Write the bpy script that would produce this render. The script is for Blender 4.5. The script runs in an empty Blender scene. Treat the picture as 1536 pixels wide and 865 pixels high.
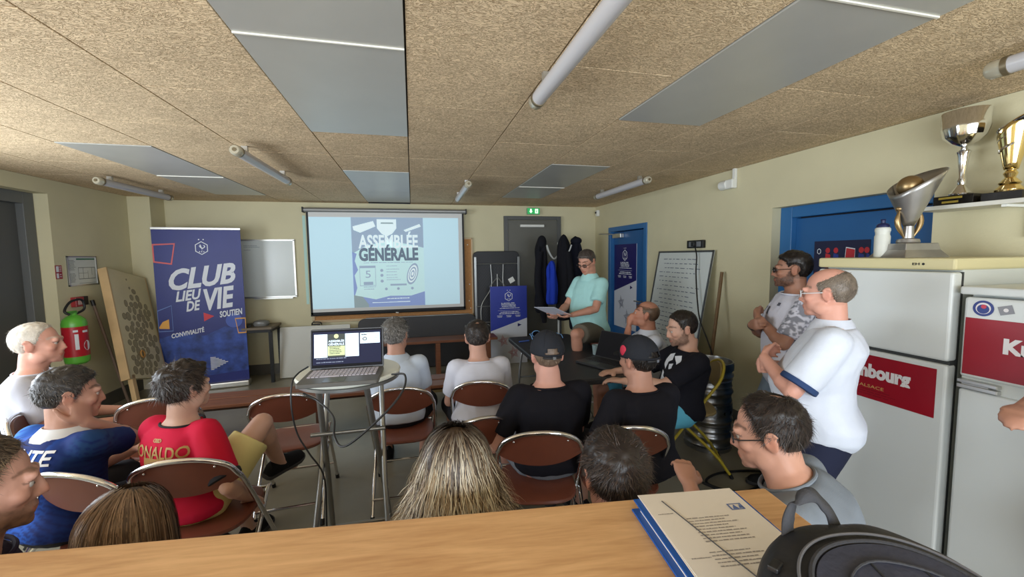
import bpy, bmesh, math, random
import numpy as np
from mathutils import Vector, Matrix
from mathutils.bvhtree import BVHTree

SC = bpy.context.scene
COL = SC.collection
RNG = np.random.default_rng(7)
random.seed(7)
PI = math.pi

# ---------------------------------------------------------------- camera
FPX, CX, CY, CAMH = 613.0, 768.0, 432.5, 1.647
def _n(v): return v / np.linalg.norm(v)
_Y = _n(np.array([(618 - CX) / FPX, -(386 - CY) / FPX, -1.0]))
_X = _n(np.array([(3300 - CX) / FPX, -(351 - CY) / FPX, -1.0]))
_Z = _n(np.cross(_X, _Y)); _X = _n(np.cross(_Y, _Z))
CR = np.array([_X, _Y, _Z]); CC = np.array([0.0, 0.0, CAMH])
cam_d = bpy.data.cameras.new('camera'); cam = bpy.data.objects.new('camera', cam_d); COL.objects.link(cam)
cam_d.sensor_width = 36.0; cam_d.lens = FPX / 1536 * 36.0; cam_d.clip_start = 0.02
M4 = Matrix([list(CR[i]) + [CC[i]] for i in range(3)] + [[0, 0, 0, 1]])
cam.matrix_world = M4
SC.camera = cam

# ---------------------------------------------------------------- light and exposure
SC.view_settings.view_transform = 'Standard'; SC.view_settings.look = 'None'
SC.view_settings.gamma = 1.0; SC.view_settings.use_curve_mapping = False
SC.view_settings.exposure = -0.05
world = bpy.data.worlds.new('world'); SC.world = world; world.use_nodes = True
bg = world.node_tree.nodes['Background']; bg.inputs[0].default_value = (0.72, 0.86, 1.0, 1); bg.inputs[1].default_value = 1.2
def area(name, loc, rot, sx, sy, power, color):
    l = bpy.data.lights.new(name, 'AREA'); l.shape = 'RECTANGLE'; l.size = sx; l.size_y = sy
    l.energy = power; l.color = color
    o = bpy.data.objects.new(name, l); COL.objects.link(o); o.location = loc; o.rotation_euler = rot
    o['kind'] = 'helper'
    return o
# daylight through the windows in the wall behind the camera and the one in the left wall beside the bar
area('daylight_rear_window', (-0.2, -2.42, 1.45), (PI / 2 + 0.12, 0, 0), 5.2, 1.5, 270, (0.84, 0.92, 1.0))
area('daylight_side_window', (-3.38, 2.15, 1.5), (PI / 2 + .1, 0, -PI / 2 ), 2.9, 1.15, 112, (0.84, 0.92, 1.0))

# ---------------------------------------------------------------- pixel helpers (points on real planes)
def ray(px, py): return CR @ np.array([(px - CX) / FPX, -(py - CY) / FPX, -1.0])
def atz(px, py, z): d = ray(px, py); return CC + d * (z - CAMH) / d[2]
def aty(px, py, y): d = ray(px, py); return CC + d * y / d[1]
def atx(px, py, x): d = ray(px, py); return CC + d * x / d[0]
def atd(px, py, d): return CC + ray(px, py) * d

# ---------------------------------------------------------------- materials
def lin(c): return tuple(((v / 12.92) if v <= 0.04045 else ((v + 0.055) / 1.055) ** 2.4) for v in c)
def rgb(r, g, b): return lin((r / 255, g / 255, b / 255))
MATS = {}
def mat(name, color, rough=0.6, metal=0.0, noise=0.0, nscale=20, bump=0.0, bscale=60, emit=0.0, attr=False, spec=0.5, alpha=1.0, trans=0.0, stretch=None, sheen=0.0, coat=0.0):
    if name in MATS: return MATS[name]
    m = bpy.data.materials.new(name); m.use_nodes = True; nt = m.node_tree; N = nt.nodes; L = nt.links
    b = N['Principled BSDF']; MATS[name] = m
    b.inputs['Roughness'].default_value = rough; b.inputs['Metallic'].default_value = metal
    b.inputs['Specular IOR Level'].default_value = spec
    if sheen: b.inputs['Sheen Weight'].default_value = sheen
    if coat: b.inputs['Coat Weight'].default_value = coat
    if trans: b.inputs['Transmission Weight'].default_value = trans
    c4 = tuple(color) + (1,)
    b.inputs['Base Color'].default_value = c4
    tc = N.new('ShaderNodeTexCoord'); src = tc.outputs['Object']
    if stretch:
        mp = N.new('ShaderNodeMapping'); mp.inputs['Scale'].default_value = stretch; L.new(src, mp.inputs[0]); src = mp.outputs[0]
    base = None
    if attr:
        a = N.new('ShaderNodeAttribute'); a.attribute_name = 'Col'; base = a.outputs['Color']; L.new(base, b.inputs['Base Color'])
    if noise:
        t = N.new('ShaderNodeTexNoise'); t.inputs['Scale'].default_value = nscale; t.inputs['Detail'].default_value = 6
        L.new(src, t.inputs['Vector'])
        mr = N.new('ShaderNodeMapRange'); mr.inputs[1].default_value = 0.3; mr.inputs[2].default_value = 0.7
        mr.inputs[3].default_value = 1 - noise; mr.inputs[4].default_value = 1 + noise; L.new(t.outputs[0], mr.inputs[0])
        mx = N.new('ShaderNodeVectorMath'); mx.operation = 'SCALE'
        if base is not None: L.new(base, mx.inputs[0])
        else: mx.inputs[0].default_value = color
        L.new(mr.outputs[0], mx.inputs['Scale']); L.new(mx.outputs[0], b.inputs['Base Color'])
    if bump:
        t2 = N.new('ShaderNodeTexNoise'); t2.inputs['Scale'].default_value = bscale; t2.inputs['Detail'].default_value = 4
        L.new(src, t2.inputs['Vector'])
        bp = N.new('ShaderNodeBump'); bp.inputs['Strength'].default_value = min(bump, 1); bp.inputs['Distance'].default_value = 0.002 * max(1, bump)
        L.new(t2.outputs[0], bp.inputs['Height']); L.new(bp.outputs[0], b.inputs['Normal'])
    if emit:
        b.inputs['Emission Color'].default_value = c4; b.inputs['Emission Strength'].default_value = emit
    return m

# ---------------------------------------------------------------- mesh collecting
class MB:
    def __init__(s): s.v = []; s.f = []; s.m = []; s.mi = 0
    def add(s, vs, fs):
        o = len(s.v); s.v += [tuple(map(float, p)) for p in vs]
        for f in fs: s.f.append(tuple(i + o for i in f)); s.m.append(s.mi)
    def box(s, c, d, rot=None):
        hx, hy, hz = d[0] / 2, d[1] / 2, d[2] / 2
        vs = [Vector((x, y, z)) for x in (-hx, hx) for y in (-hy, hy) for z in (-hz, hz)]
        if rot is not None: vs = [rot @ v for v in vs]
        c = Vector(c); vs = [v + c for v in vs]
        s.add(vs, [(0, 1, 3, 2), (4, 6, 7, 5), (0, 4, 5, 1), (2, 3, 7, 6), (0, 2, 6, 4), (1, 5, 7, 3)]); return s
    def span(s, a, b):
        return s.box([(a[i] + b[i]) / 2 for i in range(3)], [abs(b[i] - a[i]) for i in range(3)])
    def loft(s, rings, cap=True, closed=False):
        n = len(rings[0]); vs = [p for r in rings for p in r]; fs = []
        k = len(rings)
        for i in range(k - 1 + (1 if closed else 0)):
            a = i * n; b = ((i + 1) % k) * n
            for j in range(n): j2 = (j + 1) % n; fs.append((a + j, a + j2, b + j2, b + j))
        if cap and not closed: fs.append(tuple(range(n))[::-1]); fs.append(tuple((k - 1) * n + j for j in range(n)))
        s.add(vs, fs); return s
    def tube(s, pts, r, seg=10, cap=True, closed=False, smoothpath=0):
        P = [Vector(p) for p in pts]
        if smoothpath: P = catmull(P, smoothpath, closed)
        n = len(P)
        if not hasattr(r, '__len__'): R = [r] * n
        else:
            R = list(r)
            if len(R) != n: R = list(np.interp(np.linspace(0, 1, n), np.linspace(0, 1, len(R)), R))
        rings = []; up = None
        for i in range(n):
            if closed: t = P[(i + 1) % n] - P[i - 1]
            elif i == 0: t = P[1] - P[0]
            elif i == n - 1: t = P[-1] - P[-2]
            else: t = (P[i + 1] - P[i]).normalized() + (P[i] - P[i - 1]).normalized()
            t = t.normalized() if t.length > 1e-9 else Vector((0, 0, 1))
            if up is None: up = t.orthogonal().normalized()
            up = (up - t * up.dot(t)); up = up.normalized() if up.length > 1e-6 else t.orthogonal().normalized()
            w = t.cross(up)
            rings.append([P[i] + (up * math.cos(a) + w * math.sin(a)) * R[i] for a in [2 * PI * k / seg for k in range(seg)]])
        return s.loft(rings, cap, closed)
    def cap_tube(s, a, b, ra, rb, seg=14):
        a = Vector(a); b = Vector(b); t = b - a; L = t.length
        if L < 1e-6: return s.ball(a, (ra,) * 3)
        t /= L; pts = []; rs = []
        for k in range(4): an = PI / 2 * (1 - k / 3.99); pts.append(a - t * ra * math.sin(an)); rs.append(max(ra * math.cos(an), 1e-4))
        for k in range(4): an = PI / 2 * ((k + .01) / 3.01); pts.append(b + t * rb * math.sin(an)); rs.append(max(rb * math.cos(an), 1e-4))
        return s.tube(pts, rs, seg)
    def ball(s, c, r, rot=None, seg=18, rings=12):
        c = Vector(c); rr = (r, r, r) if not hasattr(r, '__len__') else r; R = []
        for i in range(rings + 1):
            ph = PI * (i + 1e-3) / (rings + 2e-3); ring = []
            for k in range(seg):
                a = 2 * PI * k / seg; v = Vector((rr[0] * math.sin(ph) * math.cos(a), rr[1] * math.sin(ph) * math.sin(a), rr[2] * math.cos(ph)))
                if rot is not None: v = rot @ v
                ring.append(c + v)
            R.append(ring)
        return s.loft(R[::-1])
    def lathe(s, prof, c=(0, 0, 0), seg=32, rot=None, cap=True, fn=None):
        c = Vector(c); R = []
        for r, z in prof:
            ring = []
            for k in range(seg):
                a = 2 * PI * k / seg; rr = r * (fn(a, z) if fn else 1); v = Vector((rr * math.cos(a), rr * math.sin(a), z))
                if rot is not None: v = rot @ v
                ring.append(c + v)
            R.append(ring)
        return s.loft(R, cap)
    def prism(s, poly, h, M=None):
        M = M or Matrix.Identity(4); n = len(poly)
        vs = [M @ Vector((x, y, 0)) for x, y in poly] + [M @ Vector((x, y, h)) for x, y in poly]
        s.add(vs, [tuple(range(n))[::-1], tuple(range(n, 2 * n))] + [(i, (i + 1) % n, n + (i + 1) % n, n + i) for i in range(n)]); return s
    def mesh(s, name):
        me = bpy.data.meshes.new(name); me.from_pydata(s.v, [], s.f); me.update(); return me
    def build(s, name, m, parent=None, smooth=True, bevel=0, label=None, attr=None, angle=40, sub=0, seg=2):
        me = s.mesh(name)
        ms = m if isinstance(m, (list, tuple)) else [m]
        for q in ms: me.materials.append(q)
        if len(ms) > 1: me.polygons.foreach_set('material_index', s.m)
        bm = bmesh.new(); bm.from_mesh(me); bmesh.ops.recalc_face_normals(bm, faces=bm.faces); bm.to_mesh(me); bm.free()
        o = bpy.data.objects.new(name, me); COL.objects.link(o)
        if parent is not None: o.parent = parent
        if bevel:
            b = o.modifiers.new('bevel', 'BEVEL'); b.width = bevel; b.segments = seg; b.limit_method = 'ANGLE'; b.angle_limit = math.radians(40)
        if sub:
            b = o.modifiers.new('sub', 'SUBSURF'); b.levels = sub; b.render_levels = sub
        if smooth:
            me.polygons.foreach_set('use_smooth', [True] * len(me.polygons))
            if not sub: me.set_sharp_from_angle(angle=math.radians(angle))
        if label: o['label'] = label
        return o

def catmull(P, k, closed=False):
    out = []; n = len(P); rng = range(n if closed else n - 1)
    for i in rng:
        p0 = P[(i - 1) % n] if (closed or i > 0) else P[0] * 2 - P[1]
        p1 = P[i]; p2 = P[(i + 1) % n]; p3 = P[(i + 2) % n] if (closed or i + 2 < n) else P[-1] * 2 - P[-2]
        for j in range(k):
            t = j / k
            out.append(0.5 * ((2 * p1) + (p2 - p0) * t + (2 * p0 - 5 * p1 + 4 * p2 - p3) * t * t + (3 * p1 - p0 - 3 * p2 + p3) * t ** 3))
    if not closed: out.append(P[-1])
    return out

def thing(name, label, cat, loc=(0, 0, 0), rz=0.0, group=None):
    o = bpy.data.objects.new(name, None); COL.objects.link(o); o.location = loc; o.rotation_euler = (0, 0, rz)
    o.empty_display_size = 0.1
    o['label'] = label; o['category'] = cat
    if group: o['group'] = group
    return o
def tag(o, label, cat, group=None):
    o['label'] = label; o['category'] = cat
    if group: o['group'] = group
    return o
def struct(o): o['kind'] = 'structure'; return o
def dup(root, loc, rz, label=None, group=None):
    r = root.copy(); COL.objects.link(r); r.location = loc; r.rotation_euler = (0, 0, rz)
    if label: r['label'] = label
    if group: r['group'] = group
    for ch in list(root.children):
        c = ch.copy(); COL.objects.link(c); c.parent = r; c.matrix_parent_inverse = ch.matrix_parent_inverse
        for g in ch.children: d = g.copy(); COL.objects.link(d); d.parent = c
    return r
def rot2(a): return Matrix.Rotation(a, 3, 'Z')

# frame: origin + x axis + y axis -> 4x4 whose z is the outward normal
def frame(o, x, y):
    x = Vector(x).normalized(); y = Vector(y); y = (y - x * y.dot(x)).normalized(); z = x.cross(y)
    return Matrix(((x.x, y.x, z.x, o[0]), (x.y, y.y, z.y, o[1]), (x.z, y.z, z.z, o[2]), (0, 0, 0, 1)))

_tc = {}
def text_mesh(body, bold=0.0, shear=0.0):
    k = (body, bold, shear)
    if k in _tc: return _tc[k]
    c = bpy.data.curves.new('t', 'FONT'); c.body = body; c.size = 1; c.offset = bold; c.shear = shear; c.resolution_u = 3; c.extrude = 0
    o = bpy.data.objects.new('t', c); COL.objects.link(o)
    bpy.context.view_layer.update()
    me = bpy.data.meshes.new_from_object(o.evaluated_get(bpy.context.evaluated_depsgraph_get()))
    v = np.zeros(len(me.vertices) * 3); me.vertices.foreach_get('co', v); v = v.reshape(-1, 3)
    f = [tuple(p.vertices) for p in me.polygons]
    bpy.data.objects.remove(o); bpy.data.curves.remove(c); bpy.data.meshes.remove(me)
    if len(v):
        v[:, 0] -= v[:, 0].min(); w = v[:, 0].max(); v[:, 0] /= w
        y0, y1 = v[:, 1].min(), v[:, 1].max(); v[:, 1] = (v[:, 1] - y0) / (y1 - y0)
    _tc[k] = (v, f); return v, f
# text fitted in a box (x0,y0)-(x1,y1) of frame M, lifted dz off the plane
def add_text(mb, body, M, x0, y0, x1, y1, dz=0.001, bold=0.0, shear=0.0, rot=0.0):
    v, f = text_mesh(body, bold, shear)
    ca, sa = math.cos(rot), math.sin(rot); cx, cy = (x0 + x1) / 2, (y0 + y1) / 2; vs = []
    for p in v:
        x = (p[0] - .5) * (x1 - x0); y = (p[1] - .5) * (y1 - y0)
        vs.append(M @ Vector((cx + x * ca - y * sa, cy + x * sa + y * ca, dz)))
    mb.add(vs, f); return mb
def flat(mb, M, poly, dz=0.0008):
    mb.add([M @ Vector((x, y, dz)) for x, y in poly], [tuple(range(len(poly)))]); return mb
def rectp(x0, y0, x1, y1): return [(x0, y0), (x1, y0), (x1, y1), (x0, y1)]
def outline(mb, M, poly, w, dz=0.0008):
    n = len(poly); P = [Vector(p) for p in poly]
    c = sum(P, Vector((0, 0))) / n
    inner = [p + (c - p).normalized() * w * 1.4 for p in P]
    vs = [M @ Vector((p.x, p.y, dz)) for p in P] + [M @ Vector((p.x, p.y, dz)) for p in inner]
    mb.add(vs, [(i, (i + 1) % n, n + (i + 1) % n, n + i) for i in range(n)]); return mb
def disc(cx, cy, r, n=20, ry=None): return [(cx + r * math.cos(2 * PI * k / n), cy + (ry or r) * math.sin(2 * PI * k / n)) for k in range(n)]
def lines(mb, M, x0, x1, ys, h, dz=0.0009, seed=1, center=False, gap=True):
    r = random.Random(seed)
    for y in ys:
        x = x0; end = x0 + (x1 - x0) * (0.7 + 0.3 * r.random())
        off = ((x1 - end) / 2) if center else 0
        while x < end:
            w = min(end - x, (x1 - x0) * (0.04 + 0.1 * r.random()))
            flat(mb, M, rectp(x + off, y, x + off + w * (0.85 if gap else 1), y + h * (0.8 + 0.4 * r.random())), dz)
            x += w
    return mb

# numpy value noise
_lat = RNG.random((32, 32, 32))
def vnoise(p, s=1.0, seed=0):
    q = np.asarray(p, float) * s + seed * 7.31; i = np.floor(q).astype(int); f = q - i; f = f * f * (3 - 2 * f)
    def g(a, b, c): return _lat[(i[:, 0] + a) % 32, (i[:, 1] + b) % 32, (i[:, 2] + c) % 32]
    x, y, z = f[:, 0], f[:, 1], f[:, 2]
    l = lambda a, b, t: a + (b - a) * t
    return l(l(l(g(0,0,0), g(1,0,0), x), l(g(0,1,0), g(1,1,0), x), y), l(l(g(0,0,1), g(1,0,1), x), l(g(0,1,1), g(1,1,1), x), y), z) * 2 - 1
# ================================================================ the room
XL, XR, YF, YN, ZC = -3.42, 3.03, 6.44, -2.5, 2.45

def wall_mat():
    m = mat('cream_wall_paint', rgb(208, 200, 166), rough=0.75, noise=0.03, nscale=3, bump=0.25, bscale=90)
    return m
WALL = wall_mat()
M_base = mat('dark_baseboard_paint', rgb(92, 90, 84), rough=0.6, noise=0.08, nscale=8)
M_white = mat('white_plastic', rgb(228, 228, 222), rough=0.4)
M_black = mat('black_plastic', rgb(22, 22, 24), rough=0.45)
M_chrome = mat('chrome', (0.75, 0.76, 0.78), rough=0.16, metal=1.0)
M_steelgrey = mat('grey_metal_tube', rgb(150, 152, 152), rough=0.35, metal=0.8)
M_blackmetal = mat('black_metal', rgb(26, 26, 28), rough=0.45, metal=0.3)

# floor: worn dark concrete
def floor_mat():
    m = mat('worn_grey_floor', rgb(136, 130, 114), rough=0.34, noise=0.14, nscale=2.2, bump=0.15, bscale=14)
    return m
fl = MB().span((XL - .3, YN - .2, -0.1), (XR + .3, YF + .2, 0)).build('floor', floor_mat(), smooth=False); struct(fl)

# ceiling: slab plus the separate boards hung under it
def ceil_mat():
    m = bpy.data.materials.new('wood_wool_board'); m.use_nodes = True; nt = m.node_tree; N = nt.nodes; L = nt.links
    b = N['Principled BSDF']; b.inputs['Roughness'].default_value = 0.9; b.inputs['Specular IOR Level'].default_value = 0.1
    tc = N.new('ShaderNodeTexCoord'); oi = N.new('ShaderNodeObjectInfo')
    ad = N.new('ShaderNodeVectorMath'); ad.operation = 'ADD'; L.new(tc.outputs['Object'], ad.inputs[0])
    sc = N.new('ShaderNodeVectorMath'); sc.operation = 'SCALE'; sc.inputs[0].default_value = (17, 9, 3); L.new(oi.outputs['Random'], sc.inputs['Scale'])
    L.new(sc.outputs[0], ad.inputs[1])
    mp = N.new('ShaderNodeMapping'); mp.inputs['Scale'].default_value = (0.55, 1.35, 1); L.new(ad.outputs[0], mp.inputs[0])
    n1 = N.new('ShaderNodeTexNoise'); n1.inputs['Scale'].default_value = 36; n1.inputs['Detail'].default_value = 3; n1.inputs['Distortion'].default_value = 2.8
    L.new(mp.outputs[0], n1.inputs['Vector'])
    # thin curled strands: narrow band of the distorted noise
    s1 = N.new('ShaderNodeMath'); s1.operation = 'SUBTRACT'; s1.inputs[1].default_value = 0.5; L.new(n1.outputs[0], s1.inputs[0])
    a1 = N.new('ShaderNodeMath'); a1.operation = 'ABSOLUTE'; L.new(s1.outputs[0], a1.inputs[0])
    mr = N.new('ShaderNodeMapRange'); mr.inputs[1].default_value = 0.0; mr.inputs[2].default_value = 0.085; L.new(a1.outputs[0], mr.inputs[0])
    n2 = N.new('ShaderNodeTexNoise'); n2.inputs['Scale'].default_value = 3; n2.inputs['Detail'].default_value = 5; L.new(ad.outputs[0], n2.inputs['Vector'])
    n3 = N.new('ShaderNodeTexNoise'); n3.inputs['Scale'].default_value = 140; n3.inputs['Detail'].default_value = 2; L.new(mp.outputs[0], n3.inputs['Vector'])
    cr = N.new('ShaderNodeValToRGB'); cr.color_ramp.elements[0].color = rgb(136, 108, 74) + (1,); cr.color_ramp.elements[0].position = 0.0
    cr.color_ramp.elements[1].color = rgb(238, 213, 176) + (1,); cr.color_ramp.elements[1].position = 0.75
    m1 = N.new('ShaderNodeMath'); m1.operation = 'MULTIPLY_ADD'; m1.inputs[1].default_value = 0.55; L.new(mr.outputs[0], m1.inputs[0])
    m2 = N.new('ShaderNodeMath'); m2.operation = 'MULTIPLY_ADD'; m2.inputs[1].default_value = 0.7; m2.inputs[2].default_value = -0.13; L.new(n3.outputs[0], m2.inputs[0])
    L.new(m2.outputs[0], m1.inputs[2]); L.new(m1.outputs[0], cr.inputs[0])
    v = N.new('ShaderNodeMapRange'); v.inputs[1].default_value = 0.3; v.inputs[2].default_value = 0.7; v.inputs[3].default_value = 0.9; v.inputs[4].default_value = 1.06; L.new(n2.outputs[0], v.inputs[0])
    mx = N.new('ShaderNodeVectorMath'); mx.operation = 'SCALE'; L.new(cr.outputs[0], mx.inputs[0]); L.new(v.outputs[0], mx.inputs['Scale'])
    L.new(mx.outputs[0], b.inputs['Base Color'])
    bp = N.new('ShaderNodeBump'); bp.inputs['Strength'].default_value = 0.8; bp.inputs['Distance'].default_value = 0.004
    L.new(m1.outputs[0], bp.inputs['Height']); L.new(bp.outputs[0], b.inputs['Normal'])
    return m
M_tile = ceil_mat()
M_panel = mat('grey_radiant_panel_metal', rgb(190, 189, 182), rough=0.33, metal=0.2, noise=0.03, nscale=4)
M_seam = mat('white_seam_profile', rgb(235, 232, 220), rough=0.4)
M_slab = mat('ceiling_slab_dark', rgb(60, 52, 42), rough=0.9)
ceil = MB().span((XL - .3, YN - .2, ZC + .02), (XR + .3, YF + .2, ZC + .16)).build('ceiling', M_slab, smooth=False); struct(ceil)
cols = [XL, -2.9, -2.31, -1.75, -1.187, -0.594, 0.0, 0.604, 1.22, 1.785, 2.38, 2.95, XR]
metal_at = {2: [(3.45, 4.59), (4.59, 5.78)], 5: [(0.5, 1.69), (1.69, 2.87), (4.06, 5.24), (5.24, 6.24)], 8: [(-0.12, 1.08), (1.08, 2.285), (3.48, 4.64), (4.64, 5.54)]}
_tmesh = {}
def ceiling_board(x0, x1, y0, y1, metal):
    g = 0.0035; w, d = round(x1 - x0 - 2 * g, 3), round(y1 - y0 - 2 * g, 3)
    k = (w, d, metal)
    nm = 'ceiling_panel' if metal else 'ceiling_tile'
    if k not in _tmesh:
        o = MB().box((0, 0, 0), (w, d, 0.02)).build(nm, M_panel if metal else M_tile, ceil, smooth=False, bevel=0.0012, seg=1)
        _tmesh[k] = o
    else:
        o = _tmesh[k].copy(); COL.objects.link(o); o.parent = ceil
    o.location = ((x0 + x1) / 2, (y0 + y1) / 2, ZC + 0.01 - (0.004 if metal else 0))
for i in range(len(cols) - 1):
    off = 1.69 if i in (7, 9, 3, 1, 11) else 2.285
    joints = sorted(set([YN] + [off + 1.2 * k for k in range(-5, 5) if YN < off + 1.2 * k < YF] + [YF]))
    ms = metal_at.get(i, [])
    for a, b in ms: joints = [j for j in joints if not (a - 0.25 < j < b + 0.25)] + [a, b]
    joints = sorted(set(round(j, 4) for j in joints))
    for a, b in zip(joints[:-1], joints[1:]):
        if b - a < 0.02: continue
        ceiling_board(cols[i], cols[i + 1], a, b, any(abs(a - m[0]) < .02 and abs(b - m[1]) < .02 for m in ms))
# thin bright profile where two metal panels meet
for x0, x1, y in [(-0.594, 0, 1.69), (1.22, 1.785, 1.08), (1.22, 1.785, 4.64), (-2.31, -1.75, 4.59)]:
    MB().span((x0 + .004, y - .004, ZC - .009), (x1 - .004, y + .004, ZC - .001)).build('seam_profile', M_seam, ceil, smooth=False)

# walls
W = lambda n, a, b: struct(MB().span(a, b).build(n, WALL, smooth=False))
W('wall_far', (XL - .3, YF, 0), (XR + .3, YF + .15, ZC))
# left wall with the recessed doorway
lw = MB()
lw.span((XL - .28, 4.98, 0), (XL, YF, ZC)); lw.span((XL - .28, 3.9, 2.31), (XL, 4.98, ZC)); lw.span((XL - .28, YN, 0), (XL, .65, ZC))
lw.span((XL - .28, .65, 0), (XL, 3.65, 0.9)); lw.span((XL - .28, .65, 2.1), (XL, 3.65, ZC)); lw.span((XL - .28, 3.65, 0), (XL, 3.9, ZC))
struct(lw.build('wall_left', WALL, smooth=False))
# right wall with two door openings
rw = MB()
for a, b in [((YN, 0), (1.80, ZC)), ((2.93, 0), (4.86, ZC)), ((5.94, 0), (YF + .1, ZC)), ((1.80, 2.03), (2.93, ZC)), ((4.86, 2.07), (5.94, ZC))]:
    rw.span((XR, a[0], a[1]), (XR + .2, b[0], b[1]))
struct(rw.build('wall_right', WALL, smooth=False))
wn = MB()
for a, b in [((-3.6, 0), (3.2, 0.85)), ((-3.6, 2.15), (3.2, ZC)), ((-3.6, .85), (-2.9, 2.15)), ((-0.35, .85), (-0.15, 2.15)), ((2.4, .85), (3.2, 2.15))]:
    wn.span((a[0], YN - .2, a[1]), (b[0], YN, b[1]))
struct(wn.build('wall_near', WALL, smooth=False))
M_glass = mat('window_glass', (0.9, 0.95, 0.97), rough=0.02, trans=1.0)
for i, (x0, x1) in enumerate([(-2.9, -0.35), (-0.15, 2.4)]):
    fr = MB()
    for a, b in [((x0, .85), (x1, .91)), ((x0, 2.09), (x1, 2.15)), ((x0, .85), (x0 + .06, 2.15)), ((x1 - .06, .85), (x1, 2.15)), (((x0 + x1) / 2 - .03, .85), ((x0 + x1) / 2 + .03, 2.15))]:
        fr.span((a[0], YN - .12, a[1]), (b[0], YN - .06, b[1]))
    struct(fr.build('window_%d' % (i + 1), M_white, smooth=False))
fr = MB()
for a, b in [((.65, .9), (3.65, .96)), ((.65, 2.04), (3.65, 2.1)), ((.65, .9), (.71, 2.1)), ((3.59, .9), (3.65, 2.1)), ((2.12, .9), (2.18, 2.1))]:
    fr.span((XL - .14, a[0], a[1]), (XL - .08, b[0], b[1]))
struct(fr.build('window_3', M_white, smooth=False))
# corner pier far left
struct(MB().span((XL, 6.13, 0), (-3.18, YF, ZC)).build('pillar', WALL, smooth=False))
# baseboards
B = lambda n, a, b: struct(MB().span(a, b).build(n, M_base, smooth=False))
B('baseboard_far', (-3.18, YF - .012, 0), (1.43, YF, .15)); B('baseboard_left', (XL, 4.98, 0), (XL + .012, 6.13, .15))
B('baseboard_right', (XR - .012, 2.93, 0), (XR, 4.86, .12)); B('baseboard_corner', (2.40, YF - .012, 0), (XR, YF, .15))

# doors ------------------------------------------------------------
M_dgrey = mat('dark_grey_door_paint', rgb(96, 95, 88), rough=0.45, noise=0.03, nscale=5)
M_dgrey2 = mat('slate_door_frame_paint', rgb(84, 85, 84), rough=0.45)
M_blue = mat('blue_door_paint', rgb(34, 92, 148), rough=0.38, noise=0.04, nscale=4)
M_blue2 = mat('blue_frame_paint', rgb(44, 104, 160), rough=0.38)
M_alu = mat('brushed_aluminium', (0.62, 0.62, 0.60), rough=0.35, metal=0.9)
# door_1: grey exit door in the far wall
d1 = struct(MB().span((1.50, YF - .035, 0.01), (2.335, YF - .002, 2.22)).build('door_1', M_dgrey, smooth=False, bevel=.003))
fr = MB(); fr.span((1.438, YF - .05, 0), (1.50, YF - .001, 2.285)); fr.span((2.335, YF - .05, 0), (2.396, YF - .001, 2.285)); fr.span((1.50, YF - .05, 2.225), (2.335, YF - .001, 2.285))
fr.build('door_frame', M_dgrey2, d1, smooth=False, bevel=.003)
MB().span((1.70, YF - .075, 2.11), (2.10, YF - .035, 2.15)).build('door_closer', M_white, d1, smooth=False, bevel=.006)
MB().tube([(1.56, YF - .03, 1.05), (1.56, YF - .09, 1.05), (1.68, YF - .09, 1.05)], .009).build('door_handle', M_alu, d1)
# door_2: blue door in the right wall near the far corner
d2 = struct(MB().span((XR + .045, 4.93, 0.01), (XR + .09, 5.87, 1.99)).build('door_2', M_blue, smooth=False, bevel=.003))
fr = MB(); fr.span((XR - .015, 4.86, 0), (XR + .12, 4.93, 2.07)); fr.span((XR - .015, 5.87, 0), (XR + .12, 5.94, 2.07)); fr.span((XR - .015, 4.93, 2.0), (XR + .12, 5.87, 2.07))
fr.build('door_frame', M_blue2, d2, smooth=False, bevel=.004)
MB().span((XR - .02, 5.55, 1.90), (XR + .045, 5.80, 1.965)).build('door_closer', M_alu, d2, smooth=False, bevel=.006)
MB().tube([(XR - .01, 5.72, 1.955), (XR - .16, 5.95, 1.975), (XR - .02, 6.25, 1.985)], .007).build('closer_arm', M_alu, d2)
MB().tube([(XR + .045, 5.0, 1.0), (XR - .03, 5.0, 1.0), (XR - .03, 5.12, 1.0)], .010).build('door_handle', M_alu, d2)
# door_3: wide blue door in a deep reveal behind the standing men
d3 = struct(MB().span((XR + .14, 1.86, 0.01), (XR + .18, 2.82, 1.93)).build('door_3', M_blue, smooth=False, bevel=.003))
fr = MB(); fr.span((XR + .09, 2.82, 0), (XR + .19, 2.93, 2.03)); fr.span((XR + .09, 1.80, 0), (XR + .19, 1.86, 2.03)); fr.span((XR + .09, 1.86, 1.94), (XR + .19, 2.82, 2.03))
fr.build('door_frame', M_blue2, d3, smooth=False, bevel=.004)
struct(MB().span((XR + .2, YN, -.0), (XR + .32, YF, ZC)).build('wall_right_outer', M_slab, smooth=False))
# door_4: dark grey door in the recess of the left wall
d4 = struct(MB().span((XL - .22, 3.98, 0.01), (XL - .17, 4.86, 2.2)).build('door_4', M_dgrey2, smooth=False, bevel=.003))
fr = MB(); fr.span((XL - .20, 4.86, 0), (XL - .11, 4.975, 2.31)); fr.span((XL - .20, 3.9, 0), (XL - .11, 3.98, 2.31)); fr.span((XL - .20, 3.98, 2.2), (XL - .11, 4.86, 2.31))
fr.build('door_frame', mat('grey_frame_paint', rgb(98, 100, 100), rough=.45), d4, smooth=False, bevel=.004)
MB().span((XL - .32, 3.8, 0), (XL - .24, 5.1, 2.4)).build('door_backing', M_slab, d4, smooth=False)

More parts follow.
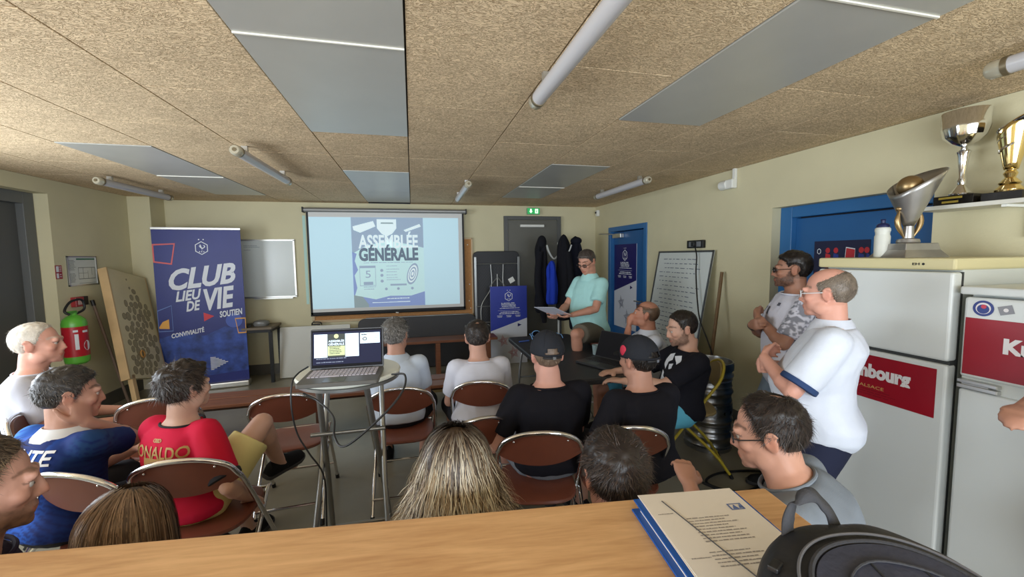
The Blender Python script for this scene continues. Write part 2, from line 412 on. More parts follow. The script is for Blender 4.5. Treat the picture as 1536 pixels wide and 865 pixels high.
# fluorescent tubes ---------------------------------------------------
M_tube = mat('milky_lamp_tube', rgb(188, 186, 188), rough=0.25)
M_clear = mat('clear_end_cap', rgb(196, 190, 170), rough=0.12, metal=0.3)
M_sock = mat('lamp_socket', rgb(120, 108, 84), rough=0.4, metal=0.5)
def lamp(a, b, label):
    a = Vector(a); b = Vector(b); d = (b - a); L = d.length
    t = thing('tube_lamp', label, 'light', (a + b) / 2 + Vector((0, 0, 0.0)), math.atan2(d.y, d.x), 'tubular ceiling lamps')
    r = .034
    MB().tube([(-L / 2 + .05, 0, 0), (L / 2 - .05, 0, 0)], r, 20).build('lamp_tube', M_tube, t)
    for s in (-1, 1):
        MB().tube([(s * (L / 2 - .055), 0, 0), (s * (L / 2 - .012), 0, 0), (s * L / 2, 0, 0)], [r * 1.06, r * 1.06, r * .8], 20).build('end_cap', M_clear, t)
        MB().tube([(s * (L / 2 - .07), 0, 0), (s * (L / 2 - .052), 0, 0)], r * 1.12, 20).build('end_ring', M_sock, t)
        MB().tube([(s * L / 2, 0, 0), (s * (L / 2 + .006), 0, 0)], r * .38, 12).build('end_plug', M_sock, t)
        MB().span((s * (L / 2 - .18) - .012, -.02, .02), (s * (L / 2 - .18) + .012, .02, .066)).build('mounting_clip', M_alu, t, smooth=False)
    return t
zt = 2.382
lamp((0.60, 1.95, zt), (0.60, 0.45, zt), 'large tubular ceiling lamp nearest the camera, above the middle of the room')
lamp((-1.13, 3.15, zt), (-1.12, 4.36, zt), 'tubular ceiling lamp in line with the left half of the screen')
lamp((-2.76, 4.55, zt), (-2.74, 5.7, zt), 'tubular ceiling lamp close to the left wall near the corner pier')
lamp((0.58, 4.18, zt), (0.59, 5.36, zt), 'short looking tubular ceiling lamp seen end-on above the right edge of the screen')
lamp((2.29, 3.65, zt), (2.30, 4.88, zt), 'tubular ceiling lamp along the right wall above the blue far door')
lamp((2.34, 1.24, zt), (2.36, 0.1, zt), 'tubular ceiling lamp cut off by the picture edge, above the trophies')
# exit sign
ex = thing('exit_sign', 'green and white lit emergency exit sign above the grey door', 'sign', (1.925, YF - .03, 2.365))
MB().box((0, 0, 0), (.21, .05, .10)).build('housing', mat('sign_housing', rgb(120, 170, 130), rough=.4), ex, smooth=False, bevel=.004)
Me = frame((-.10, -.0265, -.045), (1, 0, 0), (0, 0, 1))
flat(MB(), Me, rectp(0, 0, .2, .09), .0).build('sign_face', mat('sign_green', rgb(40, 150, 80), emit=.9), ex, smooth=False)
g = MB(); flat(g, Me, [(.055, .012), (.085, .045), (.068, .045), (.068, .08), (.042, .08), (.042, .045), (.025, .045)], .001); g.build('sign_arrow', mat('sign_white', rgb(225, 250, 225), emit=1.2), ex, smooth=False)
flat(MB(), Me, rectp(.125, .01, .175, .08), .001).build('sign_doorway', MATS['sign_white'], ex, smooth=False)
g = MB(); flat(g, Me, disc(.15, .067, .006, 10), .002); flat(g, Me, [(.142, .058), (.16, .058), (.156, .035), (.165, .015), (.158, .015), (.15, .032), (.14, .015), (.134, .015), (.143, .037)], .002)
g.build('running_figure', MATS['sign_green'], ex, smooth=False)
# ================================================================ people
V = Vector
def remesh(mb, voxel, smooth_it=4, name='m', fac=0.5):
    me = mb.mesh(name)
    bm = bmesh.new(); bm.from_mesh(me); bmesh.ops.recalc_face_normals(bm, faces=bm.faces); bm.to_mesh(me); bm.free()
    o = bpy.data.objects.new('tmp', me); COL.objects.link(o)
    r = o.modifiers.new('r', 'REMESH'); r.mode = 'VOXEL'; r.voxel_size = voxel; r.adaptivity = 0
    if smooth_it:
        s = o.modifiers.new('s', 'SMOOTH'); s.iterations = smooth_it; s.factor = fac
    dg = bpy.context.evaluated_depsgraph_get(); dg.update()
    out = bpy.data.meshes.new_from_object(o.evaluated_get(dg))
    bpy.data.objects.remove(o); bpy.data.meshes.remove(me)
    out.name = name
    out.polygons.foreach_set('use_smooth', [True] * len(out.polygons))
    return out
def get_co(me):
    a = np.zeros(len(me.vertices) * 3); me.vertices.foreach_get('co', a); return a.reshape(-1, 3)
def get_no(me):
    a = np.zeros(len(me.vertices) * 3); me.vertex_normals.foreach_get('vector', a); return a.reshape(-1, 3)
def set_col(me, col):
    at = me.color_attributes.new('Col', 'FLOAT_COLOR', 'POINT')
    c = np.ones((len(col), 4)); c[:, :3] = col; at.data.foreach_set('color', c.ravel())
def link(me, name, m, parent):
    me.materials.clear(); me.materials.append(m)
    o = bpy.data.objects.new(name, me); COL.objects.link(o); o.parent = parent; return o
def sstep(a, b, x): t = np.clip((x - a) / (b - a), 0, 1); return t * t * (3 - 2 * t)

M_skin = mat('skin', rgb(200, 150, 125), rough=0.5, attr=True, bump=0.15, bscale=160, spec=0.35)
M_eye = mat('eye_white', rgb(178, 168, 160), rough=0.3)
M_iris = mat('eye_iris', rgb(40, 30, 24), rough=0.15)
M_hair = mat('hair', rgb(60, 50, 40), rough=0.42, attr=True, spec=0.4)
def cloth(name, c, **k):
    a = dict(rough=0.85, noise=0.03, nscale=14, bump=0.35, bscale=420, spec=0.2); a.update(k)
    return mat(name, c, **a)
M_clothcol = mat('printed_cloth', rgb(200, 200, 200), rough=0.8, attr=True, bump=0.3, bscale=420, spec=0.2)

def ik(a, t, l1, l2, hint):
    a, t, hint = V(a), V(t), V(hint); d = t - a; D = d.length; mx = (l1 + l2) * .995
    if D > mx: t = a + d * (mx / D); d = t - a; D = mx
    D = max(D, abs(l1 - l2) + .01)
    x = (l1 * l1 - l2 * l2 + D * D) / (2 * D); h = math.sqrt(max(l1 * l1 - x * x, 0)); u = d.normalized()
    hh = hint - u * hint.dot(u)
    hh = hh.normalized() if hh.length > 1e-5 else u.orthogonal().normalized()
    return a + u * x + hh * h, t

def ellring(c, r, f, w, d, n=20, p=2.4, back=1.0):
    out = []
    for k in range(n):
        a = 2 * PI * k / n; ca, sa = math.cos(a), math.sin(a)
        x = math.copysign(abs(ca) ** (2 / p), ca) * w; y = math.copysign(abs(sa) ** (2 / p), sa) * d * (back if sa < 0 else 1)
        out.append(c + r * x + f * y)
    return out

# a hand: palm + five separate bent fingers.  dirn = wrist->knuckles, nrm = out of the palm, side=+1 right hand
def hand(mb, w, dirn, nrm, side, s=1.0, curl=0.5, spread=0.12, thumb=0.4):
    tk = .35 if curl > .85 else 1.0
    d = V(dirn).normalized(); n = V(nrm); n = (n - d * n.dot(d)).normalized(); r = d.cross(n) * side  # towards the thumb
    w = V(w); L = .088 * s
    rings = []
    for t, hw, hd in [(-.15, .024, .019), (.0, .026, .018), (.35, .036, .017), (.75, .042, .0155), (1.0, .041, .0125), (1.1, .034, .008)]:
        rings.append(ellring(w + d * L * t, r, n, hw * s, hd * s, 16, 2.5))
    mb.loft(rings)
    lens = [.073, .080, .074, .058]; offs = [.029, .010, -.0095, -.028]; cu = [.9, 1, 1.05, 1.12]
    for i in range(4):
        p = w + d * L * (1.0 if i in (1, 2) else .95) + r * offs[i] * s; ang = curl * cu[i] * .55
        dd = (d + r * (offs[i] * spread * 10)).normalized(); p0 = p - dd * .012 * s
        rr = (.0095, .0092, .009, .0082)[i] * s; pts = [p0]; rs = [rr * 1.05]
        for j, fr in enumerate((.45, .32, .25)):
            dv = (dd * math.cos(ang) + n * math.sin(ang)).normalized()
            p = p + dv * lens[i] * fr * s; pts.append(p.copy()); rs.append(rr * (1.0, .9, .78)[j]); ang += curl * .95 * (1, .8, 0)[j]
        for a, b, ra, rb in zip(pts[:-1], pts[1:], rs[:-1], rs[1:]): mb.cap_tube(a, b, ra, rb, 10)
    # thumb leaves the side of the palm near its base
    p = w + d * L * .22 + r * .022 * s; t1 = (d * (.62 + .4 * (1 - tk)) + r * .75 * tk + n * (.25 + thumb * .4)).normalized(); a = p + t1 * .042 * s
    t2 = (d * .9 + r * (.45 - thumb * .5) + n * (.2 + thumb * .5)).normalized(); b = a + t2 * .034 * s; c = b + (t2 * 1 + d * .3 - r * thumb * .3).normalized() * .026 * s
    mb.cap_tube(p, a, .0155 * s, .0122 * s, 10); mb.cap_tube(a, b, .0118 * s, .0105 * s, 10); mb.cap_tube(b, c, .0104 * s, .0085 * s, 10)

def head_pieces(mb, T, s, fat=0.0, nose=1.0):
    q = lambda x, y, z: T @ V((x * s, y * s, z * s))
    R3 = T.to_3x3()
    def el(c, r, seg=22, rings=14): mb.ball(q(*c), [v * s for v in r], R3, seg, rings)
    el((0, -.016, .034), (.0755, .097, .088)); el((0, .022, -.012), (.066, .070, .092)); el((0, .038, -.055), (.050 + fat * .012, .052, .050))
    el((0, .060, -.088), (.030 + fat * .010, .030, .022)); el((0, .078, -.096), (.017, .016, .016))
    for sx in (-1, 1):
        el((sx * .040, .060, -.020), (.024, .026, .022)); el((sx * (.044 + fat * .006), .014, -.066), (.018 + fat * .004, .040, .034))
        # ear
        Re = R3 @ Matrix.Rotation(sx * .42, 3, 'Z')
        mb.ball(q(sx * .080, -.012, -.004), [.007 * s, .020 * s, .031 * s], Re, 14, 10)
        mb.tube([q(sx * (.080 + .012 * math.sin(a * .5)), -.014 - .021 * math.cos(a) * -1 * .95, -.001 + .033 * math.sin(a)) for a in np.linspace(-1.7, 2.6, 12)], .0048 * s, 8)
        mb.cap_tube(q(sx * .078, .000, -.010), q(sx * .070, -.004, -.012), .009 * s, .010 * s, 8)
        mb.ball(q(sx * .0125, .095, -.035), (.0085 * s, .010 * s, .0075 * s), R3, 10, 8)
        mb.ball(q(sx * .0315, .0765, .004), (.0145 * s, .0095 * s, .0095 * s), R3, 12, 8)   # lids
    mb.cap_tube(q(-.034, .083, .024), q(.034, .083, .024), .0125 * s, .0125 * s)
    mb.cap_tube(q(0, .089, .014), q(0, .103, -.018), .008 * s, .0092 * s); mb.cap_tube(q(0, .101, -.016), q(0, .1065 + .004 * (nose - 1) * 10, -.030), .0084 * s, .0104 * s * nose)
    mb.cap_tube(q(-.020, .086, -.0605), q(.020, .086, -.0605), .006 * s, .006 * s, 8); mb.cap_tube(q(-.010, .0925, -.0595), q(.010, .0925, -.0595), .007 * s, .007 * s, 8)
    mb.cap_tube(q(-.015, .0875, -.0715), q(.015, .0875, -.0715), .008 * s, .008 * s, 8)
    mb.ball(q(0, .083, -.066), (.03 * s, .014 * s, .022 * s), R3, 14, 10)

def face_colours(co, Tinv, s, skin, o):
    p = (np.c_[co, np.ones(len(co))] @ np.array(Tinv).T)[:, :3] / s
    x, y, z = p[:, 0], p[:, 1], p[:, 2]; base = np.array(skin); n = len(co)
    col = np.tile(base, (n, 1)); mix = lambda c, w: col.__iadd__((np.array(c)[None, :] - col) * np.clip(w, 0, 1)[:, None])
    m = vnoise(co, 60, 3) * .5 + vnoise(co, 22, 5) * .5; col *= (1 + .05 * m)[:, None]
    inh = (np.abs(x) < .11) & (np.abs(y) < .14) & (z > -.125) & (z < .14)
    red = np.array(base) * np.array([1.02, .72, .66])
    g = lambda cx, cy, cz, r: np.exp(-((np.abs(x) - cx) ** 2 + (y - cy) ** 2 + (z - cz) ** 2) / r ** 2)
    mix(red, .55 * g(0, .113, -.03, .016) + .4 * g(.042, .075, -.03, .024) + .6 * g(.086, -.012, -.004, .024) * inh)
    lip = ((y > .072) & (np.abs(x) < .026 * (1 - ((z + .065) / .03) ** 2 * .3)) & (np.abs(z + .0655) < .0105 * (1 - (x / .03) ** 2)))
    mix(np.array(base) * np.array([.86, .52, .50]), lip * .85 * inh)
    if o.get('brow', 1):
        bc = o.get('browcol', (.03, .02, .015)); arch = .033 + .006 * np.sin(np.clip((np.abs(x) - .01) / .04, 0, 1) * PI)
        w = sstep(.0062, .003, np.abs(z - arch)) * (np.abs(x) > .011) * (np.abs(x) < .053) * (y > .05) * inh; mix(bc, w * .7)
    ey = ((np.abs(np.abs(x) - .0315) < .0135) & (np.abs(z - .0085) < .0022) & (y > .07)); mix((.05, .03, .025), ey * .7)
    if o.get('beard', 0):
        jaw = sstep(-.030, -.050, z + .25 * np.clip(.06 - y, 0, .1) * -1) * (y > -.004) * (z > -.14)
        mous = (y > .07) * (np.abs(x) < .036) * (z < -.045) * (z > -.062)
        w = np.clip(jaw + mous, 0, 1) * (1 - lip) * (1 - ((np.abs(x) < .018) & (z > -.088) & (z < -.075) & (y > .07)) * .5)
        side = (np.abs(x) > .055) * (z < .012) * (y > -.004) * (y < .045) * inh; 
        line = np.interp(y, [-.012, .012, .034, .058, .09], [.006, .002, -.034, -.050, -.054]) + .005 * vnoise(co, 120, 8)
        w = sstep(.004, -.006, z - line) * (y > -.014 + .006 * vnoise(co, 90, 2)) * sstep(-.128, -.112, z + .55 * np.clip(.045 - y, 0, .1) * -1) * (1 - lip * .9); w = np.maximum(w, mous * .9)
        w *= inh * (np.abs(x) < .078); mix(o.get('beardcol', (.04, .028, .02)), w * o['beard'] * (.85 + .3 * vnoise(co, 240, 2)))
    if o.get('stubble', 0):   # shaved / receding scalp
        sc = sstep(.045, .062, z - .35 * np.clip(y - .02, 0, 1) ) + ((y < .0) & (z > -.055 + 0 * y)) * 1.0
        mix(o.get('stubcol', (.05, .04, .03)), np.clip(sc, 0, 1) * inh * o['stubble'] * (z > -.06) * ~((np.abs(x) > .074) & (np.abs(y + .012) < .026) & (z < .035)))
    return col

# direction grid on the skull -> hair shell with a hairline
SK_C, SK_R = np.array([0, -.014, .030]), np.array([.079, .1005, .0915])
def hairline(az):   # az: 0 front, pi back -> lowest z where hair grows
    a = np.abs(az); return np.interp(a, [0, .5, .95, 1.25, 1.45, 1.75, 2.1, PI], [.078, .074, .055, -.002, -.012, .018, -.045, -.062])
def hair_mask(p, o):
    x, y, z = p[:, 0], p[:, 1], p[:, 2]; az = np.arctan2(np.abs(x), y - SK_C[1]); hl = hairline(az) + o.get('recede', 0) * np.clip(np.cos(az), 0, 1) * .03
    m = sstep(-.004, .012, z - hl)
    for (bx, by, bz, br) in o.get('bald', []):
        m *= sstep(br * .75, br * 1.15, np.sqrt((x - bx) ** 2 + (y - by) ** 2 + (z - bz) ** 2))
    return m
def hair_short(parent, T, s, o, name='hair'):
    nu, nv = 72, 44; th = o.get('t', .014); cols = np.array(o['col']); c2 = np.array(o.get('col2', cols * 1.6))
    U, Vv = np.meshgrid(np.linspace(0, 2 * PI, nu, endpoint=False), np.linspace(.02, PI * .86, nv))
    d = np.stack([np.sin(Vv) * np.sin(U), np.sin(Vv) * np.cos(U), np.cos(Vv)], -1).reshape(-1, 3)
    p = SK_C + d * SK_R; m = hair_mask(p, o)
    top = sstep(.02, .10, p[:, 2]); t = th * (.45 + .55 * top) * (1 + o.get('rough', .35) * vnoise(p, 38, 1) + .3 * vnoise(p, 85, 4))
    if o.get('quiff'): t += o['quiff'] * sstep(.0, .08, p[:, 1]) * sstep(.05, .09, p[:, 2])
    q = p + d * (t * m - .006 * (1 - m))[:, None]
    keep = m.reshape(nv, nu) > .03; fs = []
    for i in range(nv - 1):
        for j in range(nu):
            j2 = (j + 1) % nu
            if keep[i, j] or keep[i + 1, j] or keep[i, j2] or keep[i + 1, j2]: fs.append((i * nu + j, i * nu + j2, (i + 1) * nu + j2, (i + 1) * nu + j))
    Tn = np.array(T); vs = list((np.c_[q * s, np.ones(len(q))] @ Tn.T)[:, :3]); 
    cl = list(cols[None, :] * (1 + .35 * vnoise(p * np.array([1, 1, .4]), 90, 2))[:, None])
    # short locks
    n = o.get('n', 2600); k = 0; L0 = o.get('len', .02); w0 = .0013 * s
    dd = RNG.normal(size=(n * 2, 3)); dd /= np.linalg.norm(dd, axis=1)[:, None]; dd = dd[dd[:, 2] > -.55]
    pp = SK_C + dd * SK_R; mm = hair_mask(pp, o); sel = mm > RNG.random(len(mm)) * .9 + .08; dd, pp, mm = dd[sel][:n], pp[sel][:n], mm[sel][:n]
    tt = th * (.35 + .55 * sstep(.02, .10, pp[:, 2])); wh = np.array(o.get('whorl', (.0, -.6, .8)))
    tang = dd - wh[None, :]; tang -= dd * (tang * dd).sum(1)[:, None]; tang /= np.linalg.norm(tang, axis=1)[:, None] + 1e-6
    tang = tang + RNG.normal(size=tang.shape) * .45; n = len(dd); V3 = []; Fc = []; off = len(vs)
    root = pp + dd * (tt * .6)[:, None]; L = L0 * (.6 + .8 * RNG.random(n)) * (.5 + .5 * mm)
    mid = root + (tang * .55 + dd * (.16 + .12 * RNG.random((n, 1)))) * (L * .5)[:, None]; tip = root + (tang * .95 + dd * .06) * L[:, None] - np.array([0, 0, .15]) * L[:, None]
    side = np.cross(dd, tang); side /= np.linalg.norm(side, axis=1)[:, None] + 1e-6
    W = (w0 / s * o.get('w', 1.0)); P5 = np.stack([root - side * W, root + side * W, mid - side * W * .8, mid + side * W * .8, tip], 1).reshape(-1, 3)
    P5 = (np.c_[P5 * s, np.ones(len(P5))] @ Tn.T)[:, :3]
    mixr = RNG.random(n) ** 1.6; base = cols[None, :] + (c2 - cols)[None, :] * mixr[:, None]; base = np.repeat(base, 5, 0)
    for i in range(n): a = off + i * 5; fs += [(a, a + 1, a + 3, a + 2), (a + 2, a + 3, a + 4)]
    V3 = vs + list(P5); me = bpy.data.meshes.new(name); me.from_pydata([tuple(v) for v in V3], [], fs); me.update()
    set_col(me, np.clip(np.vstack([np.array(cl), base]), 0, 1)); me.polygons.foreach_set('use_smooth', [True] * len(me.polygons))
    return link(me, name, M_hair, parent)

def hair_long(parent, T, s, o, name='hair'):
    # strands that leave the whorl, hug the skull, then fall
    n = o.get('n', 3000); seg = o.get('seg', 12); L = o.get('len', .36); Ri = np.array(T.to_3x3())
    cols = [np.array(c) for c in o['cols']]
    dd = RNG.normal(size=(n * 3, 3)); dd /= np.linalg.norm(dd, axis=1)[:, None]
    face = (dd[:, 1] > .45) & (dd[:, 2] < .55); whn = np.array(o.get('whorl', (0, -.15, .98))); whn = whn / np.linalg.norm(whn); dd = dd[(dd[:, 2] > -.35) & ~face & ((dd @ whn) < .965)][:n]; n = len(dd)
    layer = RNG.random(n); R0 = SK_R[None, :] + (.004 + .022 * layer * o.get('vol', 1))[:, None]; C = SK_C[None, :]
    p = C + dd * R0; gdir = Ri.T @ np.array([0, 0, -1.0]); wh = np.array(o.get('whorl', (0, -.15, .98)))
    vel = dd - wh[None, :]; vel -= dd * (vel * dd).sum(1)[:, None]; vel /= np.linalg.norm(vel, axis=1)[:, None] + 1e-6
    st = L / seg * (.75 + .45 * RNG.random(n)); path = [p.copy()]; ph = np.stack([vnoise(p, 26, 1), vnoise(p, 26, 5), vnoise(p, 26, 9)], 1) * 9 + RNG.random((n, 3)) * 1.6; fl = o.get('flare', .25); wav = o.get('wave', .12)
    for k in range(seg):
        r = (p - C) / R0; outd = (p - C) * np.array([1, 1, 0]); outd /= np.linalg.norm(outd, axis=1)[:, None] + 1e-6
        vel = vel * .55 + gdir[None, :] * .42 + outd * fl * (k / seg) * .3 + wav * (.4 + 1.1 * k / seg) * np.sin(ph + k * np.array([.9, 1.1, .7]) ) * .6
        vel /= np.linalg.norm(vel, axis=1)[:, None]
        p = p + vel * st[:, None]
        r = (p - C) / R0; rn = np.linalg.norm(r, axis=1); ins = rn < 1; p[ins] = (C + (p - C) / rn[:, None])[ins]
        path.append(p.copy())
    path = np.stack(path, 1); m = seg + 1
    tg = np.gradient(path, axis=1); outv = path - C[:, None, :]; side = np.cross(tg, outv); side /= np.linalg.norm(side, axis=2)[:, :, None] + 1e-6
    w = o.get('w', .0011) * np.interp(np.linspace(0, 1, m), [0, .6, 1], [1, 1, .15])[None, :, None]
    A = (path - side * w).reshape(-1, 3); B = (path + side * w).reshape(-1, 3); P = np.stack([A, B], 1).reshape(-1, 3)
    P = (np.c_[P * s, np.ones(len(P))] @ np.array(T).T)[:, :3]
    idx = (np.arange(n)[:, None] * m + np.arange(m - 1)[None, :]).reshape(-1) * 2
    F = np.stack([idx, idx + 1, idx + 3, idx + 2], 1)
    pick = np.clip(RNG.random(n) * .55 + .5 * (vnoise(path[:, 0], 55, 4) * .9 + .45), 0, .999); prob = o.get('prob', [1 / len(cols)] * len(cols)); cum = np.cumsum(prob); ci = np.searchsorted(cum, pick).clip(0, len(cols) - 1)
    base = np.array(cols)[ci]; 
    tcol = np.ones((n, m, 1)); root = np.array(o.get('root', cols[0])); rt = np.interp(np.linspace(0, 1, m), [0, o.get('rootlen', .15), 1], [1, .25, 0])[None, :, None]
    cc = base[:, None, :] * (1 - rt) + root[None, None, :] * rt; cc = np.repeat(cc.reshape(-1, 3), 2, 0)
    me = bpy.data.meshes.new(name)
    # dark under-layer on the skull
    mb = MB(); Tn = T
    mb.ball(T @ V(tuple(SK_C * s)), [v * s * 1.0 for v in SK_R + .006], T.to_3x3(), 32, 24)
    if o.get('under', 1):
        g = T.to_3x3() @ V(tuple(gdir)); c0 = T @ V(tuple(SK_C * s))
        rings = [ellring(c0 + g * (z * s) + (T.to_3x3() @ V((0, -.035 * s, 0))), T.to_3x3() @ V((1, 0, 0)), T.to_3x3() @ V((0, 1, 0)), w_ * s, d_ * s, 20) for z, w_, d_ in [(-.02, .062, .05), (.05, .066, .052), (.12, .066, .05), (min(L * .55, .22), .07, .05)]]
        mb.loft(rings)
    o0 = len(P); vs = [tuple(v) for v in P] + mb.v; fs = [tuple(f) for f in F.tolist()] + [tuple(i + o0 for i in f) for f in mb.f]
    me.from_pydata(vs, [], fs); me.update()
    set_col(me, np.clip(np.vstack([cc, np.tile(np.array(o.get('under_col', cols[0])), (len(mb.v), 1))]), 0, 1)); me.polygons.foreach_set('use_smooth', [True] * len(me.polygons))
    return link(me, name, M_hair, parent)

def wrinkle(me, amp, s1=9, seed=0, mask=None):
    co = get_co(me); no = get_no(me)
    q = co * np.array([1, 1, .55])
    a = 1 - np.abs(vnoise(q, s1, seed)) * 2; b = 1 - np.abs(vnoise(q + a[:, None] * .03, s1 * 2.3, seed + 3)) * 2
    h = (a * .65 + b * .35) * amp
    if mask is not None: h = h * mask(co)
    co = co + no * h[:, None]; me.vertices.foreach_set('co', co.ravel()); me.update()

def person(label, hw, yaw, face=None, kind='sit', s=1.0, lean=.12, side=0.0, fat=0.0, hp=0.0, hr=0.0, skin=(200, 150, 125),
           arms=None, legs=None, shirt=None, pants=None, hair=None, faceopt=None, vox=.0085, sleeve=.72, pelvis_z=None,
           headturn=None, curl=(.5, .5), palm=None, shoe=None, seat=.445, shoulders=1.0, nose=1.0, socks=None, hipback=0.0, hem=-.12, neck=1.0, shirtvox=.0105, infl=.013, name='person', hs=None):
    """hw: world position of the head centre; yaw: where the body faces (0 = towards the screen); face: where the face points."""
    hs = hs or s
    face = yaw if face is None else face
    root = thing(name, label, 'person')
    PZ = pelvis_z if pelvis_z else ((seat + .095 * s) if kind == 'sit' else .905 * s)
    F, Rr, U = V((0, 1, 0)), V((1, 0, 0)), V((0, 0, 1))
    ax = V((math.sin(side), math.sin(lean) * math.cos(side), math.cos(lean) * math.cos(side))).normalized()
    hf = F * .030 * s; hu = U * (.142 * s * neck)
    Ls = (hw[2] - PZ - hu.z) / ax.z
    P = V((0, 0, PZ)); N = P + ax * Ls; Hc = N + hu + hf * (1 if hp <= 0.2 else 1.6)
    # root placement so that the head lands on hw
    Rz = Matrix.Rotation(yaw, 3, 'Z'); off = Rz @ V((Hc.x, Hc.y, 0)); root.location = (hw[0] - off.x, hw[1] - off.y, 0); root.rotation_euler = (0, 0, yaw)
    print('person', label[:38], 'spine %.2f' % (Ls / s), 'root', [round(v, 2) for v in root.location], 'top %.2f' % (Hc.z + .12 * s))
    T = Matrix.Translation(Hc) @ (Matrix.Rotation(face - yaw, 4, 'Z') @ Matrix.Rotation(-hp, 4, 'X') @ Matrix.Rotation(hr, 4, 'Y'))
    fwd = (F - ax * F.dot(ax)).normalized()
    ls = Ls / (.46 * s)
    def sp(t): b = math.sin(PI * min(max(t, 0), 1)) * -.022 * s if kind == 'sit' else math.sin(PI * min(max(t, 0), 1)) * .012 * s; return P + ax * (Ls * t) + fwd * b
    prof = [(-.22, .115, .085, 0), (-.12, .158, .118, .0), (0, .170, .125, 0), (.18, .152 + .03 * fat, .112 + .035 * fat, .012 + .030 * fat), (.38, .146 + .03 * fat, .108 + .05 * fat, .015 + .035 * fat), (.58, .156 + .018 * fat, .112 + .025 * fat, .008 + .012 * fat),
            (.76, .162, .106 + .01 * fat, 0), (.88, .140, .084, -.004), (.96, .092, .064, -.006), (1.03, .062, .058, 0), (1.2, .056, .057, .004)]
    def torso(mb, inf, t0=-.3, t1=9, hemt=None, taper=1.0):
        R = []
        for t, w, d, f in prof:
            if t < t0 or t > t1: continue
            i = inf * (1 if t < .9 else .75) + (.014 * s if (inf > .005 and t < .1) else 0)
            R.append(ellring(sp(t) + fwd * f * s, Rr * 1.0, fwd, (w * shoulders if t > .5 else w) * s + i, d * s + i, 24, 2.5, back=(1 - .14 * fat * (t < .7))))
        mb.loft(R)
    sh = {k: sp(.86) + Rr * (.158 * s * shoulders * sg) - fwd * .004 for k, sg in (('R', 1), ('L', -1))}
    arms = arms or {}; la, lf = .285 * s, .255 * s
    A = {}
    for k, sg in (('R', 1), ('L', -1)):
        tg, hint = arms.get(k, (None, None))
        if tg is None: tg = V((sg * .12, .36 * s, PZ + .11)) if kind == 'sit' else sh[k] + V((sg * .07, .03, -.5))
        if hint is None: hint = V((sg * .35, -.6, -.6))
        if isinstance(tg, tuple) and len(tg) == 4: tg = T @ V(tg[:3]) if tg[3] == 1 else Rz.inverted() @ (V(tg[:3]) - root.location)   # relative to the head, or a world point
        E, Wr = ik(sh[k], tg, la, lf, hint); A[k] = (sh[k], E, Wr)
    legs = legs or {}; lt, lc = .43 * s, .415 * s; G = {}
    for k, sg in (('R', 1), ('L', -1)):
        hip = P + Rr * (.088 * s * sg) + U * -.02
        tg, hint = legs.get(k, (None, None))
        if tg is None: tg = V((sg * .13, .43 * s, .085)) if kind == 'sit' else V((sg * .12, -.01, .085))
        if hint is None: hint = V((sg * .15, .35, 1)) if kind == 'sit' else V((0, 1, .0))
        if len(tg) == 4: tg = Rz.inverted() @ (V(tg[:3]) - root.location)
        K, An = ik(hip, tg, lt, lc, hint); G[k] = (hip, K, An)
    # ---- the figure
    mb = MB(); torso(mb, 0)
    mb.cap_tube(sp(.95), T @ V((0, -.022 * s, -.045 * s)), .060 * s, .056 * s, 18)
    mb.cap_tube(T @ V((0, .005 * s, -.07 * s)), sp(1.0), .050 * s, .056 * s, 18)
    for k, sg in (('R', 1), ('L', -1)):
        S_, E, Wr = A[k]
        mb.cap_tube(sp(.84) + Rr * (.08 * sg * s), S_, .056 * s, .052 * s); mb.cap_tube(S_, S_.lerp(E, .45), .051 * s, .045 * s); mb.cap_tube(S_.lerp(E, .45), E, .047 * s, .040 * s)
        mb.cap_tube(E, E.lerp(Wr, .3), .039 * s, .043 * s); mb.cap_tube(E.lerp(Wr, .3), Wr, .043 * s, .0265 * s)
        pn = (palm or {}).get(k) ; hd = (Wr - E).normalized()
        nrm = V(pn[0]) if pn else V((0, 0, -1)); 
        if pn and len(pn) > 1 and pn[1] is not None: hd = (hd * .4 + V(pn[1]).normalized()).normalized()
        hand(mb, Wr, hd, nrm, sg, s, curl[0 if k == 'R' else 1])
        hip, K, An = G[k]
        mb.cap_tube(hip, hip.lerp(K, .5), .092 * s, .078 * s, 18); mb.cap_tube(hip.lerp(K, .5), K, .078 * s, .056 * s, 18)
        bk = (K - An).cross((K - hip)).cross(K - An); bk = bk.normalized() * -1 if bk.length > 1e-5 else V((0, -1, 0))
        cf = K.lerp(An, .32) + bk * .010 * s
        mb.cap_tube(K, cf, .052 * s, .056 * s, 16); mb.cap_tube(cf, An, .055 * s, .036 * s, 16)
        fd = V((sg * .12, 1, -.02)); 
        if An.z > .16 * s: d_ = (An - K).normalized(); fd = (V((sg * .1, 1, 0)) * .7 + d_ * .5)
        ft = fd.normalized(); An2 = An
        mb.cap_tube(An, An + ft * .10 * s - U * .035 * s, .038 * s, .030 * s); mb.cap_tube(An + ft * .06 * s - U * .035 * s, An + ft * .15 * s - U * .045 * s, .034 * s, .026 * s)
        G[k] = (hip, K, An, ft)
    head_pieces(mb, T, hs, fat, nose)
    me = remesh(mb, vox, 3, 'body'); co = get_co(me)
    set_col(me, np.clip(face_colours(co, T.inverted(), hs, rgb(*skin), faceopt or {}), 0, 1))
    body = link(me, 'body', M_skin, root)
    for sx in (-1, 1):
        e = MB(); e.ball(T @ V((sx * .0315 * hs, .0768 * hs, .004 * hs)), .0116 * hs, None, 14, 10).build('eye', M_eye, body)
        MB().ball(T @ V((sx * .0315 * hs, .0848 * hs, .004 * hs)), .0046 * hs, None, 10, 8).build('iris', M_iris, body)
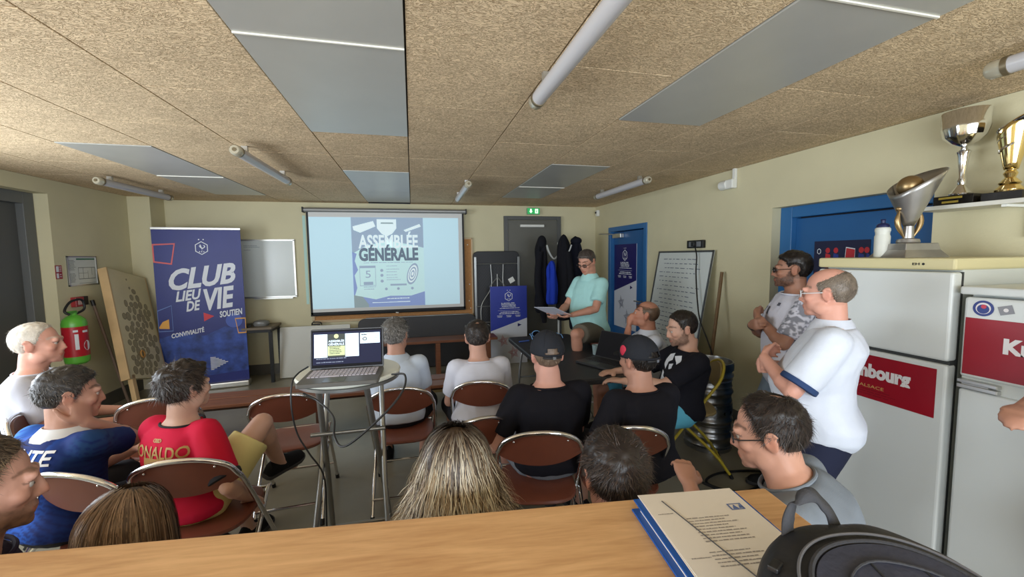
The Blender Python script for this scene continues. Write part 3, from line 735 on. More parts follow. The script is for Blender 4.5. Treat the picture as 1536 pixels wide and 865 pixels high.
    # ---- clothes
    if shirt:
        mb = MB(); torso(mb, infl, hem, .97)
        for k, sg in (('R', 1), ('L', -1)):
            S_, E, Wr = A[k]; c = S_.lerp(E, min(sleeve, 1)); r0 = .050 * s + infl; r1 = .045 * s + infl * 1.2
            mb.cap_tube(sp(.82) + Rr * (.08 * sg * s), S_, r0 + .004, r0)
            d = (c - S_).normalized(); mb.tube([S_ - d * .02, S_, S_.lerp(c, .5), c], [r0 * .8, r0, (r0 + r1) / 2, r1], 18)
        sm = remesh(mb, shirtvox, 5, 'shirt')
        wrinkle(sm, .0045 * s, 8, seed=hash(label) % 1 + len(label) % 9)
        if shirt.get('paint'): set_col(sm, np.clip(shirt['paint'](get_co(sm), sp, s, P, N), 0, 1)); mt = M_clothcol
        else: mt = shirt['mat']
        so = link(sm, shirt.get('name', 'shirt'), mt, root)
        root['_'] = 0; del root['_']
        # ribbed neckline
        cm = shirt.get('collar', mt if mt is not M_clothcol else None)
        if cm is not None:
            if shirt.get('polo'):
                R = [ellring(sp(t) + fwd * f * s, Rr, fwd, w * s, d * s, 24, 2.1) for t, w, d, f in [(.94, .092, .082, .002), (.99, .078, .072, .002), (1.03, .070, .067, .0), (1.045, .072, .069, .0), (1.0, .090, .083, .002), (.94, .108, .096, .002), (.915, .112, .100, .002), (.93, .104, .092, .002)]]
                MB().loft(R, cap=False, closed=False).build('collar', cm, so)
            else:
                pts = ellring(sp(.968) + fwd * .002, Rr, fwd, .096 * s, .078 * s, 28, 2.1)
                MB().tube(pts, .0058 * s, 8, closed=True).build('neckband', cm, so)
        if shirt.get('trim') is not None:
            for k in 'RL':
                S_, E, Wr = A[k]; c = S_.lerp(E, min(sleeve, 1)); d = (c - S_).normalized(); r1 = .045 * s + infl * 1.2
                MB().tube([c - d * .006, c, c + d * .016, c + d * .02], [r1 + .002, r1 + .004, r1 + .004, r1 - .002], 20).build('cuff', shirt['trim'], so)
        root_shirt = so
    else: root_shirt = None
    if pants:
        mb = MB(); i2 = .010 * s; fr = pants.get('len', .8)
        R = [ellring(sp(t), Rr, fwd, w * s + i2, d * s + i2, 22, 2.5) for t, w, d in [(-.22, .118, .09), (-.12, .160, .12), (0, .166, .122), (.05, .150, .108)]]
        mb.loft(R)
        for k in 'RL':
            hip, K, An, ft = G[k]; loose = pants.get('loose', .014) * s
            e = hip.lerp(K, min(fr, 1)); mb.tube([hip - (e - hip).normalized() * .04, hip, hip.lerp(e, .6), e], [.08 * s, .096 * s + i2, .084 * s + loose, (.076 if fr < 1 else .062) * s + loose], 20)
            if fr > 1:
                e2 = K.lerp(An, min(fr - 1, 1)); mb.ball(K, .062 * s + loose); mb.tube([K, K.lerp(e2, .4), e2], [.060 * s + loose, .062 * s + loose, .044 * s + loose * 1.3], 18)
        pm = remesh(mb, .012, 4, 'pants'); wrinkle(pm, .004, 9, seed=4)
        link(pm, pants.get('name', 'shorts'), pants['mat'], root)
    shoe = shoe or dict(mat=cloth('black_shoe', rgb(24, 24, 26)), sole=M_shoe_sole)
    for k in 'RL':
        hip, K, An, ft = G[k]; r_ = ft.cross(U); 
        if An.z > .16 * s: up = (K - An).normalized(); ft = (ft - up * ft.dot(up) * .6).normalized(); up = (up - ft * up.dot(ft)).normalized()
        else: up = U; ft = V((ft.x, ft.y, 0)).normalized()
        r_ = ft.cross(up).normalized(); o = An - up * .085 * s - ft * .02 * s
        R = []
        for y, w, h in [(-.055, .022, .05), (-.045, .034, .085), (.0, .038, .115), (.05, .041, .10), (.10, .047, .070), (.16, .049, .052), (.205, .040, .040), (.225, .018, .022)]:
            R.append([o + ft * y * s + r_ * (math.cos(a) * w * s) + up * ((.018 + max(math.sin(a), -.05) * h) * s) for a in np.linspace(0, 2 * PI, 16, endpoint=False)])
        so = MB().loft(R).build('shoe', shoe['mat'], root)
        R = []
        for y, w in [(-.062, .018), (-.05, .036), (.0, .040), (.06, .043), (.12, .050), (.18, .050), (.22, .036), (.238, .012)]:
            R.append([o + ft * y * s + r_ * (sx * w * s) + up * (z * s) for sx, z in ((-1, 0), (1, 0), (1, .024), (-1, .024))])
        MB().loft(R).build('sole', shoe['sole'], so, angle=50)
    if hair:
        (hair_long if hair.get('long') else hair_short)(root, T, hs, hair)
    bpy.context.view_layer.update()
    return dict(root=root, T=T, A=A, G=G, sp=sp, s=s, hs=hs, shirt=root_shirt, body=body, fwd=fwd, P=P, N=N)
M_shoe_sole = mat('shoe_sole', rgb(60, 60, 62), rough=.7)

def glasses(ps, m, lens=None, up=0.0, name='glasses', back=0.0, sun=False):
    T, s = ps['T'], ps['hs']; q = lambda x, y, z: T @ V((x * s, (y - back) * s, (z + up) * s)); mb = MB()
    for sx in (-1, 1):
        cx = sx * .033; mb.tube([q(cx + .0235 * math.cos(a), .101 - .006 * abs(math.cos(a)) * (math.cos(a) * sx > 0), .001 + .017 * math.sin(a)) for a in np.linspace(0, 2 * PI, 18, endpoint=False)], .0022 * s, 8, closed=True)
        mb.tube([q(sx * .056, .096, .004), q(sx * .076, .075, .006), q(sx * .082, .0, .010), q(sx * .083, -.022, -.002)], .0021 * s, 8)
    mb.tube([q(-.010, .105, .004), q(0, .108, .006), q(.010, .105, .004)], .002 * s, 8)
    o = mb.build(name, m, ps['root'])
    lm = lens or mat('spectacle_lens', (.9, .93, .95), rough=.03, alpha=.3, trans=1.0)
    for sx in (-1, 1):
        l = MB(); cx = sx * .033; l.add([q(cx + .0225 * math.cos(a), .1005, .001 + .016 * math.sin(a)) for a in np.linspace(0, 2 * PI, 16, endpoint=False)] + [q(cx + .0225 * math.cos(a), .099, .001 + .016 * math.sin(a)) for a in np.linspace(0, 2 * PI, 16, endpoint=False)],
              [tuple(range(16)), tuple(range(16, 32))[::-1]] + [(i, (i + 1) % 16, 16 + (i + 1) % 16, 16 + i) for i in range(16)]); l.build('lens', lm, o)
    return o

def surf_text(ps, body, mt, centre, w, h, target=None, bold=.02, shear=0, dz=.0025, name='print', direction=-1, mesh=None, poly=None, rot=0):
    """flat print pressed onto the shirt: centre = (x across, t up the spine) on the back (direction -1) or the chest (+1)"""
    tgt = ps['shirt']; me = tgt.data; bvh = BVHTree.FromPolygons([v.co for v in me.vertices], [p.vertices for p in me.polygons])
    c = ps['sp'](centre[1]); ax = (ps['N'] - ps['P']).normalized(); f = ps['fwd'] * direction; xr = V((1, 0, 0)) * (-direction)  # reading left->right
    if poly is not None: vs, fs = poly
    else:
        v, fs_ = text_mesh(body, bold, shear); vs = [((p[0] - .5), (p[1] - .5)) for p in v]; fs = fs_
    bm = bmesh.new(); bv = [bm.verts.new((p[0] * w, p[1] * h, 0)) for p in vs]
    for fc in fs:
        try: bm.faces.new([bv[i] for i in fc])
        except ValueError: pass
    for _ in range(3):
        le = [e for e in bm.edges if e.calc_length() > .012]
        if le: bmesh.ops.subdivide_edges(bm, edges=le, cuts=1)
    bmesh.ops.triangulate(bm, faces=bm.faces)
    cr, sr = math.cos(rot), math.sin(rot)
    for v in bm.verts:
        x, y = v.co.x * cr - v.co.y * sr, v.co.x * sr + v.co.y * cr
        o = c + xr * (-x if False else x) + ax * y + V((centre[0], 0, 0)) + f * .5
        hit = bvh.ray_cast(o, -f, 1.0)
        p, nn = (hit[0], hit[1]) if hit[0] else (c + xr * x + ax * y + f * .13, f)
        if nn.dot(f) < 0: nn = -nn
        v.co = p + nn * dz
    out = bpy.data.meshes.new(name); bm.to_mesh(out); bm.free()
    return link(out, name, mt, tgt)

def cap_hat(ps, m, strap, visor_up=0, tilt=0.0, name='cap', turn=0.0, badge=None):
    T, s = ps['T'] @ Matrix.Rotation(tilt, 4, 'X') @ Matrix.Rotation(turn, 4, 'Z'), ps['hs']; q = lambda x, y, z: T @ V((x * s, y * s, z * s))
    nu, nv = 40, 18; vs = []; fs = []
    c = SK_C; R = SK_R + np.array([.010, .012, .016])
    for i in range(nv):
        for j in range(nu):
            u = 2 * PI * j / nu; v = .02 + i / (nv - 1) * 1.62; d = (math.sin(v) * math.sin(u), math.sin(v) * math.cos(u), math.cos(v))
            zlow = 1.0
            x, y, z = c[0] + d[0] * R[0], c[1] + d[1] * R[1], c[2] + d[2] * R[2]
            vs.append(q(x, y, z))
    for i in range(nv - 1):
        for j in range(nu):
            u = (2 * PI * (j + .5) / nu) - PI; v = .02 + (i + .5) / (nv - 1) * 1.62
            if abs(u) < .42 and v > 1.22 and not (v > 1.55): # strap opening at the back
                if ((u / .42) ** 2 + ((v - 1.6) / .38) ** 2) < 1: continue
            j2 = (j + 1) % nu; fs.append((i * nu + j, i * nu + j2, (i + 1) * nu + j2, (i + 1) * nu + j))
    mb = MB(); mb.add(vs, fs)
    o = mb.build(name, m, ps['root'])
    sd = o.modifiers.new('solid', 'SOLIDIFY'); sd.thickness = .003; sd.offset = 1
    # visor
    top = []; bot = []
    n = 14
    inner = [q(.080 * math.sin(a), c[1] + .108 * math.cos(a), .030) for a in np.linspace(-1.15, 1.15, n)]
    outer = [q(.083 * math.sin(a), c[1] + .118 + .062 * math.cos(a * 1.25) - .02 + .0, .018 + .008 * math.cos(a)) for a in np.linspace(-1.15, 1.15, n)]
    up = T.to_3x3() @ V((0, 0, .004 * s)); mb = MB()
    mb.add(inner + outer + [p + up for p in inner] + [p + up for p in outer],
           [(i, i + 1, n + i + 1, n + i) for i in range(n - 1)] + [(2 * n + i, 3 * n + i, 3 * n + i + 1, 2 * n + i + 1) for i in range(n - 1)] + [(n + i, n + i + 1, 3 * n + i + 1, 3 * n + i) for i in range(n - 1)])
    mb.build('visor', m, o); MB().ball(q(0, c[1], c[2] + R[2] + .001), (.007 * s, .007 * s, .004 * s)).build('cap_button', m, o)
    a = np.linspace(-.55, .55, 12); mb = MB()
    mb.tube([q((R[0] + .001) * math.sin(PI + u), c[1] + (R[1] + .001) * math.cos(PI + u), -.002 + c[2] - .012) for u in a], .006 * s, 8); mb.build('strap', strap, o)
    MB().box(q(.006, c[1] - R[1] - .004, c[2] - .014), (.016 * s, .006 * s, .014 * s), T.to_3x3()).build('buckle', M_chrome, o, smooth=False)
    for k in range(6):
        u = k * PI / 3 + PI / 6; mb = MB(); mb.tube([q(c[0] + (R[0] + .0032) * math.sin(v) * math.sin(u), c[1] + (R[1] + .0032) * math.sin(v) * math.cos(u), c[2] + (R[2] + .0032) * math.cos(v)) for v in np.linspace(.05, 1.2, 8)], .0012 * s, 6); mb.build('seam', m, o)
    return o
# ================================================================ furniture
M_brown = mat('brown_plastic', rgb(112, 62, 46), rough=0.42, noise=0.05, nscale=10)
M_yellow = mat('yellow_paint', rgb(196, 176, 56), rough=0.4)
M_tanwood = mat('tan_plywood', rgb(170, 150, 104), rough=0.5, noise=0.1, nscale=6, stretch=(1, 8, 1))
def make_chair(label, frame_m, panel_m, name='folding_chair', group='folding chairs of the audience', w=.205, loc=(0, 0, 0), rz=0):
    t = thing(name, label, 'chair', loc, rz, group); t.scale = (1.04, 1.04, 1.06)
    r = .0105
    # front legs run up into the hoop that holds the backrest
    pts = [(-w, .27, .012), (-w, .12, .26), (-w * .98, -.13, .62)]
    hoop = [(-w * .93, -.175, .685), (-w * .80, -.20, .735), (-w * .45, -.222, .772), (0, -.23, .783), (w * .45, -.222, .772), (w * .80, -.20, .735), (w * .93, -.175, .685)]
    P3 = [V(p) for p in pts] + [V(p) for p in hoop] + [V((-p[0], p[1], p[2])) for p in pts[::-1]]
    MB().tube(catmull(P3, 5), r, 10).build('back_frame', frame_m, t)
    MB().tube(catmull([V(p) for p in [(-w + .022, -.27, .012), (-w + .022, -.14, .18), (-w + .022, .13, .425), (-w + .05, .165, .435), (w - .05, .165, .435), (w - .022, .13, .425), (w - .022, -.14, .18), (w - .022, -.27, .012)]], 4), r, 10).build('rear_frame', frame_m, t)
    MB().tube([(-w, .20, .145), (w, .20, .145)], .008, 8).build('front_bar', frame_m, t)
    MB().tube([(-w + .022, -.21, .105), (w - .022, -.21, .105)], .008, 8).build('rear_bar', frame_m, t)
    # backrest: curved lens panel
    mb = MB(); n = 15; top = []; bot = []
    for k in range(n):
        u = k / (n - 1) * 2 - 1; x = u * (w - .006); yb = -.222 + .045 * u * u
        top.append((x, yb + (.0), .772 - .088 * abs(u) ** 2.6)); bot.append((x, yb + .028 * (1 - u * u) + .012, .610 + .052 * abs(u) ** 2.2))
    rows = [[tuple(V(b).lerp(V(a), q / 4)) for a, b in zip(top, bot)] for q in range(5)]
    th = .011; vs = [p for r_ in rows for p in r_] + [(p[0], p[1] + th, p[2]) for r_ in rows for p in r_]; m = 5 * n; fs = []
    for q in range(4):
        for k in range(n - 1): a = q * n + k; fs += [(a, a + 1, a + n + 1, a + n), (m + a, m + a + n, m + a + n + 1, m + a + 1)]
    for k in range(n - 1): fs += [(k, m + k, m + k + 1, k + 1), (4 * n + k, 4 * n + k + 1, m + 4 * n + k + 1, m + 4 * n + k)]
    for q in range(4): fs += [(q * n, q * n + n, m + q * n + n, m + q * n), (q * n + n - 1, m + q * n + n - 1, m + q * n + 2 * n - 1, q * n + 2 * n - 1)]
    mb.add(vs, fs); bk = mb.build('backrest', panel_m, t, angle=50)
    for x in (-.6, .6): MB().ball((x * w, -.2235 + .045 * x * x, .735), (.005, .004, .005), None, 10, 6).build('rivet', M_chrome, bk)
    # seat: rounded plate with a dip
    R = []
    for z, g, dz in [(.425, .97, 0), (.433, 1, 0), (.443, .985, 0), (.446, .93, 0), (.441, .6, 0), (.438, .2, 0)]:
        R.append([(x_ * g, y_ * g + .005, z) for x_, y_ in [(math.copysign(abs(math.cos(a)) ** .62, math.cos(a)) * (w - .016), math.copysign(abs(math.sin(a)) ** .62, math.sin(a)) * .195) for a in np.linspace(0, 2 * PI, 28, endpoint=False)]])
    MB().loft(R).build('seat', panel_m, t, angle=50)
    for sx in (-1, 1):
        for y in (.27,): MB().tube([(sx * w, y + .004, 0), (sx * w, y - .012, .035)], .013, 10).build('foot_cap', M_black, t)
        MB().tube([(sx * (w - .022), -.274, 0), (sx * (w - .022), -.258, .03)], .013, 10).build('foot_cap', M_black, t)
    return t
ch0 = make_chair('empty brown folding chair beside the crossed leg of the red-jersey boy', M_chrome, M_brown)
def place(px, py, z, rz, label, back=.23, first=False):
    """px,py: top middle of the backrest as seen; z: its height"""
    p = atz(px, py, z + .03); o = Matrix.Rotation(rz, 3, 'Z') @ V((0, -.23, 0))
    loc = (p[0] - o.x, p[1] - o.y, 0)
    if first: ch0.location = loc; ch0.rotation_euler = (0, 0, rz); return ch0
    return dup(ch0, loc, rz, label)
place(424, 592, .80, .05, '', first=True)
place(600, 582, .80, -.05, 'brown folding chair under the grey-haired man in the light blue shirt')
place(722, 572, .80, -.22, 'brown folding chair under the man in the white T-shirt, second row')
place(812, 648, .80, -.20, 'brown folding chair under the man with blue-rimmed glasses on his cap')
place(946, 640, .80, -.22, 'brown folding chair under the man whose black cap has a red mark')
place(230, 598, .80, .15, 'brown folding chair just ahead of the red-jersey boy, its seat empty')
place(265, 690, .80, -.02, 'brown folding chair under the boy in the red jersey')
place(95, 710, .80, -.35, 'brown folding chair under the man in the blue jersey')
place(885, 500, .80, 1.9, 'brown folding chair at the far end of the black table beneath the standing reader')
place(20, 625, .80, -1.15, 'brown folding chair under the white-haired man at the far left')
place(716, 645, .74, .25, 'brown folding chair mostly hidden by the blonde-streaked hair')
yc = make_chair('yellow metal folding chair under the bearded man in black', M_yellow, M_tanwood, group='folding chairs of the audience', w=.19)
yc.location = (2.05, 2.70, 0); yc.rotation_euler = (0, 0, 1.12)

# benches -----------------------------------------------------------
M_bench = mat('reddish_brown_wood', rgb(116, 70, 46), rough=0.5, noise=0.16, nscale=5, stretch=(.6, 9, 9))
M_leg = mat('dark_wood_leg', rgb(74, 46, 32), rough=0.6)
b = thing('wooden_bench', 'long low reddish brown slatted bench running across the room behind the front chairs', 'bench', (-.85, 3.98, 0), .02)
for y in (-.10, .10): MB().box((0, y, .435), (2.9, .175, .028)).build('slat', M_bench, b, smooth=False, bevel=.004)
for x in (-1.25, 0, 1.25):
    MB().box((x, 0, .21), (.05, .30, .42)).build('leg', M_leg, b, smooth=False, bevel=.004)
MB().box((0, 0, .385), (2.7, .03, .07)).build('rail', M_leg, b, smooth=False)
b = thing('wooden_bench', 'brown wooden bench in front of the black tabletop under the screen', 'bench', (.26, 5.72, 0), 0)
MB().box((0, 0, .50), (1.75, .32, .035)).build('bench_top', M_bench, b, smooth=False, bevel=.004)
for x in (-.75, .05, .75): MB().box((x, 0, .241), (.06, .26, .482)).build('leg', M_bench, b, smooth=False, bevel=.004)
b = thing('wooden_bench', 'pale low two-rail bench between the grey-haired man and the white T-shirt man', 'bench', (.42, 4.55, 0), .0)
for y in (-.09, .09): MB().box((0, y, .20), (.95, .11, .03)).build('slat', M_tanwood, b, smooth=False, bevel=.004)
for x in (-.4, .4): MB().box((x, 0, .092), (.05, .28, .184)).build('leg', M_leg, b, smooth=False)

# folded black table top lying on its side against the wall ----------
M_hdpe = mat('black_moulded_plastic', rgb(36, 37, 42), rough=0.5, bump=.4, bscale=300)
def rrect(w, h, r, n=6):
    P_ = []
    for cx, cy, a0 in [(w / 2 - r, h / 2 - r, 0), (-w / 2 + r, h / 2 - r, PI / 2), (-w / 2 + r, -h / 2 + r, PI), (w / 2 - r, -h / 2 + r, 1.5 * PI)]:
        for k in range(n + 1): a = a0 + PI / 2 * k / n; P_.append((cx + r * math.cos(a), cy + r * math.sin(a)))
    return P_
t = thing('folded_table', 'black plastic folding tabletop resting on its long edge below the screen', 'table', (.07, 6.22, 0))
MB().prism(rrect(1.72, .76, .09), .045, frame((0, .0, .385), (1, 0, 0), (0, .12, 1))).build('tabletop', M_hdpe, t, bevel=.008)
MB().tube([(-.75, .04, .765), (.76, .04, .765)], .012).build('edge_tube', M_steelgrey, t)
# upright folded table showing its frame
t = thing('folded_table', 'black folding table stood on end showing its grey leg frame beside the cork board', 'table', (1.29, 6.28, 0))
Mf = frame((0, 0, .87), (1, 0, 0), (0, .06, 1))
MB().prism(rrect(.74, 1.72, .08), -.045, Mf).build('tabletop', M_hdpe, t, bevel=.008)
g = MB(); q = lambda x, y, z: Mf @ V((x, y, z))
M_lattice = mat('black_lattice', rgb(54, 55, 60), rough=.6)
for k in range(-12, 40):   # diamond ribs of the underside
    for sg in (1, -1):
        y0 = -.8 + k * .05; a = (-.30, y0); bq = (.30, y0 + .75 * 1)
        lo, hi = max(-.78, min(a[1], bq[1])), min(.68, max(a[1], bq[1]))
        if hi - lo < .05: continue
        xs = lambda y: -.30 + (y - y0) / .75 * .60
        g.tube([q(sg * xs(lo), lo, .004), q(sg * xs(hi), hi, .004)], .0035, 4)
o = g.build('underside_ribs', M_lattice, t, smooth=False); o['kind'] = 'stuff'
for sx in (-1, 1): MB().box(q(sx * .345, .02, .008), (.035, .022, 1.5)).build('side_rail', M_steelgrey, t, smooth=False, bevel=.003)
for pts in [[(-.34, .66), (.34, .66)], [(-.10, .65), (-.10, .30), (-.26, .02), (-.27, -.30)], [(.10, .65), (.10, .30), (.26, .02), (.27, -.30)], [(0, .5), (0, .0)], [(0, .45), (-.13, .30)], [(0, .45), (.13, .30)],
            [(-.34, .0), (.34, .0)], [(-.34, -.25), (.34, -.25)], [(-.27, -.3), (-.24, -.55), (.24, -.55), (.27, -.3)]]:
    MB().tube(catmull([V(q(x, y, .03)) for x, y in pts], 5), .011, 8).build('leg_tube', M_steelgrey, t)
for x, y in [(.23, .40), (.22, .20)]:
    MB().prism(rectp(-.045, -.04, .045, .04), .002, Mf @ Matrix.Translation((x, y, .02)) @ Matrix.Rotation(.5, 4, 'Z')).build('sticker', M_white, t, smooth=False)

# small dark table at far left with odds and ends ---------------------
M_desk = mat('grey_brown_laminate', rgb(112, 98, 80), rough=.5, noise=.06, nscale=8)
t = thing('side_table', 'small black-legged table behind the roll-up banner', 'table', (-2.47, 6.18, 0), -.0)
MB().box((0, 0, .735), (1.26, .42, .03)).build('table_top', M_desk, t, smooth=False, bevel=.003)
MB().box((0, 0, .70), (1.22, .38, .04)).build('apron', M_blackmetal, t, smooth=False)
for sx in (-1, 1):
    for sy in (-1, 1): MB().box((sx * .605, sy * .18, .342), (.04, .04, .684)).build('leg', M_blackmetal, t, smooth=False)
o = MB(); o.loft([ellring(V((0, 0, z)), V((1, 0, 0)), V((0, 1, 0)), w, d, 20, 2.6) for z, w, d in [(0, .09, .07), (.03, .10, .08), (.06, .085, .07), (.075, .05, .04)]])
o = o.build('game_controller_case', mat('grey_clear_plastic', rgb(112, 112, 110), rough=.3), None); o.location = (-2.02, 6.16, .751); tag(o, 'grey rounded case with a dark rim on the small table', 'case')
o = MB().box((0, 0, .012), (.34, .22, .022)).build('tablet_sleeve', M_black, None, smooth=False, bevel=.006); o.location = (-2.30, 6.14, .751); o.rotation_euler = (0, 0, .2); tag(o, 'flat black sleeve lying on the small table', 'sleeve')

# white board leaning behind the small table --------------------------
t = thing('presentation_board', 'white board standing on the floor against the wall left of the black tabletop', 'board', (-1.36, 6.20, 0))
MB().prism(rrect(.92, .70, .012, 2), .02, frame((0, 0, .352), (1, 0, 0), (0, .18, 1))).build('board_panel', mat('off_white_board', rgb(196, 196, 188), rough=.4), t, smooth=False, bevel=.003)
MB().tube(catmull([V(p) for p in [(-.06, .10, .70), (-.05, .09, .735), (.0, .09, .745), (.06, .09, .735), (.07, .10, .70)]], 4), .008).build('handle', M_black, t)
MB().box((.005, .085, .712), (.10, .03, .02)).build('clip', M_black, t, smooth=False, bevel=.004)

# black table with the two laptops -------------------------------------
t = thing('meeting_table', 'black rectangular folding table set lengthways in front of the reader', 'table', (1.37, 3.55, 0), .0)
MB().prism(rrect(.72, 1.70, .05), .045, frame((0, 0, .70), (1, 0, 0), (0, 1, 0))).build('table_top', M_hdpe, t, bevel=.01)
for sy in (-1, 1):
    MB().tube(catmull([V(p) for p in [(-.30, sy * .62, .012), (-.28, sy * .62, .45), (-.20, sy * .60, .69), (.20, sy * .60, .69), (.28, sy * .62, .45), (.30, sy * .62, .012)]], 5), .013).build('leg', M_steelgrey, t)
    MB().tube([(0, sy * .60, .35), (0, sy * .12, .69)], .009).build('brace', M_steelgrey, t)
    MB().tube([(-.29, sy * .62, .35), (.29, sy * .62, .35)], .009).build('cross_bar', M_steelgrey, t)

# a laptop ------------------------------------------------------------
M_lap = mat('dark_laptop_shell', rgb(42, 43, 46), rough=.38); M_lapk = mat('grey_laptop_deck', rgb(92, 90, 86), rough=.45); M_bezel = mat('laptop_bezel', rgb(28, 28, 32), rough=.75, spec=.15)
M_key = mat('key_caps_light', rgb(176, 170, 178), rough=.5); M_keyd = mat('key_caps_dark', rgb(44, 44, 48), rough=.5)
def laptop(label, loc, rz, w=.37, d=.25, h=.24, open_=1.9, keym=M_key, deck=M_lapk, screen=None):
    t = thing('laptop', label, 'laptop', loc, rz, None)
    MB().prism(rrect(w, d, .012, 3), .018, frame((0, 0, 0.001), (1, 0, 0), (0, 1, 0))).build('deck', deck, t, bevel=.003)
    kb = MB()
    for r in range(5):
        n = 17
        for k in range(n):
            if r == 4 and 3 <= k <= 7: continue
            kb.box((-w * .44 + (k + .5) * w * .88 / n, d * .36 - r * d * .105, .0205), (w * .88 / n * .80, d * .078, .004))
    kb.box((-w * .44 + 5.5 * w * .88 / 17, d * .36 - 4 * d * .105, .0205), (w * .88 / 17 * 4.8, d * .078, .004))
    o = kb.build('keyboard', keym, t, smooth=False); o['kind'] = 'stuff'
    MB().box((-.02, -d * .32, .0195), (w * .26, d * .26, .002)).build('touchpad', mat('touchpad_grey', rgb(74, 73, 72), rough=.3), t, smooth=False)
    Ml = frame((0, d / 2 - .002, .014), (1, 0, 0), (0, -math.cos(open_), math.sin(open_)))
    MB().prism([(x, y + h / 2) for x, y in rrect(w, h, .012, 3)], -.008, Ml).build('lid', M_lap, t, bevel=.002)
    sc = flat(MB(), Ml, rectp(-w / 2 + .006, .012, w / 2 - .006, h - .006), .0015).build('bezel', M_bezel, t, smooth=False)
    if screen: screen(t, Ml, w, h)
    MB().tube([(-w * .35, d / 2 - .002, .016), (w * .35, d / 2 - .002, .016)], .006, 8).build('hinge', M_black, t)
    return t
M_scr = mat('screen_dark', rgb(40, 42, 62), emit=.5, rough=.8, spec=.1); M_scrw = mat('screen_white', rgb(206, 226, 244), emit=1.0); M_scrd = mat('screen_poster_dark', rgb(46, 52, 48), emit=.7); M_scrg = mat('screen_poster_green', rgb(176, 186, 140), emit=.8)
def scr1(t, Ml, w, h):
    x0, x1, y0, y1 = -w / 2 + .012, w / 2 - .012, .026, h - .014
    s = flat(MB(), Ml, rectp(x0, y0, x1, y1), .002).build('screen', M_scr, t, smooth=False)
    W_, H_ = x1 - x0, y1 - y0; X = lambda u: x0 + u * W_; Y = lambda v: y0 + v * H_
    flat(MB(), Ml, rectp(X(.02), Y(.22), X(.21), Y(.93)), .0024).build('screen_window', M_scrw, s, smooth=False)
    flat(MB(), Ml, rectp(X(.47), Y(.22), X(.67), Y(.93)), .0024).build('screen_window', M_scrw, s, smooth=False)
    flat(MB(), Ml, rectp(X(.21), Y(.22), X(.47), Y(.93)), .0024).build('screen_poster', M_scrd, s, smooth=False)
    flat(MB(), Ml, rectp(X(.69), Y(.60), X(.985), Y(.93)), .0024).build('screen_window', M_scrw, s, smooth=False)
    g = MB(); flat(g, Ml, rectp(X(.215), Y(.27), X(.465), Y(.56)), .0027); flat(g, Ml, disc(X(.34), Y(.86), W_ * .035, 12), .0027); g.build('screen_lower_half', M_scrg, s, smooth=False)
    add_text(add_text(MB(), 'ASSEMBLÉE', Ml, X(.225), Y(.68), X(.455), Y(.76), .003, .02), 'GÉNÉRALE', Ml, X(.225), Y(.58), X(.455), Y(.67), .003, .02).build('screen_lettering', M_scrw, s, smooth=False)
    g = MB(); lines(g, Ml, X(.24), X(.44), [Y(.32 + .05 * k) for k in range(5)], .003, .003, 4); outline(g, Ml, disc(X(.76), Y(.74), W_ * .035, 14, H_ * .06), .003, .0027); lines(g, Ml, X(.71), X(.80), [Y(.85)], .006, .003, 5); g.build('screen_marks', M_scrd, s, smooth=False)
    g = MB(); lines(g, Ml, X(.83), X(.97), [Y(.70 + .06 * k) for k in range(3)], .002, .0027, 6); lines(g, Ml, X(.05), X(.60), [Y(.17), Y(.06)], .004, .0027, 7); g.build('screen_caption', mat('screen_grey', rgb(110, 118, 140), emit=.6), s, smooth=False)

# tall round bistro table under the near laptop -------------------------
tt = thing('bistro_table', 'tall round white-topped folding table carrying the open laptop', 'table', tuple(atz(524, 556, 1.095)[:2]) + (0,), .0)
MB().lathe([(.226, 1.075), (.240, 1.082), (.243, 1.092), (.237, 1.10), (.0, 1.101)], seg=48).build('table_top', mat('white_resin', rgb(222, 224, 214), rough=.35), tt)
MB().lathe([(.228, 1.060), (.238, 1.062), (.238, 1.075), (.228, 1.076)], seg=48).build('top_rim', M_steelgrey, tt)
for sx in (-1, 1):
    MB().tube([(sx * .10, -.20, 1.065), (sx * .13, .05, .55), (sx * .16, .28, .012)], .0135).build('leg', M_steelgrey, tt)
    MB().tube([(sx * .13, .20, 1.065), (sx * .15, -.04, .55), (sx * .19, -.27, .012)], .0135).build('leg', M_steelgrey, tt)
for y, z in ((.20, .18), (-.21, .15), (-.10, .83)): MB().tube([(-.165, y, z), (.165, y, z)], .010).build('cross_bar', M_steelgrey, tt)
p0, p1 = atz(441, 585, 1.104), atz(567, 576, 1.104)
mid = (p0 + p1) / 2; ang = math.atan2(p1[1] - p0[1], p1[0] - p0[0]); wl = float(np.linalg.norm(p1 - p0))
off = Matrix.Rotation(ang, 3, 'Z') @ V((0, .125, 0))
lap1 = laptop('open dark laptop on the tall round table, its screen showing the meeting poster', (mid[0] + off.x, mid[1] + off.y, 1.103), ang, w=wl * 1.0, d=.235, h=.195, open_=1.74, screen=scr1)
print('laptop w', wl, mid, ang)
# cables from the laptop
M_cable = mat('black_cable', rgb(20, 20, 22), rough=.5)
def cable(pts, label, r=.004, k=8, m=None):
    o = MB().tube(catmull([V(tuple(map(float, p))) for p in pts], k), r, 8).build('cable', m or M_cable, None); tag(o, label, 'cable'); return o
cable([atd(588, 561, 1.62), atd(607, 562, 1.55), atd(604, 586, 1.5), atd(575, 622, 1.45), atd(520, 668, 1.45), atd(502, 655, 1.5), atd(500, 625, 1.6), atd(478, 602, 1.72), atd(455, 590, 1.74)], 'black cable looping below the right side of the near laptop')
cable([atd(462, 550, 1.80), atd(447, 560, 1.72), atd(438, 575, 1.66), atd(437, 610, 1.64), atd(446, 650, 1.66), atd(464, 680, 1.68), atd(486, 715, 1.7), atd(490, 785, 1.72), atd(492, 850, 1.74)], 'black cable dropping from the left side of the near laptop', r=.0035)

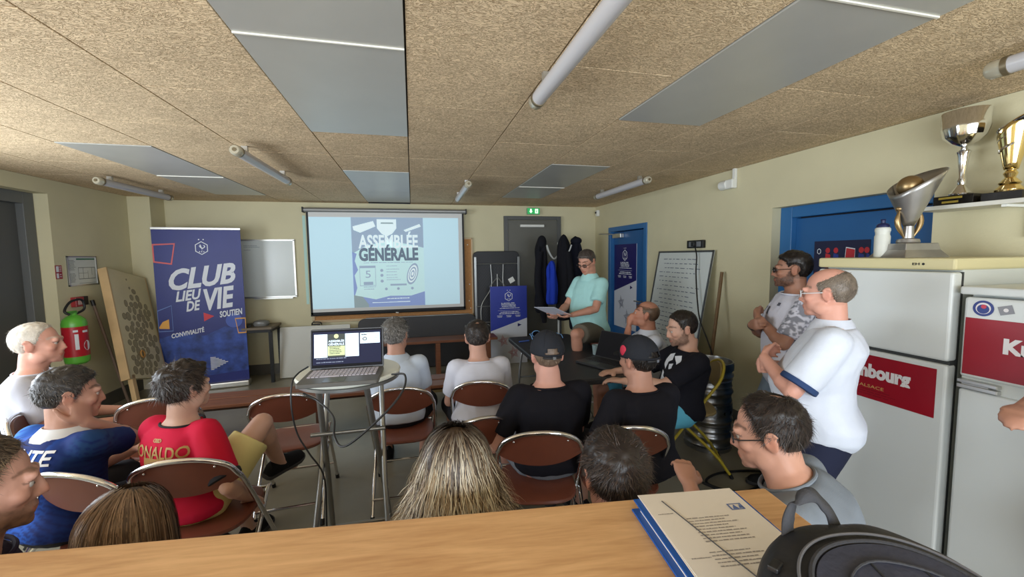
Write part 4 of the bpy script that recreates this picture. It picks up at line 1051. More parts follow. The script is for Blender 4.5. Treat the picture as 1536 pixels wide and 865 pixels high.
# second laptop, paper cup, mouse on the black table --------------------
laptop('open black laptop on the meeting table seen from behind its lid', (1.50, 3.05, .746), -1.15, w=.37, d=.25, h=.24, open_=1.95, keym=M_keyd, deck=mat('dark_deck', rgb(62, 64, 68), rough=.35))
o = MB().lathe([(.028, 0), (.036, .085), (.0365, .088), (.033, .086), (.026, .004), (.001, .004)], seg=24).build('cup', mat('pale_blue_cup', rgb(150, 172, 178), rough=.4)); o.location = (1.60, 3.38, .746); tag(o, 'pale blue cup behind the black laptop', 'cup')
o = MB().loft([ellring(V((0, 0, z)), V((1, 0, 0)), V((0, 1, 0)), w, d, 16, 2.3) for z, w, d in [(0, .028, .05), (.012, .031, .055), (.025, .026, .046), (.034, .014, .028)]]).build('computer_mouse', M_black); o.location = (1.66, 3.22, .746); o.rotation_euler = (0, 0, .5); tag(o, 'black computer mouse beside the pale blue cup', 'mouse')
t = thing('crumpled_paper', 'small crumpled white paper on the far end of the black table', 'paper', (1.30, 4.05, .746))
g = MB(); g.ball((0, 0, .035), (.055, .045, .034), None, 14, 10); me = g
for i, v in enumerate(g.v): f = 1 + .35 * random.Random(i).uniform(-1, 1); g.v[i] = (v[0] * f, v[1] * f, max(.0, v[2] * f))
g.build('wad', mat('white_paper', rgb(228, 228, 226), rough=.8), t, smooth=False)
for k, (x, y, a, lb, c) in enumerate([(1.12, 4.10, .3, 'blue pen lying crosswise on the black table', rgb(60, 90, 160)), (1.42, 3.92, -.5, 'white capped marker pen on the black table', rgb(220, 224, 230))]):
    o = MB().tube([(-.06, 0, .008), (.06, 0, .008)], .0075, 10).build('marker_pen', mat('pen_%d' % k, c, rough=.4)); o.location = (x, y, .746); o.rotation_euler = (0, 0, a); tag(o, lb, 'pen')

# beer kegs --------------------------------------------------------------
M_keg = mat('worn_stainless_steel', (0.40, 0.40, 0.40), rough=.33, metal=1.0, noise=.22, nscale=7, bump=.3, bscale=30)
kp = V((2.44, 2.94, 0))
def keg(label, z, rz):
    t = thing('beer_keg', label, 'keg', (kp.x, kp.y, z), rz, 'stacked beer kegs')
    pr = [(.150, .012), (.180, .03), (.186, .05), (.178, .065), (.178, .10), (.190, .115), (.192, .125), (.184, .14), (.178, .15), (.178, .165), (.184, .172), (.178, .18), (.178, .215), (.184, .222), (.178, .23), (.184, .245), (.192, .258), (.190, .268), (.178, .28), (.176, .30), (.150, .325), (.06, .335), (.0, .336)]
    MB().lathe(pr, seg=56).build('barrel', M_keg, t)
    ring = [(.176, .302), (.190, .305), (.191, .360), (.186, .371), (.178, .371), (.176, .362)]
    # top chime with hand holes
    n = 64; mb = MB(); vs = []
    for r, z_ in ring: vs += [(r * math.cos(2 * PI * k / n), r * math.sin(2 * PI * k / n), z_) for k in range(n)]
    fs = []
    for i in range(len(ring)):
        a = i * n; b_ = ((i + 1) % len(ring)) * n
        for k in range(n):
            if i in (1, 5, 0) and False: continue
            k2 = (k + 1) % n; fs.append((a + k, a + k2, b_ + k2, b_ + k))
    mb.add(vs, fs); rim = mb.build('top_rim', M_keg, t)
    for a in (0, PI / 2, PI, 1.5 * PI):
        mb = MB()
        for rr_ in (.1925,):
            P_ = [V(((rr_) * math.cos(a + u), (rr_) * math.sin(a + u), zz)) for u, zz in [(x / .19, y + .338) for x, y in rrect(.09, .026, .0129, 5)]]
            mb.add([tuple(p) for p in P_], [tuple(range(len(P_)))])
        mb.build('hand_hole', mat('dark_opening', rgb(16, 16, 16), rough=.8), rim, smooth=False)
    MB().lathe([(.036, .333), (.036, .352), (.030, .356), (.0, .356)], seg=24).build('valve', M_chrome, t)
    MB().lathe([(.176, .0), (.188, .002), (.188, .03), (.176, .03)], seg=56).build('bottom_rim', M_keg, t)
    return t
keg('lower of the two stacked steel beer kegs, standing on the floor', 0, .2)
keg('upper of the two stacked steel beer kegs against the right wall', .372, .9)
cable([(1.98, 2.42, .006), (2.05, 2.30, .006), (2.25, 2.22, .02), (2.45, 2.28, .03), (2.50, 2.42, .012), (2.35, 2.48, .01), (2.12, 2.47, .02), (2.0, 2.40, .012), (2.1, 2.26, .012), (2.3, 2.27, .01), (2.6, 2.44, .006), (2.9, 2.6, .006)], 'black cable coiled on the floor in front of the kegs', r=.009, k=6)

# fridges -------------------------------------------------------------
M_fr = mat('white_enamel', rgb(216, 220, 218), rough=.32, noise=.015, nscale=3); M_frc = mat('cream_enamel', rgb(216, 206, 160), rough=.35); M_gap = mat('dark_rubber_gap', rgb(60, 62, 62), rough=.7); M_frside = mat('white_enamel_side', rgb(210, 214, 210), rough=.35)
M_red = mat('dark_red_label', rgb(150, 22, 38), rough=.3, noise=.05, nscale=4); M_lw = mat('label_white', rgb(226, 222, 222), rough=.4); M_lg = mat('label_gold', rgb(196, 150, 92), rough=.4)
XF = 2.38
t = thing('refrigerator', 'taller white fridge-freezer with a cream top, silver trophy standing on it', 'fridge', (XF, 1.64, 0))
MB().span((.065, -.315, .04), (.62, .315, 1.56)).build('cabinet', M_frside, t, smooth=False, bevel=.008)
MB().span((.0, -.322, 1.557), (.63, .322, 1.612)).build('top_cover', M_frc, t, smooth=False, bevel=.01)
MB().span((.065, -.30, 0), (.60, .30, .05)).build('plinth', M_gap, t, smooth=False)
fd = MB().span((.0, -.318, 1.135), (.06, .318, 1.548)).build('freezer_door', M_fr, t, smooth=False, bevel=.012, seg=3)
ld = MB().span((.0, -.318, .06), (.06, .318, 1.118)).build('door', M_fr, t, smooth=False, bevel=.012, seg=3)
MB().span((.02, -.315, 1.116), (.06, .315, 1.138)).build('door_gap', M_gap, t, smooth=False)
MB().span((.058, -.317, .06), (.068, .317, 1.548)).build('door_seal', M_gap, t, smooth=False)
Mf = frame((-.0015, .318, 0), (0, -1, 0), (0, 0, 1))
lb = flat(MB(), Mf, rectp(.02, .855, .600, 1.092), .0).build('label_panel', M_red, ld, smooth=False)
lb.name = 'label_panel'
mk_ = MB(); add_text(mk_, 'Kronenbourg', Mf, .06, .948, .500, 1.045, .001, .055); mk_.build('label_lettering', M_lw, ld, smooth=False)
mk_ = MB(); add_text(mk_, 'ALSACE', Mf, .265, .915, .385, .932, .001, .01); mk_.build('label_small_lettering', M_lg, ld, smooth=False)
mk_ = MB(); lines(mk_, Mf, .10, .46, [.902, .889, .876], .003, .001, 3, True); mk_.build('label_fine_print', mat('label_dark_print', rgb(118, 16, 28), rough=.4), ld, smooth=False)
mk_ = MB(); add_text(mk_, 'EH', Mf, .475, 1.578, .505, 1.590, .0, .03); flat(mk_, Mf, disc(.520, 1.584, .006, 12), .0); mk_.build('top_print', M_black, t, smooth=False)
t = thing('refrigerator', 'shorter white fridge at the right picture edge with two stickers and a red label', 'fridge', (XF, .98, 0))
MB().span((.065, -.31, .04), (.62, .31, 1.45)).build('cabinet', M_frside, t, smooth=False, bevel=.008)
MB().span((.0, -.318, 1.452), (.63, .318, 1.488)).build('top_cover', M_fr, t, smooth=False, bevel=.008)
MB().span((.065, -.30, 0), (.60, .30, .05)).build('plinth', M_gap, t, smooth=False)
fd = MB().span((.0, -.312, 1.085), (.06, .300, 1.442)).build('freezer_door', M_fr, t, smooth=False, bevel=.012, seg=3)
ld = MB().span((.0, -.312, .06), (.06, .300, 1.03)).build('door', M_fr, t, smooth=False, bevel=.012, seg=3)
MB().span((.02, -.31, 1.03), (.06, .30, 1.085)).build('door_gap', M_frside, t, smooth=False)
g = MB(); g.span((-.008, .17, 1.034), (.03, .302, 1.052)); g.span((-.008, .17, 1.058), (.03, .302, 1.074)); g.span((-.002, .20, 1.05), (.03, .29, 1.06)); g.build('hinge', M_alu, t, smooth=False, bevel=.003)
MB().span((.058, -.31, .06), (.068, .31, 1.44)).build('door_seal', M_gap, t, smooth=False)
MB().tube([(-.004, -.06, .985), (-.035, -.08, .985), (-.035, -.26, .985), (-.004, -.28, .985)], .012).build('handle', M_frside, ld)
Mf = frame((-.0015, .300, 0), (0, -1, 0), (0, 0, 1))
flat(MB(), Mf, rectp(.010, 1.100, .600, 1.352), .0).build('label_panel', M_red, fd, smooth=False)
mk_ = MB(); add_text(mk_, 'Kronenbourg', Mf, .135, 1.195, .575, 1.280, .001, .055); mk_.build('label_lettering', M_lw, fd, smooth=False)
mk_ = MB(); add_text(mk_, 'ALSACE', Mf, .20, 1.165, .30, 1.180, .001, .01); mk_.build('label_small_lettering', M_lg, fd, smooth=False)
s1 = flat(MB(), Mf, disc(.065, 1.397, .034, 28), .0005).build('round_sticker', mat('sticker_blue', rgb(44, 62, 130), rough=.4), fd, smooth=False)
flat(MB(), Mf, disc(.065, 1.397, .0245, 24), .001).build('sticker_ring', M_lw, fd, smooth=False)
flat(MB(), Mf, disc(.065, 1.394, .020, 24), .0015).build('sticker_centre', MATS['sticker_blue'], fd, smooth=False)
flat(MB(), Mf, disc(.067, 1.405, .009, 12), .002).build('sticker_mark', mat('sticker_red', rgb(196, 60, 80), rough=.4), fd, smooth=False)
flat(MB(), Mf @ Matrix.Translation((.135, 1.397, 0)) @ Matrix.Rotation(.3, 4, 'Z'), rectp(-.022, -.018, .022, .018), .0005).build('square_sticker', mat('sticker_grey', rgb(136, 136, 142), rough=.4), fd, smooth=False)
g = MB(); Mq = Mf @ Matrix.Translation((.135, 1.397, 0)) @ Matrix.Rotation(.3, 4, 'Z'); flat(g, Mq, disc(0, 0, .008, 12), .001); g.build('sticker_mark', M_lw, fd, smooth=False)

# bar counter ------------------------------------------------------------
def wood_mat():
    m = bpy.data.materials.new('oak_laminate'); m.use_nodes = True; N = m.node_tree.nodes; L = m.node_tree.links; b = N['Principled BSDF']; b.inputs['Roughness'].default_value = .38
    tc = N.new('ShaderNodeTexCoord'); mp = N.new('ShaderNodeMapping'); mp.inputs['Scale'].default_value = (.9, 9, 9); L.new(tc.outputs['Object'], mp.inputs[0])
    n = N.new('ShaderNodeTexNoise'); n.inputs['Scale'].default_value = 3.2; n.inputs['Detail'].default_value = 9; n.inputs['Distortion'].default_value = .9; L.new(mp.outputs[0], n.inputs['Vector'])
    n2 = N.new('ShaderNodeTexNoise'); n2.inputs['Scale'].default_value = 26; n2.inputs['Detail'].default_value = 4; L.new(mp.outputs[0], n2.inputs['Vector'])
    ad = N.new('ShaderNodeMath'); ad.operation = 'MULTIPLY_ADD'; ad.inputs[1].default_value = .3; L.new(n2.outputs[0], ad.inputs[0]); L.new(n.outputs[0], ad.inputs[2])
    cr = N.new('ShaderNodeValToRGB'); cr.color_ramp.elements[0].position = .42; cr.color_ramp.elements[0].color = rgb(186, 140, 94) + (1,); cr.color_ramp.elements[1].position = .85; cr.color_ramp.elements[1].color = rgb(220, 177, 128) + (1,)
    L.new(ad.outputs[0], cr.inputs[0]); L.new(cr.outputs[0], b.inputs['Base Color']); return m
M_oak = wood_mat()
e0, e1 = atz(0, 830, 1.1), atz(1147, 731, 1.1); ca = math.atan2(e1[1] - e0[1], e1[0] - e0[0])
t = thing('bar_counter', 'oak laminate bar counter along the bottom of the picture', 'counter', (float(e1[0]), float(e1[1]), 0), ca)
MB().span((-3.2, -.62, 1.062), (0, 0, 1.10)).build('counter_top', M_oak, t, smooth=False, bevel=.004)
for k in range(5): MB().span((-3.15 + k * .615, -.56, .10), (-3.15 + (k + 1) * .615 - .006, -.54 + .45, 1.062)).build('front_panel', mat('pale_panel', rgb(196, 186, 166), rough=.5), t, smooth=False, bevel=.003)
MB().span((-3.15, -.50, 0), (-.08, -.12, .10)).build('plinth', M_gap, t, smooth=False)
CTR = t
bpy.context.view_layer.update()

# binder with papers -------------------------------------------------------
A_, B_, C_ = atz(958, 745, 1.135), atz(1146, 729, 1.135), atz(1046, 838, 1.135)
ux = V(B_ - A_); uy = V(A_ - C_)
print('binder', ux.length, uy.length, A_, B_, C_)
ang = math.atan2(ux.y, ux.x); Mb = frame((float(C_[0]), float(C_[1]), 1.101), ux, uy)
bw = .215; bh = .30
t = thing('ring_binder', 'blue binder bulging with white sheets on the counter beside the backpack', 'binder', tuple(A_[:2]) + (1.101,), ang)
def tri(o): o.rotation_euler = (0, 0, 0); return o
Bf = lambda z: frame((0, 0, z), (1, 0, 0), (0, 1, 0))
M_binder = mat('blue_binder_cover', rgb(24, 84, 168), rough=.25)
MB().span((-.012, -bh - .015, .0), (bw + .01, .008, .004)).build('cover_back', M_binder, t, smooth=False, bevel=.001)
for k in range(7):
    r = random.Random(k + 3); MB().box((bw / 2 + r.uniform(-.003, .003), -bh / 2 + r.uniform(-.003, .003), .006 + k * .0026), (bw - .006, bh - .012, .0022), Matrix.Rotation(r.uniform(-.012, .012), 3, 'Z')).build('paper_stack', mat('paper_edge', rgb(224, 222, 216), rough=.8), t, smooth=False)
MB().span((-.010, -bh - .012, .0245), (bw + .006, .004, .0275)).build('cover_front', M_binder, t, smooth=False, bevel=.001)
for k, (a, dx, dy) in enumerate([(.02, .004, -.002), (-.015, -.002, .006), (.0, .0, .004)]):
    o = MB().box((bw / 2 + dx, -bh / 2 + dy + .012, .0285 + k * .0012), (.21, .285, .0009), Matrix.Rotation(a, 3, 'Z')).build('sheet', mat('paper_top', rgb(226, 220, 212), rough=.75), t, smooth=False)
Mp = Matrix.Translation((bw / 2 - .105, -bh + .02, .0316))
ink = mat('grey_ink', rgb(146, 140, 138), rough=.8)
g = MB(); lines(g, Mp, .06, .16, [.20 - .008 * k for k in range(9)], .0022, .0003, 5); lines(g, Mp, .05, .15, [.11 - .008 * k for k in range(5)], .0022, .0003, 8); lines(g, Mp, .012, .05, [.22, .10], .002, .0003, 9); g.build('printed_lines', ink, t, smooth=False)
MB().tube([Mp @ V((.040, .262, .0006)), Mp @ V((.098, .03, .0006))], .0011, 6).build('dark_stroke', mat('dark_ink', rgb(70, 70, 72)), t)
g = MB(); outline(g, Mp, [(.165, .215), (.195, .215), (.195, .235), (.165, .235)], .003, .0004); flat(g, Mp, [(.170, .218), (.178, .232), (.183, .218)], .0004); flat(g, Mp, [(.184, .219), (.193, .219), (.190, .232)], .0004); g.build('printed_logo', mat('blue_ink', rgb(86, 110, 166)), t, smooth=False)

# backpack --------------------------------------------------------------
M_nylon = mat('black_nylon', rgb(26, 27, 31), rough=.5, noise=.15, nscale=6, bump=.9, bscale=30); M_web = mat('black_webbing', rgb(46, 46, 50), rough=.8, bump=.6, bscale=200)
bp0 = V((.560, .270, 1.103))
t = thing('backpack', 'black backpack lying on the counter in front of the fridges, handle loop up', 'backpack', bp0, -.16)
t.scale = (.96, .93, .93); TI = Matrix.Rotation(.23, 4, 'X')
def arch(w, h, n=22, base=.0):
    pts = [(w, base), (w, h * .35)] + [(w * math.cos(a) ** .9, h * .35 + h * .65 * math.sin(a) ** .9) for a in np.linspace(.08, PI / 2 - .02, n)]
    return pts + [(-x, y) for x, y in pts[::-1]]
def aring(w, h, z, base=0): return [TI @ V((x, y, z)) for x, y in arch(w, h, base=base)]
mb = MB(); mb.loft([aring(.140, .215, .002), aring(.160, .238, .018), aring(.168, .248, .05), aring(.166, .246, .075), aring(.156, .234, .098), aring(.142, .218, .110)])
body = mb.build('main_bag', M_nylon, t, sub=1)
me = body.data; co = get_co(me); h = vnoise(co, 22, 2) * .004; co += get_no(me) * h[:, None]; me.vertices.foreach_set('co', co.ravel())
M_pocket = mat('slate_pocket_cloth', rgb(44, 47, 62), rough=.65, noise=.12, nscale=12, bump=.8, bscale=60)
mb = MB(); mb.loft([aring(.120, .184, .108), aring(.117, .180, .116), aring(.09, .145, .118), aring(.05, .09, .117)]); mb.build('front_pocket', M_pocket, t, sub=0)
MB().tube(catmull(aring(.121, .186, .114), 2), .0036, 8).build('piping', M_web, t); MB().tube(catmull(aring(.133, .200, .1125), 2), .0022, 8).build('zip', mat('grey_zip', rgb(92, 92, 96), rough=.5), t)
for x in (-.075, -.01, .06, .10): MB().tube([TI @ V((x, .02, .1185)), TI @ V((x * .9, .155 - abs(x) * .4, .1185))], .0016, 6).build('seam', M_nylon, t)
MB().tube(catmull([TI @ V(p) for p in [(-.09, .06, .119), (-.06, .125, .120), (0, .150, .120), (.07, .12, .120), (.10, .05, .119)]], 5), .0018, 6).build('curved_seam', M_web, t)
def strap(pts, w, m, nm, th=.0016):
    P_ = catmull([V(p) for p, _ in pts], 6); W_ = catmull([V(q) for _, q in pts], 6); a = [p - q.normalized() * w for p, q in zip(P_, W_)]; b = [p + q.normalized() * w for p, q in zip(P_, W_)]
    mb = MB(); n = len(a); mb.add(a + b, [(i, i + 1, n + i + 1, n + i) for i in range(n - 1)]); o = mb.build(nm, m, t); s_ = o.modifiers.new('s', 'SOLIDIFY'); s_.thickness = th * 2; return o
hb_ = lambda x, y, z: TI @ V((x, y, z))
strap([(hb_(-.072, .205, .075), (1, .3, .3)), (hb_(-.070, .222, .105), (1, .2, .4)), (hb_(-.062, .232, .130), (.6, .2, -.7)), (hb_(-.050, .236, .150), (.3, .6, .5)), (hb_(-.030, .238, .152), (0, .5, .8)), (hb_(-.010, .240, .132), (.4, .6, .5)), (hb_(.008, .240, .112), (.7, .5, .2)), (hb_(.020, .232, .085), (1, .2, .1))], .011, M_web, 'handle_loop')
strap([(hb_(-.10, .19, .05), (.4, .3, .8)), (hb_(-.14, .16, .08), (.4, .3, .8)), (hb_(-.165, .10, .095), (.2, .3, .8)), (hb_(-.172, .03, .08), (.1, .3, .9))], .014, M_nylon, 'shoulder_strap')
MB().box(hb_(-.128, .168, .100), (.022, .014, .008), (Matrix.Rotation(.6, 3, 'Z'))).build('buckle', M_black, t, smooth=False, bevel=.002)
MB().prism([(x, y) for x, y in rrect(.11, .05, .008)], .005, TI @ Matrix.Translation((-.02, .055, .121))).build('luggage_tag', mat('pale_blue_tag', rgb(176, 204, 214), rough=.4), t, bevel=.001)
# ================================================================ the audience
C_navy = cloth('navy_denim', rgb(34, 38, 58)); C_whitetee = cloth('white_tee_cloth', rgb(206, 208, 220)); C_bluepolo = cloth('pale_blue_polo_cloth', rgb(196, 208, 224))
C_black = cloth('black_cotton', rgb(24, 24, 32)); C_grey = cloth('heather_grey_cloth', rgb(120, 128, 138)); C_mint = cloth('mint_cloth', rgb(160, 206, 204))
C_khaki = cloth('grey_brown_cloth', rgb(96, 92, 82)); C_dark = cloth('dark_shorts_cloth', rgb(38, 38, 44)); C_cream = cloth('cream_yellow_cloth', rgb(226, 214, 150))
C_white = cloth('white_polo_cloth', rgb(206, 212, 224)); C_jeans = cloth('light_jeans', rgb(126, 142, 160)); C_lgrey = cloth('light_grey_shorts', rgb(128, 134, 142))
C_cyan = cloth('cyan_shorts', rgb(96, 178, 206)); C_teal = cloth('navy_trim', rgb(46, 66, 104))
def L3(*c): return rgb(*c)

P = {}
# 1 white-haired man
P[1] = person('white-haired man in a white T-shirt seated at the far left in profile', atd(58, 516, 2.42), -1.15, -1.30, lean=.05, fat=1.1, s=1.04, skin=(210, 156, 137), shirt=dict(mat=C_whitetee), pants=dict(mat=C_khaki, len=.9),
    hair=dict(col=L3(196, 188, 176), col2=L3(226, 220, 210), t=.006, len=.010, n=2600, recede=.6, w=.8), faceopt=dict(browcol=L3(190, 180, 168)), vox=.0075, hp=.0)
# 2 man in blue jersey, cheek on his hand
def paint_blue(co, sp, s, Pp, Nn):
    ax = np.array((Nn - Pp).normalized()); t = ((co - np.array(Pp)) @ ax) / (Nn - Pp).length
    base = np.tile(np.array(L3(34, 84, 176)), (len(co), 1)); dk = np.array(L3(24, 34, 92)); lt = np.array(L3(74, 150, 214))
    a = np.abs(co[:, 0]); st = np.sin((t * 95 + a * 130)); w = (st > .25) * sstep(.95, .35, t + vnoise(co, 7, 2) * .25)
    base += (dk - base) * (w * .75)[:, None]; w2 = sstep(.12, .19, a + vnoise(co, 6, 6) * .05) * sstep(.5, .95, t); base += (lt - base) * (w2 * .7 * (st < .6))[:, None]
    w3 = (a < .075) * (t > .84); base += (dk - base) * (w3 * .85)[:, None]; w4 = sstep(.03, .12, co[:, 0]); base += (dk * .8 - base) * (w4 * .8)[:, None]; return base  # wearer's right side darkened: part jersey design, part shade put into the colour
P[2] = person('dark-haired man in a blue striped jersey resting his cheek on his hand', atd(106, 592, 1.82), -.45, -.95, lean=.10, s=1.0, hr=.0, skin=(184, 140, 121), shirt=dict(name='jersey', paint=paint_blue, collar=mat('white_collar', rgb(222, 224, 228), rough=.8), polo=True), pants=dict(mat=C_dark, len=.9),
    arms={'R': ((.060, .050, -.115, 1), (.45, .35, -1))}, palm={'R': ((-1, -.3, .3), (-.1, .1, 1))}, curl=(.6, .5),
    hair=dict(col=L3(44, 40, 38), col2=L3(96, 88, 82), t=.012, len=.016, n=4200), vox=.0065, hp=.12)
surf_text(P[2], 'KANTE', mat('jersey_white', rgb(228, 230, 236), rough=.7), (-.01, .79), .25, .056, bold=.02, name='player_name')
surf_text(P[2], '13', mat('jersey_white', rgb(228, 230, 236), rough=.7), (-.01, .50), .17, .17, bold=.05, name='player_number')
# 3 boy in the red jersey
def paint_red(co, sp, s, Pp, Nn):
    base = np.tile(np.array(L3(196, 24, 50)), (len(co), 1)); w = np.clip(vnoise(co, 5, 8) * .5 + .3, 0, 1)
    return base + (np.array(L3(216, 40, 84)) - base) * w[:, None]
P[3] = person('dark-haired boy in a red football jersey and pale yellow shorts, one leg crossed over', atd(279, 582, 1.90), -.42, -.66, lean=-.02, side=.03, s=.93, shoulders=.92, skin=(196, 156, 137), shirt=dict(name='jersey', paint=paint_red, collar=mat('dark_neckband', rgb(20, 18, 26), rough=.8), trim=mat('dark_neckband', rgb(20, 18, 26))), pants=dict(mat=C_cream, len=.80, loose=.02),
    arms={'R': ((.24, .10, .50), (.5, -.6, 0)), 'L': ((-.16, .30, .60), (-.6, -.5, 0))},
    legs={'R': (tuple(atd(418, 690, 2.36)) + (2,), (.35, .25, 1)), 'L': ((-.10, .42, .085), None)}, sleeve=.80, infl=.018,
    hair=dict(col=L3(34, 27, 24), col2=L3(72, 58, 50), t=.024, len=.030, n=5200, quiff=.012, rough=.5), vox=.0075, hp=-.02)
M_gold = mat('gold_print', rgb(188, 152, 92), rough=.6)
surf_text(P[3], 'RONALDO', M_gold, (0.0, .74), .27, .050, bold=.015, name='player_name')
surf_text(P[3], '7', M_gold, (0, .42), .12, .20, bold=.04, name='player_number')
g = MB()
for k in range(3): outline(g, Matrix.Identity(4), disc(-.25 + k * .2, 0, .22, 8), .06, 0)
surf_text(P[3], '', M_gold, (0, .86), .05, .035, name='brand_mark', poly=([(v[0], v[1]) for v in g.v], g.f))
# 4 man in profile at the left edge
P[4] = person('close bearded man in profile at the left picture edge in a dark shirt', atd(-32, 735, .98), -.92, -.98, lean=.08, s=1.0, hp=.12, skin=(194, 146, 127), shirt=dict(mat=cloth('dark_purple_cotton', rgb(40, 30, 52))), pants=dict(mat=C_dark, len=.9),
    hair=dict(col=L3(58, 46, 36), col2=L3(138, 118, 94), t=.010, len=.016, n=7000, w=.55, recede=.4), faceopt=dict(beard=.6, beardcol=L3(96, 76, 62), browcol=L3(112, 84, 66)), vox=.0052)
# 5 child with long light-brown hair
P[5] = person('child with long straight light brown hair seen from behind, head just above the counter', atd(195, 800, 1.08), -.35, -.15, lean=.0, s=.84, seat=.43, hp=.15, skin=(202, 166, 147), shirt=dict(mat=C_dark), pants=dict(mat=C_dark, len=.9),
    hair=dict(long=1, n=5200, len=.40, cols=[L3(110, 84, 64), L3(146, 118, 94), L3(80, 60, 46), L3(168, 144, 120)], prob=[.4, .25, .25, .1], root=L3(110, 88, 66), wave=.012, flare=-.05, vol=.8, w=.0013, under_col=L3(60, 46, 34), whorl=(0.1, .1, .98), rootlen=.05), hs=.93)
# 6 grey-haired man
P[6] = person('grey-haired man in a light blue shirt seen from behind, sunglasses on his head', atd(594, 503, 2.95), -.05, -.35, lean=.06, s=1.0, skin=(194, 148, 129), shirt=dict(mat=C_bluepolo, polo=True), pants=dict(mat=C_dark, len=.9), fat=.5,
    hair=dict(col=L3(84, 82, 80), col2=L3(186, 184, 182), t=.016, len=.020, n=4600, w=1.1), faceopt=dict(), legs={'R': ((.16, .30, .085), None)})
glasses(P[6], M_black, lens=mat('sunglass_lens', rgb(20, 20, 24), rough=.08), up=.085, back=.03, name='sunglasses')
# 7 white T-shirt
P[7] = person('short-haired man in a white T-shirt seen from behind in front of the screen', atd(716, 507, 2.90), .0, -.12, lean=.10, s=1.0, hp=.15, skin=(192, 148, 129), shirt=dict(mat=C_whitetee), pants=dict(mat=C_dark, len=.95), infl=.018,
    hair=dict(col=L3(34, 29, 27), col2=L3(84, 72, 66), t=.011, len=.014, n=4600, bald=[(.0, -.068, .105, .014)], w=1.0), faceopt=dict())
glasses(P[7], M_steelgrey, lens=MATS['sunglass_lens'], up=.085, back=.03, name='sunglasses')
# 8 black cap, left
P[8] = person('man in a black cap with blue-rimmed glasses on top, black T-shirt', atd(820, 533, 2.28), -.02, -.06, lean=.06, s=1.04, shoulders=1.06, skin=(204, 154, 139), shirt=dict(mat=C_black), pants=dict(mat=C_lgrey, len=.9, loose=.02), fat=.4, infl=.017,
    hair=dict(col=L3(110, 92, 78), col2=L3(150, 130, 110), t=.003, len=.006, n=1500), arms={'L': ((-.24, .26, .58), (-.5, -.7, -.4))})
cap_hat(P[8], cloth('cap_cloth', rgb(38, 40, 46)), mat('skin_gap_strap', rgb(30, 30, 34)), tilt=.0)
glasses(P[8], mat('blue_frame', rgb(92, 140, 190), rough=.3), lens=MATS['sunglass_lens'], up=.10, back=.0, name='sunglasses')
# 9 black cap, right
P[9] = person('man in a black cap with a red mark, black T-shirt', atd(956, 540, 2.22), .10, .30, lean=.07, s=1.0, shoulders=1.05, skin=(184, 138, 119), shirt=dict(mat=C_black), pants=dict(mat=C_black, len=.9), infl=.017,
    hair=dict(col=L3(26, 22, 20), col2=L3(60, 50, 44), t=.008, len=.012, n=2400), arms={'L': ((-.26, .14, .56), (-.6, -.7, -.2))}, palm={'L': ((.8, .2, -.4), None)})
h = cap_hat(P[9], cloth('cap_cloth', rgb(38, 40, 46)), mat('skin_gap_strap', rgb(30, 30, 34)), tilt=-.05)
T9 = P[9]['T']; mk = MB(); mk.ball(T9 @ V((-.0845, .022, .060)), (.006, .022, .030), T9.to_3x3()); mk.build('red_patch', mat('cap_red', rgb(188, 40, 66), rough=.7), h)
# 10 woman
P[10] = person('woman with shoulder-length blonde-streaked hair seen from behind at the counter', atd(684, 704, 1.15), .0, .0, lean=.03, s=.94, skin=(202, 161, 141), shirt=dict(mat=C_dark), pants=dict(mat=C_dark, len=1.9),
    hair=dict(long=1, n=6500, len=.34, cols=[L3(66, 52, 42), L3(170, 148, 118), L3(232, 220, 194), L3(116, 94, 74)], prob=[.26, .24, .34, .16], root=L3(54, 40, 32), wave=.34, flare=1.3, vol=1.1, w=.0010, under_col=L3(74, 58, 44), whorl=(0, -.1, .99), rootlen=.32), hp=.05)
# 11 boy at the counter
P[11] = person('dark-brown-haired boy seen from behind just beyond the counter', atd(920, 712, 1.08), .0, -.05, lean=.0, s=.93, seat=.43, hp=.10, skin=(184, 134, 115), shirt=dict(mat=C_dark), pants=dict(mat=C_dark, len=.9),
    hair=dict(col=L3(30, 23, 21), col2=L3(74, 58, 50), t=.016, len=.020, n=9000, w=.6, rough=.25, whorl=(-.1, -.75, .66)), faceopt=dict())
# 12 standing reader
P[12] = person('standing grey-haired man in a mint polo shirt and glasses reading from a sheet of paper', atd(880, 393, 4.15), 1.95, 2.15, 'stand', s=.98, lean=.06, hp=.42, skin=(184, 134, 113), fat=.8, shirt=dict(mat=C_mint, polo=True), pants=dict(mat=C_khaki, len=.86, loose=.022),
    arms={'R': ((.10, .40, 1.06), (.6, -.4, -.8)), 'L': ((-.12, .40, 1.08), (-.6, -.4, -.8))}, palm={'R': ((-.2, .1, 1), None), 'L': ((.2, .1, 1), None)}, curl=(.5, .5),
    legs={'L': ((-.16, .36, .50), (-.2, .8, .6)), 'R': ((.12, .0, .085), None)},
    hair=dict(col=L3(62, 54, 50), col2=L3(132, 124, 118), t=.010, len=.014, n=3000), infl=.02)
glasses(P[12], M_black)
